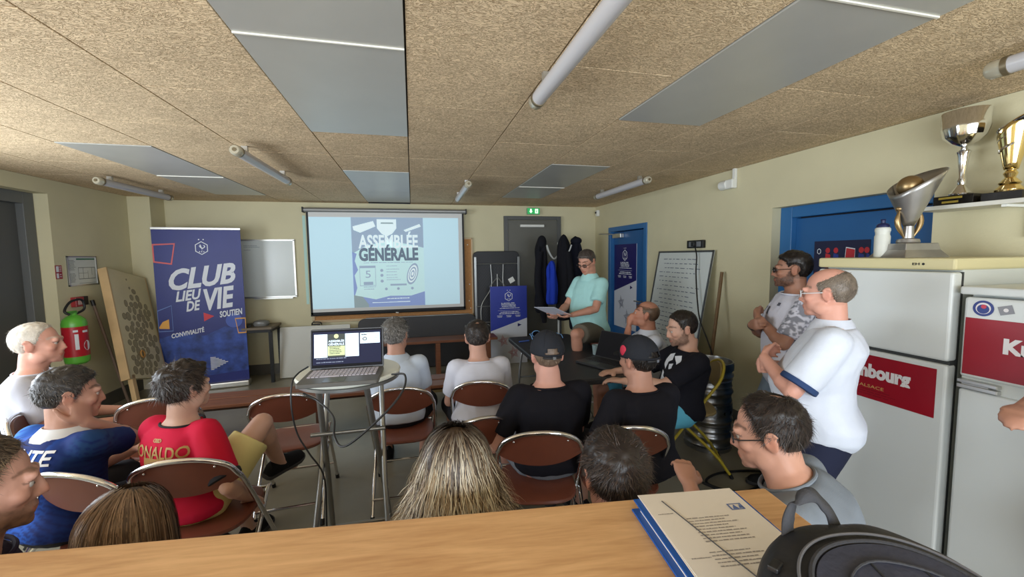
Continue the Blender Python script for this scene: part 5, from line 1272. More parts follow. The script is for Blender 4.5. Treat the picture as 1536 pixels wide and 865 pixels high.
# 13 bald man, hand on chin
P[13] = person('bald tanned man in a white shirt with sunglasses on his head, hand at his chin', atd(968, 472, 3.55), 1.25, 1.0, lean=.02, s=1.0, hp=-.18, skin=(178, 124, 101), shirt=dict(mat=C_white, polo=True), pants=dict(mat=C_cyan, len=.9), fat=.6,
    arms={'L': ((-.01, .115, -.135, 1), (-.3, .5, -.9)), 'R': ((.22, .36, .72), (1, -.1, -.4))}, palm={'L': ((0, -1, .2), (0, .1, 1))}, curl=(.5, 1.1),
    hair=dict(col=L3(96, 76, 60), t=.001, len=.003, n=300, bald=[(0, 0, .11, .09)]), faceopt=dict(stubble=.18, stubcol=L3(110, 86, 70)))
glasses(P[13], mat('brown_frame', rgb(70, 44, 24), rough=.3), lens=mat('brown_lens', rgb(44, 28, 22), rough=.08), up=.066, back=.018, name='sunglasses')
# 14 bearded man
P[14] = person('dark-haired bearded man in a black T-shirt with a white emblem, seated on the yellow chair', atd(1022, 493, 2.96), 1.35, 1.32, lean=-.12, s=1.03, fat=.3, hp=.22, skin=(194, 152, 131), shirt=dict(mat=C_black), pants=dict(mat=C_cyan, len=.85), shoulders=1.0, hem=-.2,
    arms={'L': ((-.10, .44, .76), (-.7, -.3, -.6)), 'R': ((.14, .44, .76), (.7, -.3, -.6))}, sleeve=.85, infl=.018,
    hair=dict(col=L3(30, 25, 22), col2=L3(78, 66, 58), t=.010, len=.015, n=3600, recede=.5), faceopt=dict(beard=.7, beardcol=L3(70, 54, 44)))
# 15 tattooed man
def paint_tee(co, sp, s, Pp, Nn):
    base = np.tile(np.array(L3(206, 206, 218)), (len(co), 1)); w = (np.abs(co[:, 0]) > .165 * s) & (vnoise(co * np.array([1, 1, 1.6]), 62, 3) > -.05)
    return base + (np.array(L3(92, 94, 104)) - base) * (w * .75)[:, None]
P[15] = person('bearded man in sunglasses with folded arms and patterned T-shirt sleeves', atd(1187, 405, 2.65), 1.10, .82, 'stand', s=.97, lean=-.02, skin=(156, 112, 91), shirt=dict(name='tshirt', paint=paint_tee, collar=C_whitetee), pants=dict(mat=C_jeans, len=1.92), fat=.3,
    arms={'R': ((.0, .24, 1.17), (1, -.2, -1)), 'L': ((.0, .20, 1.215), (-1, -.2, -1))}, palm={'R': ((0, -1, .1), (-1, -.2, .1)), 'L': ((0, -1, .1), (1, -.2, .1))}, curl=(1.0, .9), sleeve=.80,
    hair=dict(col=L3(28, 23, 21), col2=L3(58, 48, 42), t=.013, len=.012, n=3800, bald=[(.079, -.01, .0, .046), (-.079, -.01, .0, .046)]), faceopt=dict(beard=.8, beardcol=L3(44, 32, 26), stubble=.45, stubcol=L3(72, 54, 44)), vox=.0065, hem=-.22, infl=.017)
glasses(P[15], M_black, lens=MATS['sunglass_lens'])
# 16 bald man in white polo
P[16] = person('balding man in a white polo shirt standing with folded arms by the fridge', atd(1240, 440, 1.90), .68, .55, 'stand', s=.95, lean=.02, fat=1.25, skin=(204, 150, 131), shirt=dict(mat=C_white, polo=True, trim=C_teal), pants=dict(mat=C_navy, len=1.95), shoulders=1.12,
    arms={'R': ((.02, .29, 1.08), (1, -.2, -1)), 'L': ((-.06, .27, 1.13), (-1, -.3, -.9))}, palm={'R': ((0, -1, .1), (-1, -.25, .05)), 'L': ((0, -1, .1), (1, -.25, .05))}, curl=(1.0, .9), sleeve=.80, hp=.05,
    hair=dict(col=L3(108, 96, 84), col2=L3(166, 156, 142), t=.005, len=.008, n=6000, bald=[(0, .035, .125, .110)], w=.6), faceopt=dict(browcol=L3(120, 100, 84)), vox=.0058, hem=-.22, infl=.026)
glasses(P[16], mat('pale_frame', rgb(214, 214, 216), rough=.3))
# 17 man with glasses near the counter
P[17] = person('man in black glasses and a grey T-shirt, thinning dark hair, near the counter', atd(1152, 650, 1.28), .62, .76, neck=.80, lean=.42, s=.98, fat=.6, hp=.22, skin=(192, 144, 123), shirt=dict(mat=C_grey), pants=dict(mat=C_dark, len=.9),
    arms={'L': (tuple(atd(1035, 728, 1.48)) + (2,), (-.6, -.4, -.3))}, palm={'L': ((.1, .2, -1), None)}, curl=(.5, .6), shoulders=1.05,
    hair=dict(col=L3(30, 24, 22), col2=L3(74, 60, 54), t=.012, len=.020, n=6500, w=.7, bald=[(.012, -.045, .122, .030), (0, .075, .095, .030)], recede=.8), faceopt=dict(), vox=.0058)
glasses(P[17], M_black)
# 18 person cut off at the right
P[18] = person('person in grey shorts cut off by the right picture edge', atd(1745, 430, 1.2), .9, .9, 'stand', s=.97, skin=(178, 130, 109), shirt=dict(mat=C_whitetee), pants=dict(mat=C_lgrey, len=.80, loose=.03), fat=.5,
    arms={'L': ((-.20, .12, .98), (-1, -.1, .0)), 'R': ((.1, .3, 1.1), (.9, -.2, -.6))}, hair=dict(col=L3(40, 34, 30), t=.012, n=900), faceopt=dict(), vox=.009)
# ================================================================ things on the walls
# projection screen ---------------------------------------------------------
YS = 6.33
M_cloth_s = mat('projection_cloth', rgb(216, 216, 214), rough=.8); M_border = mat('screen_border_black', rgb(18, 18, 20), rough=.6)
def S(px, py): p = aty(px, py, YS); return p
tl, tr, bl, br = S(459, 316), S(697, 322), S(466, 471), S(697, 464)
x0, x1 = (tl[0] + bl[0]) / 2, (tr[0] + br[0]) / 2; z1, z0 = (tl[2] + tr[2]) / 2, (bl[2] + br[2]) / 2
t = thing('projection_screen', 'pull-down projection screen with black edges showing the projected meeting poster', 'screen', ((x0 + x1) / 2, YS, z0)); hw_, hh = (x1 - x0) / 2, z1 - z0
MB().span((-hw_, -.001, 0), (hw_, .001, hh)).build('screen_cloth', M_cloth_s, t, smooth=False)
g = MB(); g.span((-hw_, -.003, 0), (-hw_ + .028, .002, hh)); g.span((hw_ - .028, -.003, 0), (hw_, .002, hh)); g.span((-hw_, -.003, 0), (hw_, .002, .035)); g.build('black_border', M_border, t, smooth=False)
MB().tube([(-hw_ - .03, 0, hh + .03), (hw_ + .03, 0, hh + .03)], .032, 16).build('roller_case', mat('grey_roller_case', rgb(150, 150, 148), rough=.35, metal=.4), t)
for sx in (-1, 1): MB().box((sx * (hw_ + .035), .02, hh + .03), (.018, .13, .075)).build('end_bracket', M_black, t, smooth=False, bevel=.004)
MB().tube([(-hw_, 0, -.008), (hw_, 0, -.008)], .012, 10).build('bottom_bar', M_blackmetal, t)
MB().tube([(.06, -.012, -.012), (.10, -.012, -.018)], .008, 8).build('pull_tab', M_white, t)
# the projected picture (light thrown by the projector on the cloth)
ex_ = .50
def pm(n, c, e=ex_): return mat('projected_' + n, c, rough=.8, emit=e)
P_white = pm('pale_blue', rgb(176, 206, 218)); P_mid = pm('grey_blue', rgb(140, 158, 178)); P_dark = pm('slate', rgb(98, 112, 128), .45); P_light = pm('white', rgb(208, 224, 228)); P_green = pm('pale_green', rgb(180, 210, 212)); P_navy = pm('blue', rgb(126, 144, 188)); P_olive = pm('olive_grey', rgb(132, 148, 152))
Ms = frame((-hw_, -.0035, 0), (1, 0, 0), (0, 0, 1))
itl, ibr = S(462, 325), S(690, 455); ix0, ix1 = .03, ibr[0] - x0; iz0, iz1 = ibr[2] - z0, itl[2] - z0
pic = flat(MB(), Ms, rectp(ix0, iz0, ix1, iz1), 0).build('projected_picture', P_white, t, smooth=False)
qa, qb = S(526, 327)[0] - x0, S(634, 327)[0] - x0
A = lambda u: qa + u * (qb - qa); B_ = lambda v: iz0 + v * (iz1 - iz0)
def pl(nm, m, poly, dz=.001): return flat(MB(), Ms, [(A(u), B_(v)) for u, v in poly], dz).build(nm, m, pic, smooth=False)
pl('poster_sheet', P_green, rectp(0, 0, 1, 1))
pl('poster_top_band', P_mid, [(0, .60), (.0, 1), (1, 1), (1, .66), (.80, .70), (.5, .74), (.2, .69)], .002)
pl('poster_left_smear', P_navy, [(0, .10), (0, .62), (.06, .60), (.03, .52), (.07, .42), (.02, .36), (.05, .22)], .002)
pl('poster_bottom_band', P_navy, [(0, 0), (0, .14), (.3, .085), (.5, .12), (.8, .115), (1, .16), (1, 0)], .002)
pl('poster_corner_shade', P_olive, [(0, 0), (0, .14), (.12, .12), (.2, .03), (.2, 0)], .0025)
pl('poster_crest', P_light, [(.35, .98), (.62, .98), (.62, .88), (.56, .82), (.485, .79), (.41, .82), (.35, .88)], .003)
pl('poster_crest_shade', P_olive, [(.40, .93), (.58, .93), (.575, .945), (.41, .945)], .0035)
pl('poster_brush_mark', P_light, [(.02, .90), (.30, .96), (.33, .90), (.12, .83), (.03, .86)], .003)
pl('poster_brush_mark', P_light, [(.72, .86), (.95, .93), (.97, .90), (.75, .84)], .003)
g = MB(); add_text(g, 'ASSEMBLÉE', Ms, A(.09), B_(.655), A(.92), B_(.845), .004, .03); g.build('title_line', P_light, pic, smooth=False)
g = MB(); add_text(g, 'GÉNÉRALE', Ms, A(.09), B_(.515), A(.92), B_(.70), .0045, .04); g.build('title_line', P_dark, pic, smooth=False)
g = MB(); lines(g, Ms, A(.15), A(.85), [B_(.495)], .008, .004, 2); lines(g, Ms, A(.46), A(.66), [B_(v) for v in (.455, .42, .39, .355, .325, .30)], .007, .004, 3)
add_text(g, '5', Ms, A(.17), B_(.33), A(.24), B_(.41), .004); outline(g, Ms, [(A(.09), B_(.24)), (A(.31), B_(.24)), (A(.31), B_(.46)), (A(.09), B_(.46))], .006, .003)
flat(g, Ms, rectp(A(.09), B_(.44), A(.31), B_(.465)), .0035); flat(g, Ms, rectp(A(.14), B_(.25), A(.27), B_(.285)), .0035)
for v in (.41, .355, .29): flat(g, Ms, disc(A(.395), B_(v), .022, 12), .003)
flat(g, Ms, rectp(A(.51), B_(.235), A(.74), B_(.255)), .003); lines(g, Ms, A(.14), A(.33), [B_(.225), B_(.20)], .008, .004, 5)
for u in (.45, .62, .82): flat(g, Ms, disc(A(u), B_(.20), .020, 10), .003)
g.build('poster_print', P_mid, pic, smooth=False)['kind'] = 'stuff'
for k, (r, m_) in enumerate([(.16, P_mid), (.130, P_light), (.105, P_mid), (.080, P_light), (.055, P_mid), (.03, P_light)]):
    flat(MB(), Ms, [(A(.83) + p[0] * .8 + p[1] * .22, B_(.365) + p[1]) for p in disc(0, 0, r * .62, 24, r)], .003 + k * .0006).build('target_ring', m_, pic, smooth=False)
g = MB(); lines(g, Ms, A(.46), A(.80), [B_(.085)], .012, .004, 6); lines(g, Ms, A(.25), A(.92), [B_(.045)], .010, .004, 7, gap=False); g.build('poster_footer_print', P_light, pic, smooth=False)
# the part of the projection that spills past the cloth onto the wall
sp0, sp1 = aty(453, 323, YF - .004), aty(461, 456, YF - .004)
o = MB().span((sp0[0], YF - .003, sp1[2]), (sp1[0] + .03, YF - .001, sp0[2])).build('projected_light_strip', pm('spill', rgb(150, 178, 170), .35), None, smooth=False); tag(o, 'narrow strip of projected light on the wall left of the screen', 'light')

# cork board behind the screen
t = thing('cork_board', 'cork board with a pale frame half hidden behind the projection screen', 'board', (-.25, YF - .018, 1.335))
MB().box((0, 0, 0), (2.34, .02, 1.19)).build('cork_panel', mat('cork', rgb(186, 134, 84), rough=.9, noise=.12, nscale=60), t, smooth=False)
M_frm = mat('pale_wood_frame', rgb(196, 172, 136), rough=.5)
for a, b in [((-1.18, -.62), (1.18, -.585)), ((-1.18, .585), (1.18, .61)), ((-1.18, -.6), (-1.15, .6)), ((1.155, -.6), (1.18, .6))]:
    MB().span((a[0], -.018, a[1]), (b[0], .012, b[1])).build('frame_rail', M_frm, t, smooth=False, bevel=.003)
for x, z in [(1.10, .50), (1.12, -.12), (1.11, -.38), (1.13, -.50)]: MB().ball((x, -.014, z), (.010, .006, .010), None, 10, 6).build('pin', M_white, t)
# white board on the far wall left
M_wb = mat('whiteboard_enamel', rgb(208, 214, 212), rough=.25)
t = thing('whiteboard', 'small whiteboard hung on the far wall between the banner and the screen', 'whiteboard', (-1.965, YF - .018, 1.515))
MB().box((0, 0, 0), (.66, .014, .80)).build('board_panel', M_wb, t, smooth=False)
for a, b in [((-.345, -.41), (.345, -.39)), ((-.345, .39), (.345, .41)), ((-.345, -.4), (-.325, .4)), ((.325, -.4), (.345, .4))]: MB().span((a[0], -.014, a[1]), (b[0], .01, b[1])).build('frame_rail', M_alu, t, smooth=False)
MB().span((-.2, -.05, -.425), (.3, -.005, -.412)).build('pen_tray', M_alu, t, smooth=False)
Mw = frame((-.33, -.009, -.4), (1, 0, 0), (0, 0, 1))
g = MB(); lines(g, Mw, .03, .25, [.72, .70], .006, .001, 3); lines(g, Mw, .03, .14, [.66], .006, .001, 3); g.build('handwriting', mat('marker_grey', rgb(130, 140, 150)), t, smooth=False)

# leaning white board with handwriting on the right wall ---------------------
pt0, pt1 = atx(990, 373, 2.995), atx(1071, 375, 2.995); pb = aty(1040, 545, pt1[1])
upv = V(pt1 - pb).normalized(); k0 = pb[2] / upv.z; bot = V(pb) - upv * (k0 - .01); Hh = (V(pt1) - bot).length; Wd = pt0[1] - pt1[1]
print('wb', pt0, pt1, pb, bot, Hh)
Mw = frame(tuple(bot), (0, -1, 0), upv); Mw = Mw @ Matrix.Translation((-Wd, 0, 0))
t = thing('whiteboard', 'large whiteboard covered in handwriting leaning against the right wall', 'whiteboard', (0, 0, 0))
MB().prism(rectp(0, 0, Wd, Hh), -.015, Mw).build('board_panel', M_wb, t, smooth=False)
for r_ in [rectp(-.01, -.0, Wd + .01, .02), rectp(-.01, Hh - .02, Wd + .01, Hh), rectp(-.012, 0, .008, Hh), rectp(Wd - .008, 0, Wd + .012, Hh)]: MB().prism(r_, .008, Mw).build('frame_rail', mat('dark_alu_frame', rgb(92, 94, 96), rough=.35, metal=.5), t, smooth=False)
g = MB(); rr = random.Random(11)
for k in range(24):
    y = Hh - .10 - k * .052
    x = .06 + rr.random() * .12; end = Wd * (.5 + .42 * rr.random())
    while x < end:
        wl_ = .02 + .06 * rr.random(); g.add([Mw @ V((x, y, .002)), Mw @ V((x + wl_, y + .004 - .01 * (x / Wd), .002)), Mw @ V((x + wl_, y + .011 - .01 * (x / Wd), .002)), Mw @ V((x, y + .008, .002))], [(0, 1, 2, 3)]); x += wl_ + .012 + .03 * rr.random()
o = g.build('handwriting', mat('marker_blue_grey', rgb(92, 100, 122), rough=.8), t, smooth=False); o['kind'] = 'stuff'
# socket box and its cable
so0, so1 = atx(1031, 363, 3.0), atx(1055, 375, 3.0)
t = thing('socket_block', 'black socket block above the leaning whiteboard', 'socket', (3.0, (so0[1] + so1[1]) / 2, (so0[2] + so1[2]) / 2 + .02)); wd = (so0[1] - so1[1]) / 2
MB().box((.01, 0, 0), (.035, 2 * wd, .085)).build('housing', M_black, t, smooth=False, bevel=.006)
for y in (-.5, .4): MB().box((-.011, y * wd, .0), (.006, wd * .55, .055)).build('socket_face', mat('grey_socket', rgb(120, 122, 126), rough=.4), t, smooth=False, bevel=.002)
MB().box((-.03, -.1 * wd, -.0), (.04, .05, .05)).build('plug', M_black, t, smooth=False, bevel=.008)
cable([atx(1043, 372, 2.96), atx(1045, 385, 2.94), atx(1044, 410, 2.90), atx(1046, 450, 2.84), atx(1050, 480, 2.80), atx(1062, 512, 2.78), atx(1069, 540, 2.78), (2.80, 3.25, .05)], 'black cable hanging from the socket block down over the whiteboard', r=.007)
def pole(a, b, r, label, m, cap=None, nm='broom_handle', cat='stick'):
    a, b = V(tuple(map(float, a))), V(tuple(map(float, b))); t = thing(nm, label, cat, (0, 0, 0)); MB().tube([a, b], r, 12).build('shaft', m, t)
    if cap: MB().tube([a, a.lerp(b, .05)], r * 1.3, 12).build('end_grip', cap, t)
    return t
M_pole = mat('brown_wood_pole', rgb(118, 92, 62), rough=.6, noise=.15, nscale=12)
a = atx(1083, 408, 2.985); b0 = atx(1067, 535, 2.80); d = (b0 - a); k0 = (a[2] - .0) / -d[2]; pole(a, a + d * k0 * .995, .016, 'brown wooden pole leaning on the right wall behind the kegs', M_pole)
a = atx(138, 450, -3.385); b0 = atx(192, 600, -3.15); d = (b0 - a); k0 = a[2] / -d[2]; pole(a, a + d * k0 * .99, .014, 'brown stick with a black end leaning beside the fire extinguisher', mat('worn_stick', rgb(120, 100, 86), rough=.6), M_black)

# alarm sounders
t = thing('wall_alarm', 'white alarm box with a short cable duct high on the right wall', 'alarm', (XR - .002, 3.38, 2.31))
MB().box((-.03, .0, 0), (.06, .10, .085)).build('housing', M_white, t, smooth=False, bevel=.008)
MB().tube([(-.03, .035, -.0), (-.03, .12, 0)], .045, 20).build('horn', M_white, t)
MB().tube([(-.03, .12, 0), (-.03, .124, 0)], .018, 16).build('horn_centre', M_sock, t)
MB().box((-.015, -.03, .09), (.028, .028, .10)).build('cable_duct', M_white, t, smooth=False)
t = thing('wall_sensor', 'small white sensor with a black eye in the far right corner', 'sensor', (XR - .002, 6.30, 2.335))
MB().box((-.025, 0, 0), (.05, .07, .10)).build('housing', M_white, t, smooth=False, bevel=.01)
MB().ball((-.05, .01, .01), .018, None, 12, 8).build('lens', M_black, t)

# roll-up banner -----------------------------------------------------------
M_ban = mat('banner_navy', rgb(34, 44, 120), rough=.45, noise=.10, nscale=2); M_ink = mat('banner_white_ink', rgb(222, 226, 234), rough=.6)
M_bphoto = mat('banner_photo_blue', rgb(46, 72, 150), rough=.5, noise=.55, nscale=9); M_orange = mat('banner_orange', rgb(226, 166, 74), rough=.5); M_rose = mat('banner_rose', rgb(214, 96, 96), rough=.5); M_bred = mat('banner_red', rgb(206, 50, 62), rough=.5)
pbl, pbr, ptl, ptr = atz(246, 590, .0), atz(375, 576, .0), None, None
bx = V(pbr - pbl); bwid = bx.length; ang = math.atan2(bx.y, bx.x)
ptl = aty(232, 343, pbl[1]); Hb = ptl[2]
print('banner', pbl, pbr, bwid, Hb, ptl, aty(362, 348, pbr[1]))
t = thing('rollup_banner', 'tall navy roll-up banner with white brush lettering beside the left pier', 'banner', tuple(pbl), ang)
Mb_ = frame((0, 0, 0), (1, 0, 0), (0, 0, 1)); w, h = bwid, Hb
MB().span((0.0, -.003, .06), (w, .003, h)).build('banner_sheet', M_ban, t, smooth=False)
MB().span((-.01, -.07, 0), (w + .01, .07, .075)).build('base_cassette', M_alu, t, smooth=False, bevel=.015)
MB().span((-.005, -.012, h - .008), (w + .005, .012, h + .022)).build('top_rail', M_alu, t, smooth=False, bevel=.004)
MB().tube([(w / 2, .03, .05), (w / 2, .03, h)], .008).build('support_pole', M_alu, t)
Mb_ = frame((0, -.0042, 0), (1, 0, 0), (0, 0, 1)); U_ = lambda u: u * w; Z_ = lambda v: h * (1 - v)
def bt(s, u0, v0, u1, v1, nm='lettering', m=M_ink, bold=.02, shear=.25, rot=0): g = MB(); add_text(g, s, Mb_, U_(u0), Z_(v1), U_(u1), Z_(v0), .001, bold, shear, rot); return g.build(nm, m, t, smooth=False)
flat(MB(), Mb_, [(U_(0), Z_(.66)), (U_(.25), Z_(.63)), (U_(.5), Z_(.66)), (U_(.75), Z_(.61)), (U_(1), Z_(.64)), (U_(1), Z_(.90)), (U_(0), Z_(.93))][::-1], .0003).build('banner_photo', M_bphoto, t, smooth=False)
rot_ = .12
bt('CLUB', .14, .225, .93, .355, bold=.035, rot=rot_, shear=.4); bt('LIEU', .20, .372, .51, .435, bold=.03, rot=rot_, shear=.4); bt('DE', .31, .438, .49, .50, bold=.03, rot=rot_, shear=.4); bt('VIE', .54, .36, .90, .495, bold=.035, rot=rot_, shear=.35)
bt('SOUTIEN', .69, .505, .97, .545, 'small_lettering', bold=.03, rot=rot_); bt('CONVIVIALITÉ', .13, .615, .51, .65, 'small_lettering', bold=.03, rot=rot_ * 1.4)
g = MB(); outline(g, Mb_, [(U_(0), Z_(.20)), (U_(.20), Z_(.215)), (U_(.25), Z_(.085)), (U_(0), Z_(.09))], .016, .001); g.build('frame_shape', M_rose, t, smooth=False)
g = MB(); outline(g, Mb_, [(U_(.0), Z_(.62)), (U_(.16), Z_(.62)), (U_(.16), Z_(.46)), (U_(.0), Z_(.49))], .007, .001); g.build('frame_shape', mat('banner_pale_blue', rgb(110, 140, 200)), t, smooth=False)
flat(MB(), Mb_, [(U_(.01), Z_(.60)), (U_(.12), Z_(.605)), (U_(.12), Z_(.545)), (U_(.05), Z_(.56)), (U_(.01), Z_(.59))], .0012).build('orange_shape', M_orange, t, smooth=False)
g = MB(); outline(g, Mb_, [(U_(.90), Z_(.66)), (U_(1), Z_(.66)), (U_(1), Z_(.56)), (U_(.87), Z_(.56))], .012, .0012); g.build('frame_shape', M_orange, t, smooth=False)
flat(MB(), Mb_, disc(U_(.86), Z_(.575), w * .10, 24, w * .10), .0009).build('ball_shape', mat('banner_mid_blue', rgb(74, 96, 176)), t, smooth=False)
flat(MB(), Mb_, [(U_(.51), Z_(.57)), (U_(.63), Z_(.54)), (U_(.51), Z_(.515))], .001).build('red_triangle', M_bred, t, smooth=False)
for k in range(11):
    v = .80 + k * .0085; u1 = .56 + .20 * (1 - abs(v - .835) / .048) if True else 0
    if u1 > .57: flat(MB(), Mb_, rectp(U_(.55), Z_(v + .0045), U_(u1), Z_(v)), .0012).build('stripe', M_ink, t, smooth=False)
def crest(parent, M, cx, cy, s, ink):
    g = MB(); hexa = [(cx + s * math.cos(a) * .9, cy + s * math.sin(a)) for a in [PI / 6 + k * PI / 3 for k in range(6)]]
    outline(g, M, hexa, s * .09, .0015)
    # cockerel: body, tail, head, legs
    f = lambda pts: [(cx + x * s, cy + y * s) for x, y in pts]
    flat(g, M, f([(-.10, .02), (.02, -.14), (.18, -.12), (.30, .04), (.24, .10), (.10, .02), (.0, .14), (-.02, .34), (-.16, .44), (-.24, .34), (-.36, .30), (-.22, .22), (-.22, .10)]), .0015)
    flat(g, M, f([(.20, .05), (.34, .02), (.44, .14), (.46, .32), (.34, .42), (.18, .40), (.30, .32), (.34, .20)]), .0016)
    flat(g, M, f([(-.20, .44), (-.16, .44), (-.06, .38), (-.08, .54), (-.14, .48), (-.18, .56)]), .0016)
    flat(g, M, f([(.02, -.12), (.06, -.13), (.06, -.32), (.12, -.36), (-.02, -.36), (.03, -.31)]), .0016)
    for k in (-1, 0, 1): flat(g, M, f([(k * .26 - .06, -.62), (k * .26 + .06, -.62), (k * .26 + .06, -.46), (k * .26 - .06, -.46)]), .0016)
    for k in (-1, 1): flat(g, M, disc(cx + k * s * .28, cy + s * 1.25, s * .10, 5), .0015)
    g.build('crest', ink, parent, smooth=False)
crest(t, Mb_, U_(.54), Z_(.115), .085, M_ink)

# tall poster with the blue top and white bottom (two copies of the design) --
M_pos = mat('poster_blue', rgb(42, 58, 158), rough=.45, noise=.06, nscale=3); M_pos2 = mat('poster_deep_navy', rgb(24, 22, 96), rough=.45); M_pw = mat('poster_white', rgb(206, 210, 220), rough=.5); M_star = mat('poster_star_red', rgb(188, 132, 140), rough=.6); M_star2 = mat('poster_star_grey', rgb(130, 132, 146), rough=.6)
def club_poster(label, loc, rz, w, h, blue, star, tilt=0.0):
    t = thing('poster_board', label, 'poster', loc, rz); M = frame((-w / 2, 0, 0), (1, 0, 0), (0, math.sin(tilt), math.cos(tilt)))
    MB().prism(rectp(0, 0, w, h), -.006, M).build('board_sheet', M_pw, t, smooth=False)
    flat(MB(), M, [(0, h * .43), (w, h * .585), (w, h), (0, h)][::1] if True else None, .0006).build('blue_field', blue, t, smooth=False)
    crest(t, M, w * .5, h * .87, w * .13, M_ink)
    g = MB(); add_text(g, 'LIGUE', M, w * .30, h * .775, w * .66, h * .79, .0012, .04); add_text(g, 'FOOTBALL', M, w * .30, h * .755, w * .70, h * .77, .0012, .04); add_text(g, 'AMATEUR', M, w * .30, h * .735, w * .70, h * .75, .0012, .04)
    lines(g, M, w * .25, w * .8, [h * .715], h * .008, .0012, 2, True); flat(g, M, rectp(w * .2, h * .690, w * .82, h * .692), .0012); lines(g, M, w * .2, w * .85, [h * .665, h * .645], h * .009, .0012, 4, True)
    for u in (.25, .5, .75): lines(g, M, w * (u - .08), w * (u + .08), [h * .62, h * .605], h * .007, .0012, 5, True)
    g.build('white_print', M_ink, t, smooth=False)
    flat(MB(), M, [(w * .74, h * .475), (w * .85, h * .498), (w * .74, h * .52)], .0012).build('navy_triangle', M_pos2, t, smooth=False)
    for cx, cy, s in [(.34, .30, .16), (.62, .14, .17)]:
        g = MB()
        for q_ in range(4): outline(g, M, [(w * cx + w * s * (1 - q_ * .2) * (1 if k % 2 == 0 else .45) * math.cos(PI / 2 + k * PI / 5 + .2), h * cy + w * s * 1.1 * (1 - q_ * .2) * (1 if k % 2 == 0 else .45) * math.sin(PI / 2 + k * PI / 5 + .2)) for k in range(10)], w * .009, .001 + q_ * .0001)
        g.build('star_drawing', star, t, smooth=False)
    return t
pa, pb_ = aty(735, 432, 6.02), aty(790, 432, 6.02)
club_poster('blue and white poster board standing on the floor in front of the upright folded table', ((pa[0] + pb_[0]) / 2, 6.02, 0.002), 0, pb_[0] - pa[0], pa[2] + .02, M_pos, M_star)
q0, q1, q2 = atx(922, 367, XR + .038), atx(955, 367, XR + .038), atx(922, 487, XR + .038)
club_poster('navy and white poster fixed to the far blue door', (XR + .038, (q0[1] + q1[1]) / 2, q2[2]), -PI / 2, abs(q0[1] - q1[1]), q0[2] - q2[2], M_pos2, M_star2)

# dark poster of red and blue players on the near blue door
q0, q1 = atx(1222, 362, XR + .135), atx(1306, 360, XR + .135); w, h = abs(q0[1] - q1[1]), .62
t = thing('door_poster', 'dark navy poster with red and blue figures on the near blue door', 'poster', (XR + .135, (q0[1] + q1[1]) / 2, q0[2] - h), -PI / 2)
M = frame((-w / 2, 0, 0), (1, 0, 0), (0, 0, 1)); MB().prism(rectp(0, 0, w, h), -.003, M).build('poster_sheet', mat('poster_night_blue', rgb(24, 26, 62), rough=.4), t, smooth=False)
outline(MB(), M, [(w * .10 + .018 * math.cos(a), h * .87 + .024 * math.sin(a)) for a in [PI / 6 + k * PI / 3 for k in range(6)]], .004, .001).build('crest', M_ink, t, smooth=False)
M_pr, M_pb = mat('poster_red', rgb(192, 44, 52), rough=.4), mat('poster_royal', rgb(44, 58, 140), rough=.4)
for k, (u, m1_, m2_) in enumerate([(.27, M_pr, M_pr), (.42, M_pr, M_pb), (.86, M_pr, M_pb), (.99, M_pr, M_pb), (.06, M_pr, M_pr)]):
    cy = h * (.86 if k != 4 else .55); f = flat(MB(), M, [(w * (u - .06), cy - .12), (min(w * (u + .06), w), cy - .12), (min(w * (u + .05), w), cy - .02), (w * (u - .04), cy - .01)], .001).build('figure_body', m2_, t, smooth=False)
    flat(MB(), M, disc(min(w * u, w - .02), cy + .012, .018, 12, .022), .0012).build('figure_head', m1_, t, smooth=False)
poly = [(w * .56, h * .5), (w * .60, h * .92), (w * .76, h * .90), (w * .76, h * .78), (w * .82, h * .72), (w * .80, h * .5)]
flat(MB(), M, poly, .0015).build('red_shape', M_pr, t, smooth=False); outline(MB(), M, poly, .006, .002).build('shape_outline', M_ink, t, smooth=False)

# left wall: evacuation plan, red notices, extinguisher ------------------------
def wl_frame(px0, py0, px1, py1):
    a, b = atx(px0, py0, XL + .012), atx(px1, py1, XL + .012); y0, y1 = sorted((a[1], b[1])); z0, z1 = sorted((a[2], b[2])); return y0, y1, z0, z1
y0, y1, z0, z1 = wl_frame(100, 384, 148, 426); w, h = y1 - y0, z1 - z0
t = thing('evacuation_plan', 'white evacuation plan in a grey frame on the left wall above the extinguisher', 'sign', (XL, y0, z0), PI / 2)
M = frame((0, -.008, 0), (1, 0, 0), (0, 0, 1))
MB().span((0, -.008, 0), (w, 0, h)).build('plan_sheet', mat('plan_paper', rgb(206, 210, 204), rough=.4), t, smooth=False)
for a, b in [((0, 0), (w, .012)), ((0, h - .012), (w, h)), ((0, 0), (.012, h)), ((w - .012, 0), (w, h))]: MB().span((a[0], -.014, a[1]), (b[0], -.002, b[1])).build('frame_rail', M_alu, t, smooth=False)
g = MB(); lines(g, M, w * .04, w * .28, [h * (.85 - .045 * k) for k in range(8)], h * .016, .001, 3); lines(g, M, w * .04, w * .28, [h * (.40 - .045 * k) for k in range(7)], h * .016, .001, 4)
for x0_, y0_, x1_, y1_ in [(.34, .22, .92, .24), (.34, .60, .92, .62), (.34, .22, .35, .62), (.91, .22, .92, .62), (.5, .22, .51, .62), (.66, .22, .67, .5), (.8, .35, .81, .62), (.34, .42, .66, .43), (.34, .08, .92, .09)]: flat(g, M, rectp(w * x0_, h * y0_, w * x1_, h * y1_), .001)
g.build('plan_drawing', mat('plan_ink', rgb(104, 112, 108)), t, smooth=False)
flat(MB(), M, rectp(w * .30, h * .875, w * .94, h * .925), .001).build('green_heading', mat('plan_green', rgb(58, 110, 84)), t, smooth=False)
y0, y1, z0, z1 = wl_frame(84, 398, 96, 418); w, h = y1 - y0, z1 - z0
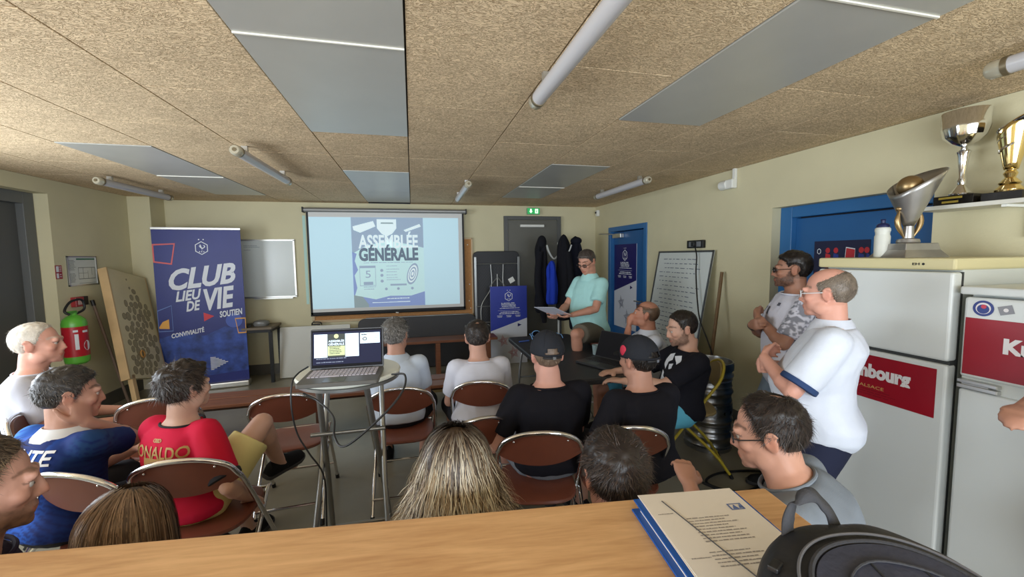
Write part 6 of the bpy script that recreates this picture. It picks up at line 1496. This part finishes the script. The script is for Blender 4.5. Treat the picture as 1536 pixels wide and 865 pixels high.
t = thing('fire_notice', 'small red and white fire instruction notice beside the door recess', 'sign', (XL, y0, z0), PI / 2); M = frame((0, -.003, 0), (1, 0, 0), (0, 0, 1))
M_fred = mat('fire_red', rgb(156, 44, 52), rough=.4)
MB().span((0, -.003, 0), (w, 0, h)).build('notice_plate', M_fred, t, smooth=False)
g = MB(); flat(g, M, rectp(w * .1, h * .52, w * .5, h * .94), .001); flat(g, M, rectp(w * .1, h * .06, w * .45, h * .42), .001); lines(g, M, w * .58, w * .92, [h * .85, h * .7, h * .56, h * .3, h * .14], h * .05, .001, 2); g.build('notice_print', M_ink, t, smooth=False)
y0, y1, z0, z1 = wl_frame(107, 446, 128, 458); w, h = y1 - y0, z1 - z0
t = thing('alarm_call_point', 'dark red break-glass alarm box on the left wall above the extinguisher hose', 'alarm', (XL, y0, z0), PI / 2)
MB().span((0, -.05, 0), (w * .62, 0, h)).build('housing', M_fred, t, smooth=False, bevel=.006); MB().span((w * .64, -.045, .01), (w, 0, h)).build('side_box', M_black, t, smooth=False, bevel=.004)
MB().span((w * .14, -.054, h * .22), (w * .48, -.049, h * .75)).build('glass_pane', mat('pinkish_pane', rgb(190, 160, 160), rough=.2), t, smooth=False)
# extinguisher
pe = atx(117, 545, XL + .12); pt_ = atx(117, 468, XL + .12); print('ext', pe, pt_)
eh = pt_[2] - pe[2]; t = thing('fire_extinguisher', 'red and green fire extinguisher with a black hose on the left wall', 'extinguisher', (XL + .12, pe[1], pe[2]), 0); r = .095
M_eg = mat('extinguisher_green', rgb(96, 178, 62), rough=.3); M_er = mat('extinguisher_red', rgb(178, 30, 44), rough=.3)
MB().lathe([(r * .7, 0), (r * .95, .02), (r, .05), (r, eh * .16)], seg=32).build('lower_body', M_eg, t); MB().lathe([(r * 1.004, eh * .16), (r * 1.004, eh * .74)], seg=32).build('red_label', M_er, t)
MB().lathe([(r, eh * .74), (r, eh * .80), (r * .9, eh * .87), (r * .6, eh * .93), (r * .3, eh * .96), (r * .25, eh * 1.0)], seg=32).build('upper_body', M_eg, t)
g = MB()
for dz, ln in [(.03, .10), (0, .12)]: g.box((.0, -.02 + 0, eh * (1.0 + dz)), (.03, ln, .014))
g.build('lever', M_eg, t, smooth=False, bevel=.004)
MB().tube(catmull([V(p) for p in [(0, .03, eh * .97), (.03, .10, eh * 1.06), (.02, .09, eh * 1.24), (.0, -.02, eh * 1.22), (0, -.10, eh * 1.06), (.03, -.085, eh * .98)]], 6), .011, 10).build('hose', M_black, t)
MB().box((.0, .11, eh * .68), (.03, .05, .045)).build('bracket', M_black, t, smooth=False, bevel=.004)
for k, (a_, z_, w_, h_) in enumerate([(-.9, .30, .028, .30), (-.15, .62, .05, .04), (-.95, .64, .035, .04)]):
    vs = [(1.012 * r * math.cos(a_ + u * w_ / r), 1.012 * r * math.sin(a_ + u * w_ / r), eh * (z_ + v)) for v in (0, h_) for u in (-.5, -.25, 0, .25, .5)]
    g = MB(); g.add(vs, [(i, i + 1, i + 6, i + 5) for i in range(4)]); g.build('label_print', M_ink, t)
vs = [(1.012 * r * math.cos(-.05 + x / r), 1.012 * r * math.sin(-.05 + x / r), eh * .36 + y) for x, y in disc(0, 0, .034, 14, .05)]; g = MB(); g.add(vs, [tuple(range(14))]); g.build('label_print', M_ink, t)

# perforated game board leaning in the corner ----------------------------------
M_gb = mat('cream_board_paint', rgb(208, 196, 158), rough=.5, noise=.05, nscale=5); M_gw = mat('pale_pine', rgb(206, 174, 128), rough=.55, noise=.1, nscale=6)
tL, tR = V(atx(160, 401, -3.30)), V(atx(206, 402, -3.30)); bL = V(atx(196, 568, -2.98)); up = (tL - bL).normalized(); yv = V((0, 1, 0)); xv = (yv - up * yv.dot(up)).normalized(); Wg = .60; Hg = (tL - bL).length
print('gb', tL, tR, bL, Hg)
Mg = frame(tuple(bL), xv, up)
t = thing('game_board', 'cream wooden board full of irregular holes leaning in the left corner', 'board', (0, 0, 0))
MB().prism(rectp(0, 0, Wg, Hg), -.05, Mg).build('board_panel', M_gb, t, smooth=False, bevel=.003)
for x in (0.0, Wg): MB().prism(rectp(x - .012, -.0, x + .012, Hg + .005), -.085, Mg).build('side_rail', M_gw, t, smooth=False, bevel=.003)
ft = bL - up * (bL.z / up.z)
for x in (.05, Wg - .05): MB().prism(rectp(x - .028, -(bL.z / up.z) + .02, x + .028, .05), -.045, Mg).build('leg', M_gw, t, smooth=False, bevel=.003)
rr = random.Random(5); M_hole = mat('board_hole', rgb(150, 140, 112), rough=.9); M_hr = mat('hole_rim', rgb(112, 100, 74), rough=.7)
k = 0
for row in range(13):
    for c in range(6):
        x = .10 + c * .078 + (row % 2) * .038 + rr.uniform(-.012, .012); y = Hg * .07 + row * Hg * .062 + rr.uniform(-.012, .012)
        if x > Wg - .05 or (row > 10 and c not in (2, 3)) or rr.random() < .10 or (c == 0 and row > 8): continue
        ra, rb = .020 + rr.random() * .012, .028 + rr.random() * .018
        MB().prism([(x + p[0] * 1.18, y + p[1] * 1.14) for p in disc(0, 0, ra, 12, rb)], .0015, Mg).build('hole_rim', M_hr, t, smooth=False); MB().prism([(x + p[0], y + p[1]) for p in disc(0, 0, ra, 12, rb)], .0022, Mg).build('hole', M_hole, t, smooth=False)
MB().tube([Mg @ V((.25 + .03 * math.cos(a), Hg * .22 + .04 * math.sin(a), .012)) for a in np.linspace(0, 2 * PI, 16, endpoint=False)], .008, 8, closed=True).build('rope_ring', mat('orange_ring', rgb(186, 136, 70), rough=.6), t)
MB().prism(disc(.26, Hg * .93, .01, 8, .014), .003, Mg).build('hole', M_hole, t, smooth=False); MB().prism(disc(.28, Hg * .85, .014, 8, .018), .003, Mg).build('hole', M_hole, t, smooth=False)

# coat stand and clothes -------------------------------------------------------
YC = 5.78
t = thing('coat_stand', 'white metal coat stand in front of the grey door', 'coat stand', (float(aty(838, 470, YC)[0]), YC, 0)); M_cs = mat('white_lacquered_tube', rgb(206, 208, 206), rough=.3)
MB().tube([(0, 0, .03), (0, 0, 1.84)], .016, 12).build('pole', M_cs, t)
for k in range(4):
    a = k * PI / 2 + .5; dx, dy = math.cos(a), math.sin(a); MB().tube(catmull([V(p) for p in [(0, 0, 1.66), (dx * .10, dy * .10, 1.60), (dx * .20, dy * .20, 1.70), (dx * .25, dy * .25, 1.80)]], 5), .010, 8).build('hook_arm', M_cs, t)
    MB().tube(catmull([V(p) for p in [(0, 0, .28), (dx * .10, dy * .10, .20), (dx * .26, dy * .26, .012)]], 5), .012, 8).build('foot', M_cs, t)
def garment(label, cat, px0, px1, py0, py1, y, m, name, depth=.07, taper=.75, sleeve=None, seed=1):
    a, b = aty(px0, py0, y), aty(px1, py1, y); xc = (a[0] + b[0]) / 2; hw_ = (b[0] - a[0]) / 2; zt_, zb = a[2], b[2]; R = []
    for v in np.linspace(0, 1, 16):
        wv = hw_ * np.interp(v, [0, .05, .15, .5, .85, 1], [.18, .45, taper, .95, 1, .9]); dv = depth * np.interp(v, [0, .1, .5, 1], [.3, .8, 1, .9])
        R.append([V((wv * math.cos(an), dv * math.sin(an) * (1 + .25 * math.sin(5 * an + seed)), zt_ - zb - (zt_ - zb) * v + 0)) for an in np.linspace(0, 2 * PI, 28, endpoint=False)])
    t = thing(name, label, cat, (xc, y, zb)); mb = MB(); mb.loft(R)
    o = mb.build('cloth', m, t, sub=1); co = get_co(o.data); no = get_no(o.data); hh_ = (1 - np.abs(vnoise(co * np.array([1.6, 1.6, .35]), 14, seed)) * 2) * .014; co += no * hh_[:, None]; o.data.vertices.foreach_set('co', co.ravel())
    return t, hw_, zt_ - zb
C_coat = cloth('black_coat_cloth', rgb(24, 24, 30)); C_coatblue = cloth('royal_blue_cloth', rgb(34, 62, 178)); C_coat2 = cloth('dark_navy_coat_cloth', rgb(26, 28, 40))
def sleeve(t, pts, r, m): MB().tube(catmull([V(p) for p in pts], 4), r, 14).build('sleeve', m, t)
t, w_, h_ = garment('black hooded jacket hanging left on the coat stand', 'jacket', 802, 822, 354, 469, YC - .02, C_coat, 'hooded_jacket', .08, .9, seed=1)
sleeve(t, [(-.04, -.06, h_ * .80), (-.08, -.08, h_ * .4), (.00, -.08, h_ * .0), (.02, -.07, -.13)], [.05, .055, .045, .032], C_coat); MB().ball((0, -.03, h_ * .92), (.07, .06, .10)).build('hood', C_coat, t)
t, w_, h_ = garment('royal blue sports shirt hanging in the middle of the coat stand', 'shirt', 819, 836, 391, 456, YC - .16, C_coatblue, 'hanging_shirt', .05, .8, seed=2)
t, w_, h_ = garment('long black coat hanging right of the blue shirt on the coat stand', 'coat', 834, 857, 351, 480, YC - .08, C_coat, 'hanging_coat', .09, .85, seed=3)
sleeve(t, [(.03, -.08, h_ * .80), (.07, -.10, h_ * .45), (.05, -.09, h_ * .05)], [.05, .055, .038], C_coat)
t, w_, h_ = garment('dark navy jacket rightmost on the coat stand beside the reader', 'jacket', 853, 873, 354, 494, YC + .04, C_coat2, 'hanging_jacket', .09, 1.0, seed=4)
MB().ball((0, -.03, h_ * .95), (.09, .06, .06)).build('collar', C_coat2, t)

# sheet held by the reader -----------------------------------------------------
ps = P[12]; wr, wl = ps['A']['R'][2], ps['A']['L'][2]
Mw_ = ps['root'].matrix_world; a, b = Mw_ @ wr, Mw_ @ wl; m_ = (a + b) / 2; f = Mw_.to_3x3() @ V((0, 1, 0))
o = MB().prism([(x * 1, y) for x, y in [(-.15, -.02), (.15, -.02), (.15, .20), (-.15, .20)]], .002, frame(tuple(m_ + f * .07 + V((0, 0, .012))), (b - a) * -1, f + V((0, 0, .45)))).build('paper_sheet', mat('sheet_paper', rgb(214, 218, 232), rough=.7), None, smooth=False)
tag(o, 'white sheet of paper held in both hands by the standing reader', 'paper')
# white emblem on the black T-shirt of the bearded man
g = MB(); I4 = Matrix.Identity(4)
for pts in [[(-.5, .1), (-.35, .42), (-.1, .5), (.0, .3), (-.2, .2), (-.28, -.05)], [(.0, .42), (.30, .5), (.5, .30), (.42, .1), (.25, .28)], [(-.45, -.1), (-.2, -.2), (.1, .1), (.3, .0), (.2, -.2), (.38, -.35), (.1, -.5), (-.1, -.42), (-.35, -.48)], [(-.1, .15), (.15, .22), (.1, .05), (-.05, .0)]]: flat(g, I4, pts[::-1], 0)
surf_text(P[14], '', M_ink, (-.03, .62), .20, .24, name='emblem', direction=1, poly=([(v[0], v[1]) for v in g.v], g.f))
g = MB(); flat(g, I4, rectp(-.5, -.5, .5, .5), 0)
surf_text(P[15], '', mat('tee_print_dark', rgb(84, 84, 96), rough=.8), (.065, .74), .055, .05, name='chest_print', direction=1, poly=([(v[0], v[1]) for v in g.v], g.f))
surf_text(P[15], '', MATS['tee_print_dark'], (-.05, .84), .03, .02, name='brand_mark', direction=1, poly=([(v[0], v[1]) for v in g.v], g.f))
# wristwatch of the man by the door
A15 = P[15]['A']['R']; d = (A15[2] - A15[1]).normalized(); c = A15[2] - d * .03
MB().tube([c - d * .012, c + d * .012], .031, 20).build('wristwatch', M_black, P[15]['root'])

# shelf and trophies -----------------------------------------------------------
t = thing('wall_shelf', 'white shelf on the right wall above the fridges holding two cups', 'shelf', (XR, 0.95, 1.87))
MB().span((-.22, -.85, -.0), (0, .82, .022)).build('shelf_board', mat('white_shelf', rgb(214, 212, 202), rough=.5), t, smooth=False, bevel=.002)
for y in (.45, -.4): MB().span((-.20, y - .01, -.012), (0, y + .01, 0)).build('bracket', M_white, t, smooth=False); MB().span((-.012, y - .01, -.16), (0, y + .01, 0)).build('bracket_leg', M_white, t, smooth=False)
M_sil = mat('polished_silver', (.80, .80, .80), rough=.12, metal=1.0); M_gld = mat('polished_gold', (.85, .66, .30), rough=.14, metal=1.0); M_blk = mat('black_marble', rgb(22, 18, 16), rough=.25); M_pewter = mat('brushed_pewter', (.42, .41, .40), rough=.36, metal=.9, noise=.12, nscale=9); M_bronze = mat('aged_bronze', (.40, .28, .14), rough=.35, metal=.9)
M_plate = mat('gold_plate', rgb(206, 180, 84), rough=.3, metal=.5)
c1 = V((2.915, 1.615, 1.892)); zt1 = atx(1445, 168, 2.915)[2] - 1.892
t = thing('trophy_cup', 'tall silver trophy cup with a faceted bowl on a black base', 'trophy', tuple(c1))
MB().box((0, 0, .026), (.12, .17, .052)).build('base', M_blk, t, smooth=False, bevel=.002)
for z in (.040, .018): MB().box((-.061, .01, z), (.002, .10 - (.03 if z < .03 else 0), .011)).build('name_plate', M_plate, t, smooth=False)
H = zt1; MB().lathe([(.045, .052), (.047, .062), (.030, .085), (.016, .11), (.020, .13), (.013, .15), (.024, H * .53), (.030, H * .57), (.014, H * .60), (.012, H * .62)], seg=32).build('stem', M_sil, t)
MB().lathe([(.010, H * .62), (.050, H * .66), (.080, H * .73), (.092, H * .82), (.094, H * .86), (.093, H * .865), (.096, H * .99), (.094, H * 1.0), (.090, H * .87), (.086, H * .80), (.04, H * .67), (.0, H * .64)], seg=64, fn=lambda a, z: 1 + (.035 * abs(math.sin(a * 8)) if .66 * H < z < .84 * H else .008 * math.sin(a * 8))).build('bowl', M_sil, t, angle=25)
c2 = V((2.92, 1.43, 1.892)); H = atx(1510, 174, 2.92)[2] - 1.892
t = thing('trophy_cup', 'gold cone-shaped trophy with a slanted black-lined rim and black base', 'trophy', tuple(c2))
MB().box((0, 0, .022), (.12, .15, .044)).build('base', M_blk, t, smooth=False, bevel=.002)
MB().lathe([(.050, .044), (.052, .055), (.034, .078), (.040, .088), (.018, .115), (.026, .135), (.018, .15), (.02, .158)], seg=32).build('stem', M_gld, t)
def slant(parent, nm, m, r0, r1, z0, z1, ztilt, a0, a1, n=40, th=.003):
    mb = MB(); R = 8; vs = []
    for i in range(R + 1):
        for k in range(n + 1):
            a = a0 + (a1 - a0) * k / n; top = z1 + ztilt * math.sin(a); z = z0 + (top - z0) * i / R; r = r0 + (r1 - r0) * (z - z0) / (z1 - z0); vs.append((r * math.cos(a), r * math.sin(a), z))
    mb.add(vs, [(i * (n + 1) + k, i * (n + 1) + k + 1, (i + 1) * (n + 1) + k + 1, (i + 1) * (n + 1) + k) for i in range(R) for k in range(n)])
    o = mb.build(nm, m, parent); s_ = o.modifiers.new('s', 'SOLIDIFY'); s_.thickness = th; return o
slant(t, 'cone_bowl', M_gld, .022, .062, .155, H * .86, -.055, 0, 2 * PI)
slant(t, 'black_lining', M_blk, .018, .056, .30, H * .852, -.053, 0, 2 * PI, th=.001)
for k in range(3): MB().tube([(.05 * math.cos(a) * (.8 + k * .1) - .004, .05 * math.sin(a) * (.8 + k * .1), H * .48 + k * .05 + a * .02) for a in np.linspace(2.0, 4.4, 12)], .007, 8).build('silver_swirl', M_sil, t)
# statue trophy on the fridge
c3 = V((2.62, 1.66, 1.6125)); zt3 = atx(1400, 238, 2.62)[2] - c3.z; print('statue', atx(1335, 383, 2.6), atx(1430, 383, 2.6), zt3)
t = thing('trophy_statue', 'large pewter scoop-shaped trophy with a ball and bronze hands on the tall fridge', 'trophy', tuple(c3), 1.30)
def sq(w, z): return [V((w * x, w * y, z)) for x, y in ((-1, -1), (1, -1), (1, 1), (-1, 1))]
MB().loft([sq(.115, 0), sq(.108, .012), sq(.090, .04), sq(.083, .075)]).build('base', M_pewter, t, smooth=False, bevel=.003)
MB().lathe([(.046, .075), (.050, .083), (.046, .098), (.02, .105)], seg=32).build('collar', M_pewter, t)
Hs = zt3; MB().tube([(0, 0, .10), (0, 0, Hs * .50)], [.024, .020], 16).build('stem', M_pewter, t)
slant(t, 'scoop', M_pewter, .018, .112, .17, Hs * .80, -.070, 0.0, 2 * PI, th=.005)
MB().ball((.0, .006, Hs * .755), .056, None, 24, 16).build('ball', M_bronze, t)
for sg in (-1, 1):
    R = []
    for v in np.linspace(0, 1, 9):
        z = .105 + v * .15; cx = sg * (.022 + .040 * math.sin(v * PI * .75)); wv = .004 + .022 * math.sin(PI * min(v * .95 + .03, 1)); R.append([V((wv * .5 * math.cos(a), cx + wv * .55 * math.sin(a), z)) for a in np.linspace(0, 2 * PI, 12, endpoint=False)])
    MB().loft(R).build('bronze_hand', M_bronze, t); MB().ball((-.0, sg * .052, .262), (.016, .020, .013)).build('bronze_fist', M_bronze, t)
# bottle
pbt = atx(1322, 383, 2.55); hb = atx(1322, 329, 2.55)[2] - 1.6125
t = thing('sports_bottle', 'white sports bottle with a dark blue cap on the tall fridge', 'bottle', (2.55, float(pbt[1]) , 1.6125))
MB().lathe([(.030, 0), (.034, .004), (.035, hb * .55), (.031, hb * .60), (.032, hb * .66), (.035, hb * .70), (.034, hb * .76), (.026, hb * .80)], seg=32).build('bottle_body', mat('milky_plastic', rgb(212, 214, 206), rough=.4), t)
MB().lathe([(.029, hb * .78), (.029, hb * .84), (.022, hb * .88), (.010, hb * .90), (.010, hb * .97), (.013, hb * .985), (.010, hb), (0, hb)], seg=24).build('cap', mat('dark_blue_cap', rgb(24, 34, 78), rough=.4), t)
# low white box between the two fridges' tops is the side of the tall one; nothing stands there
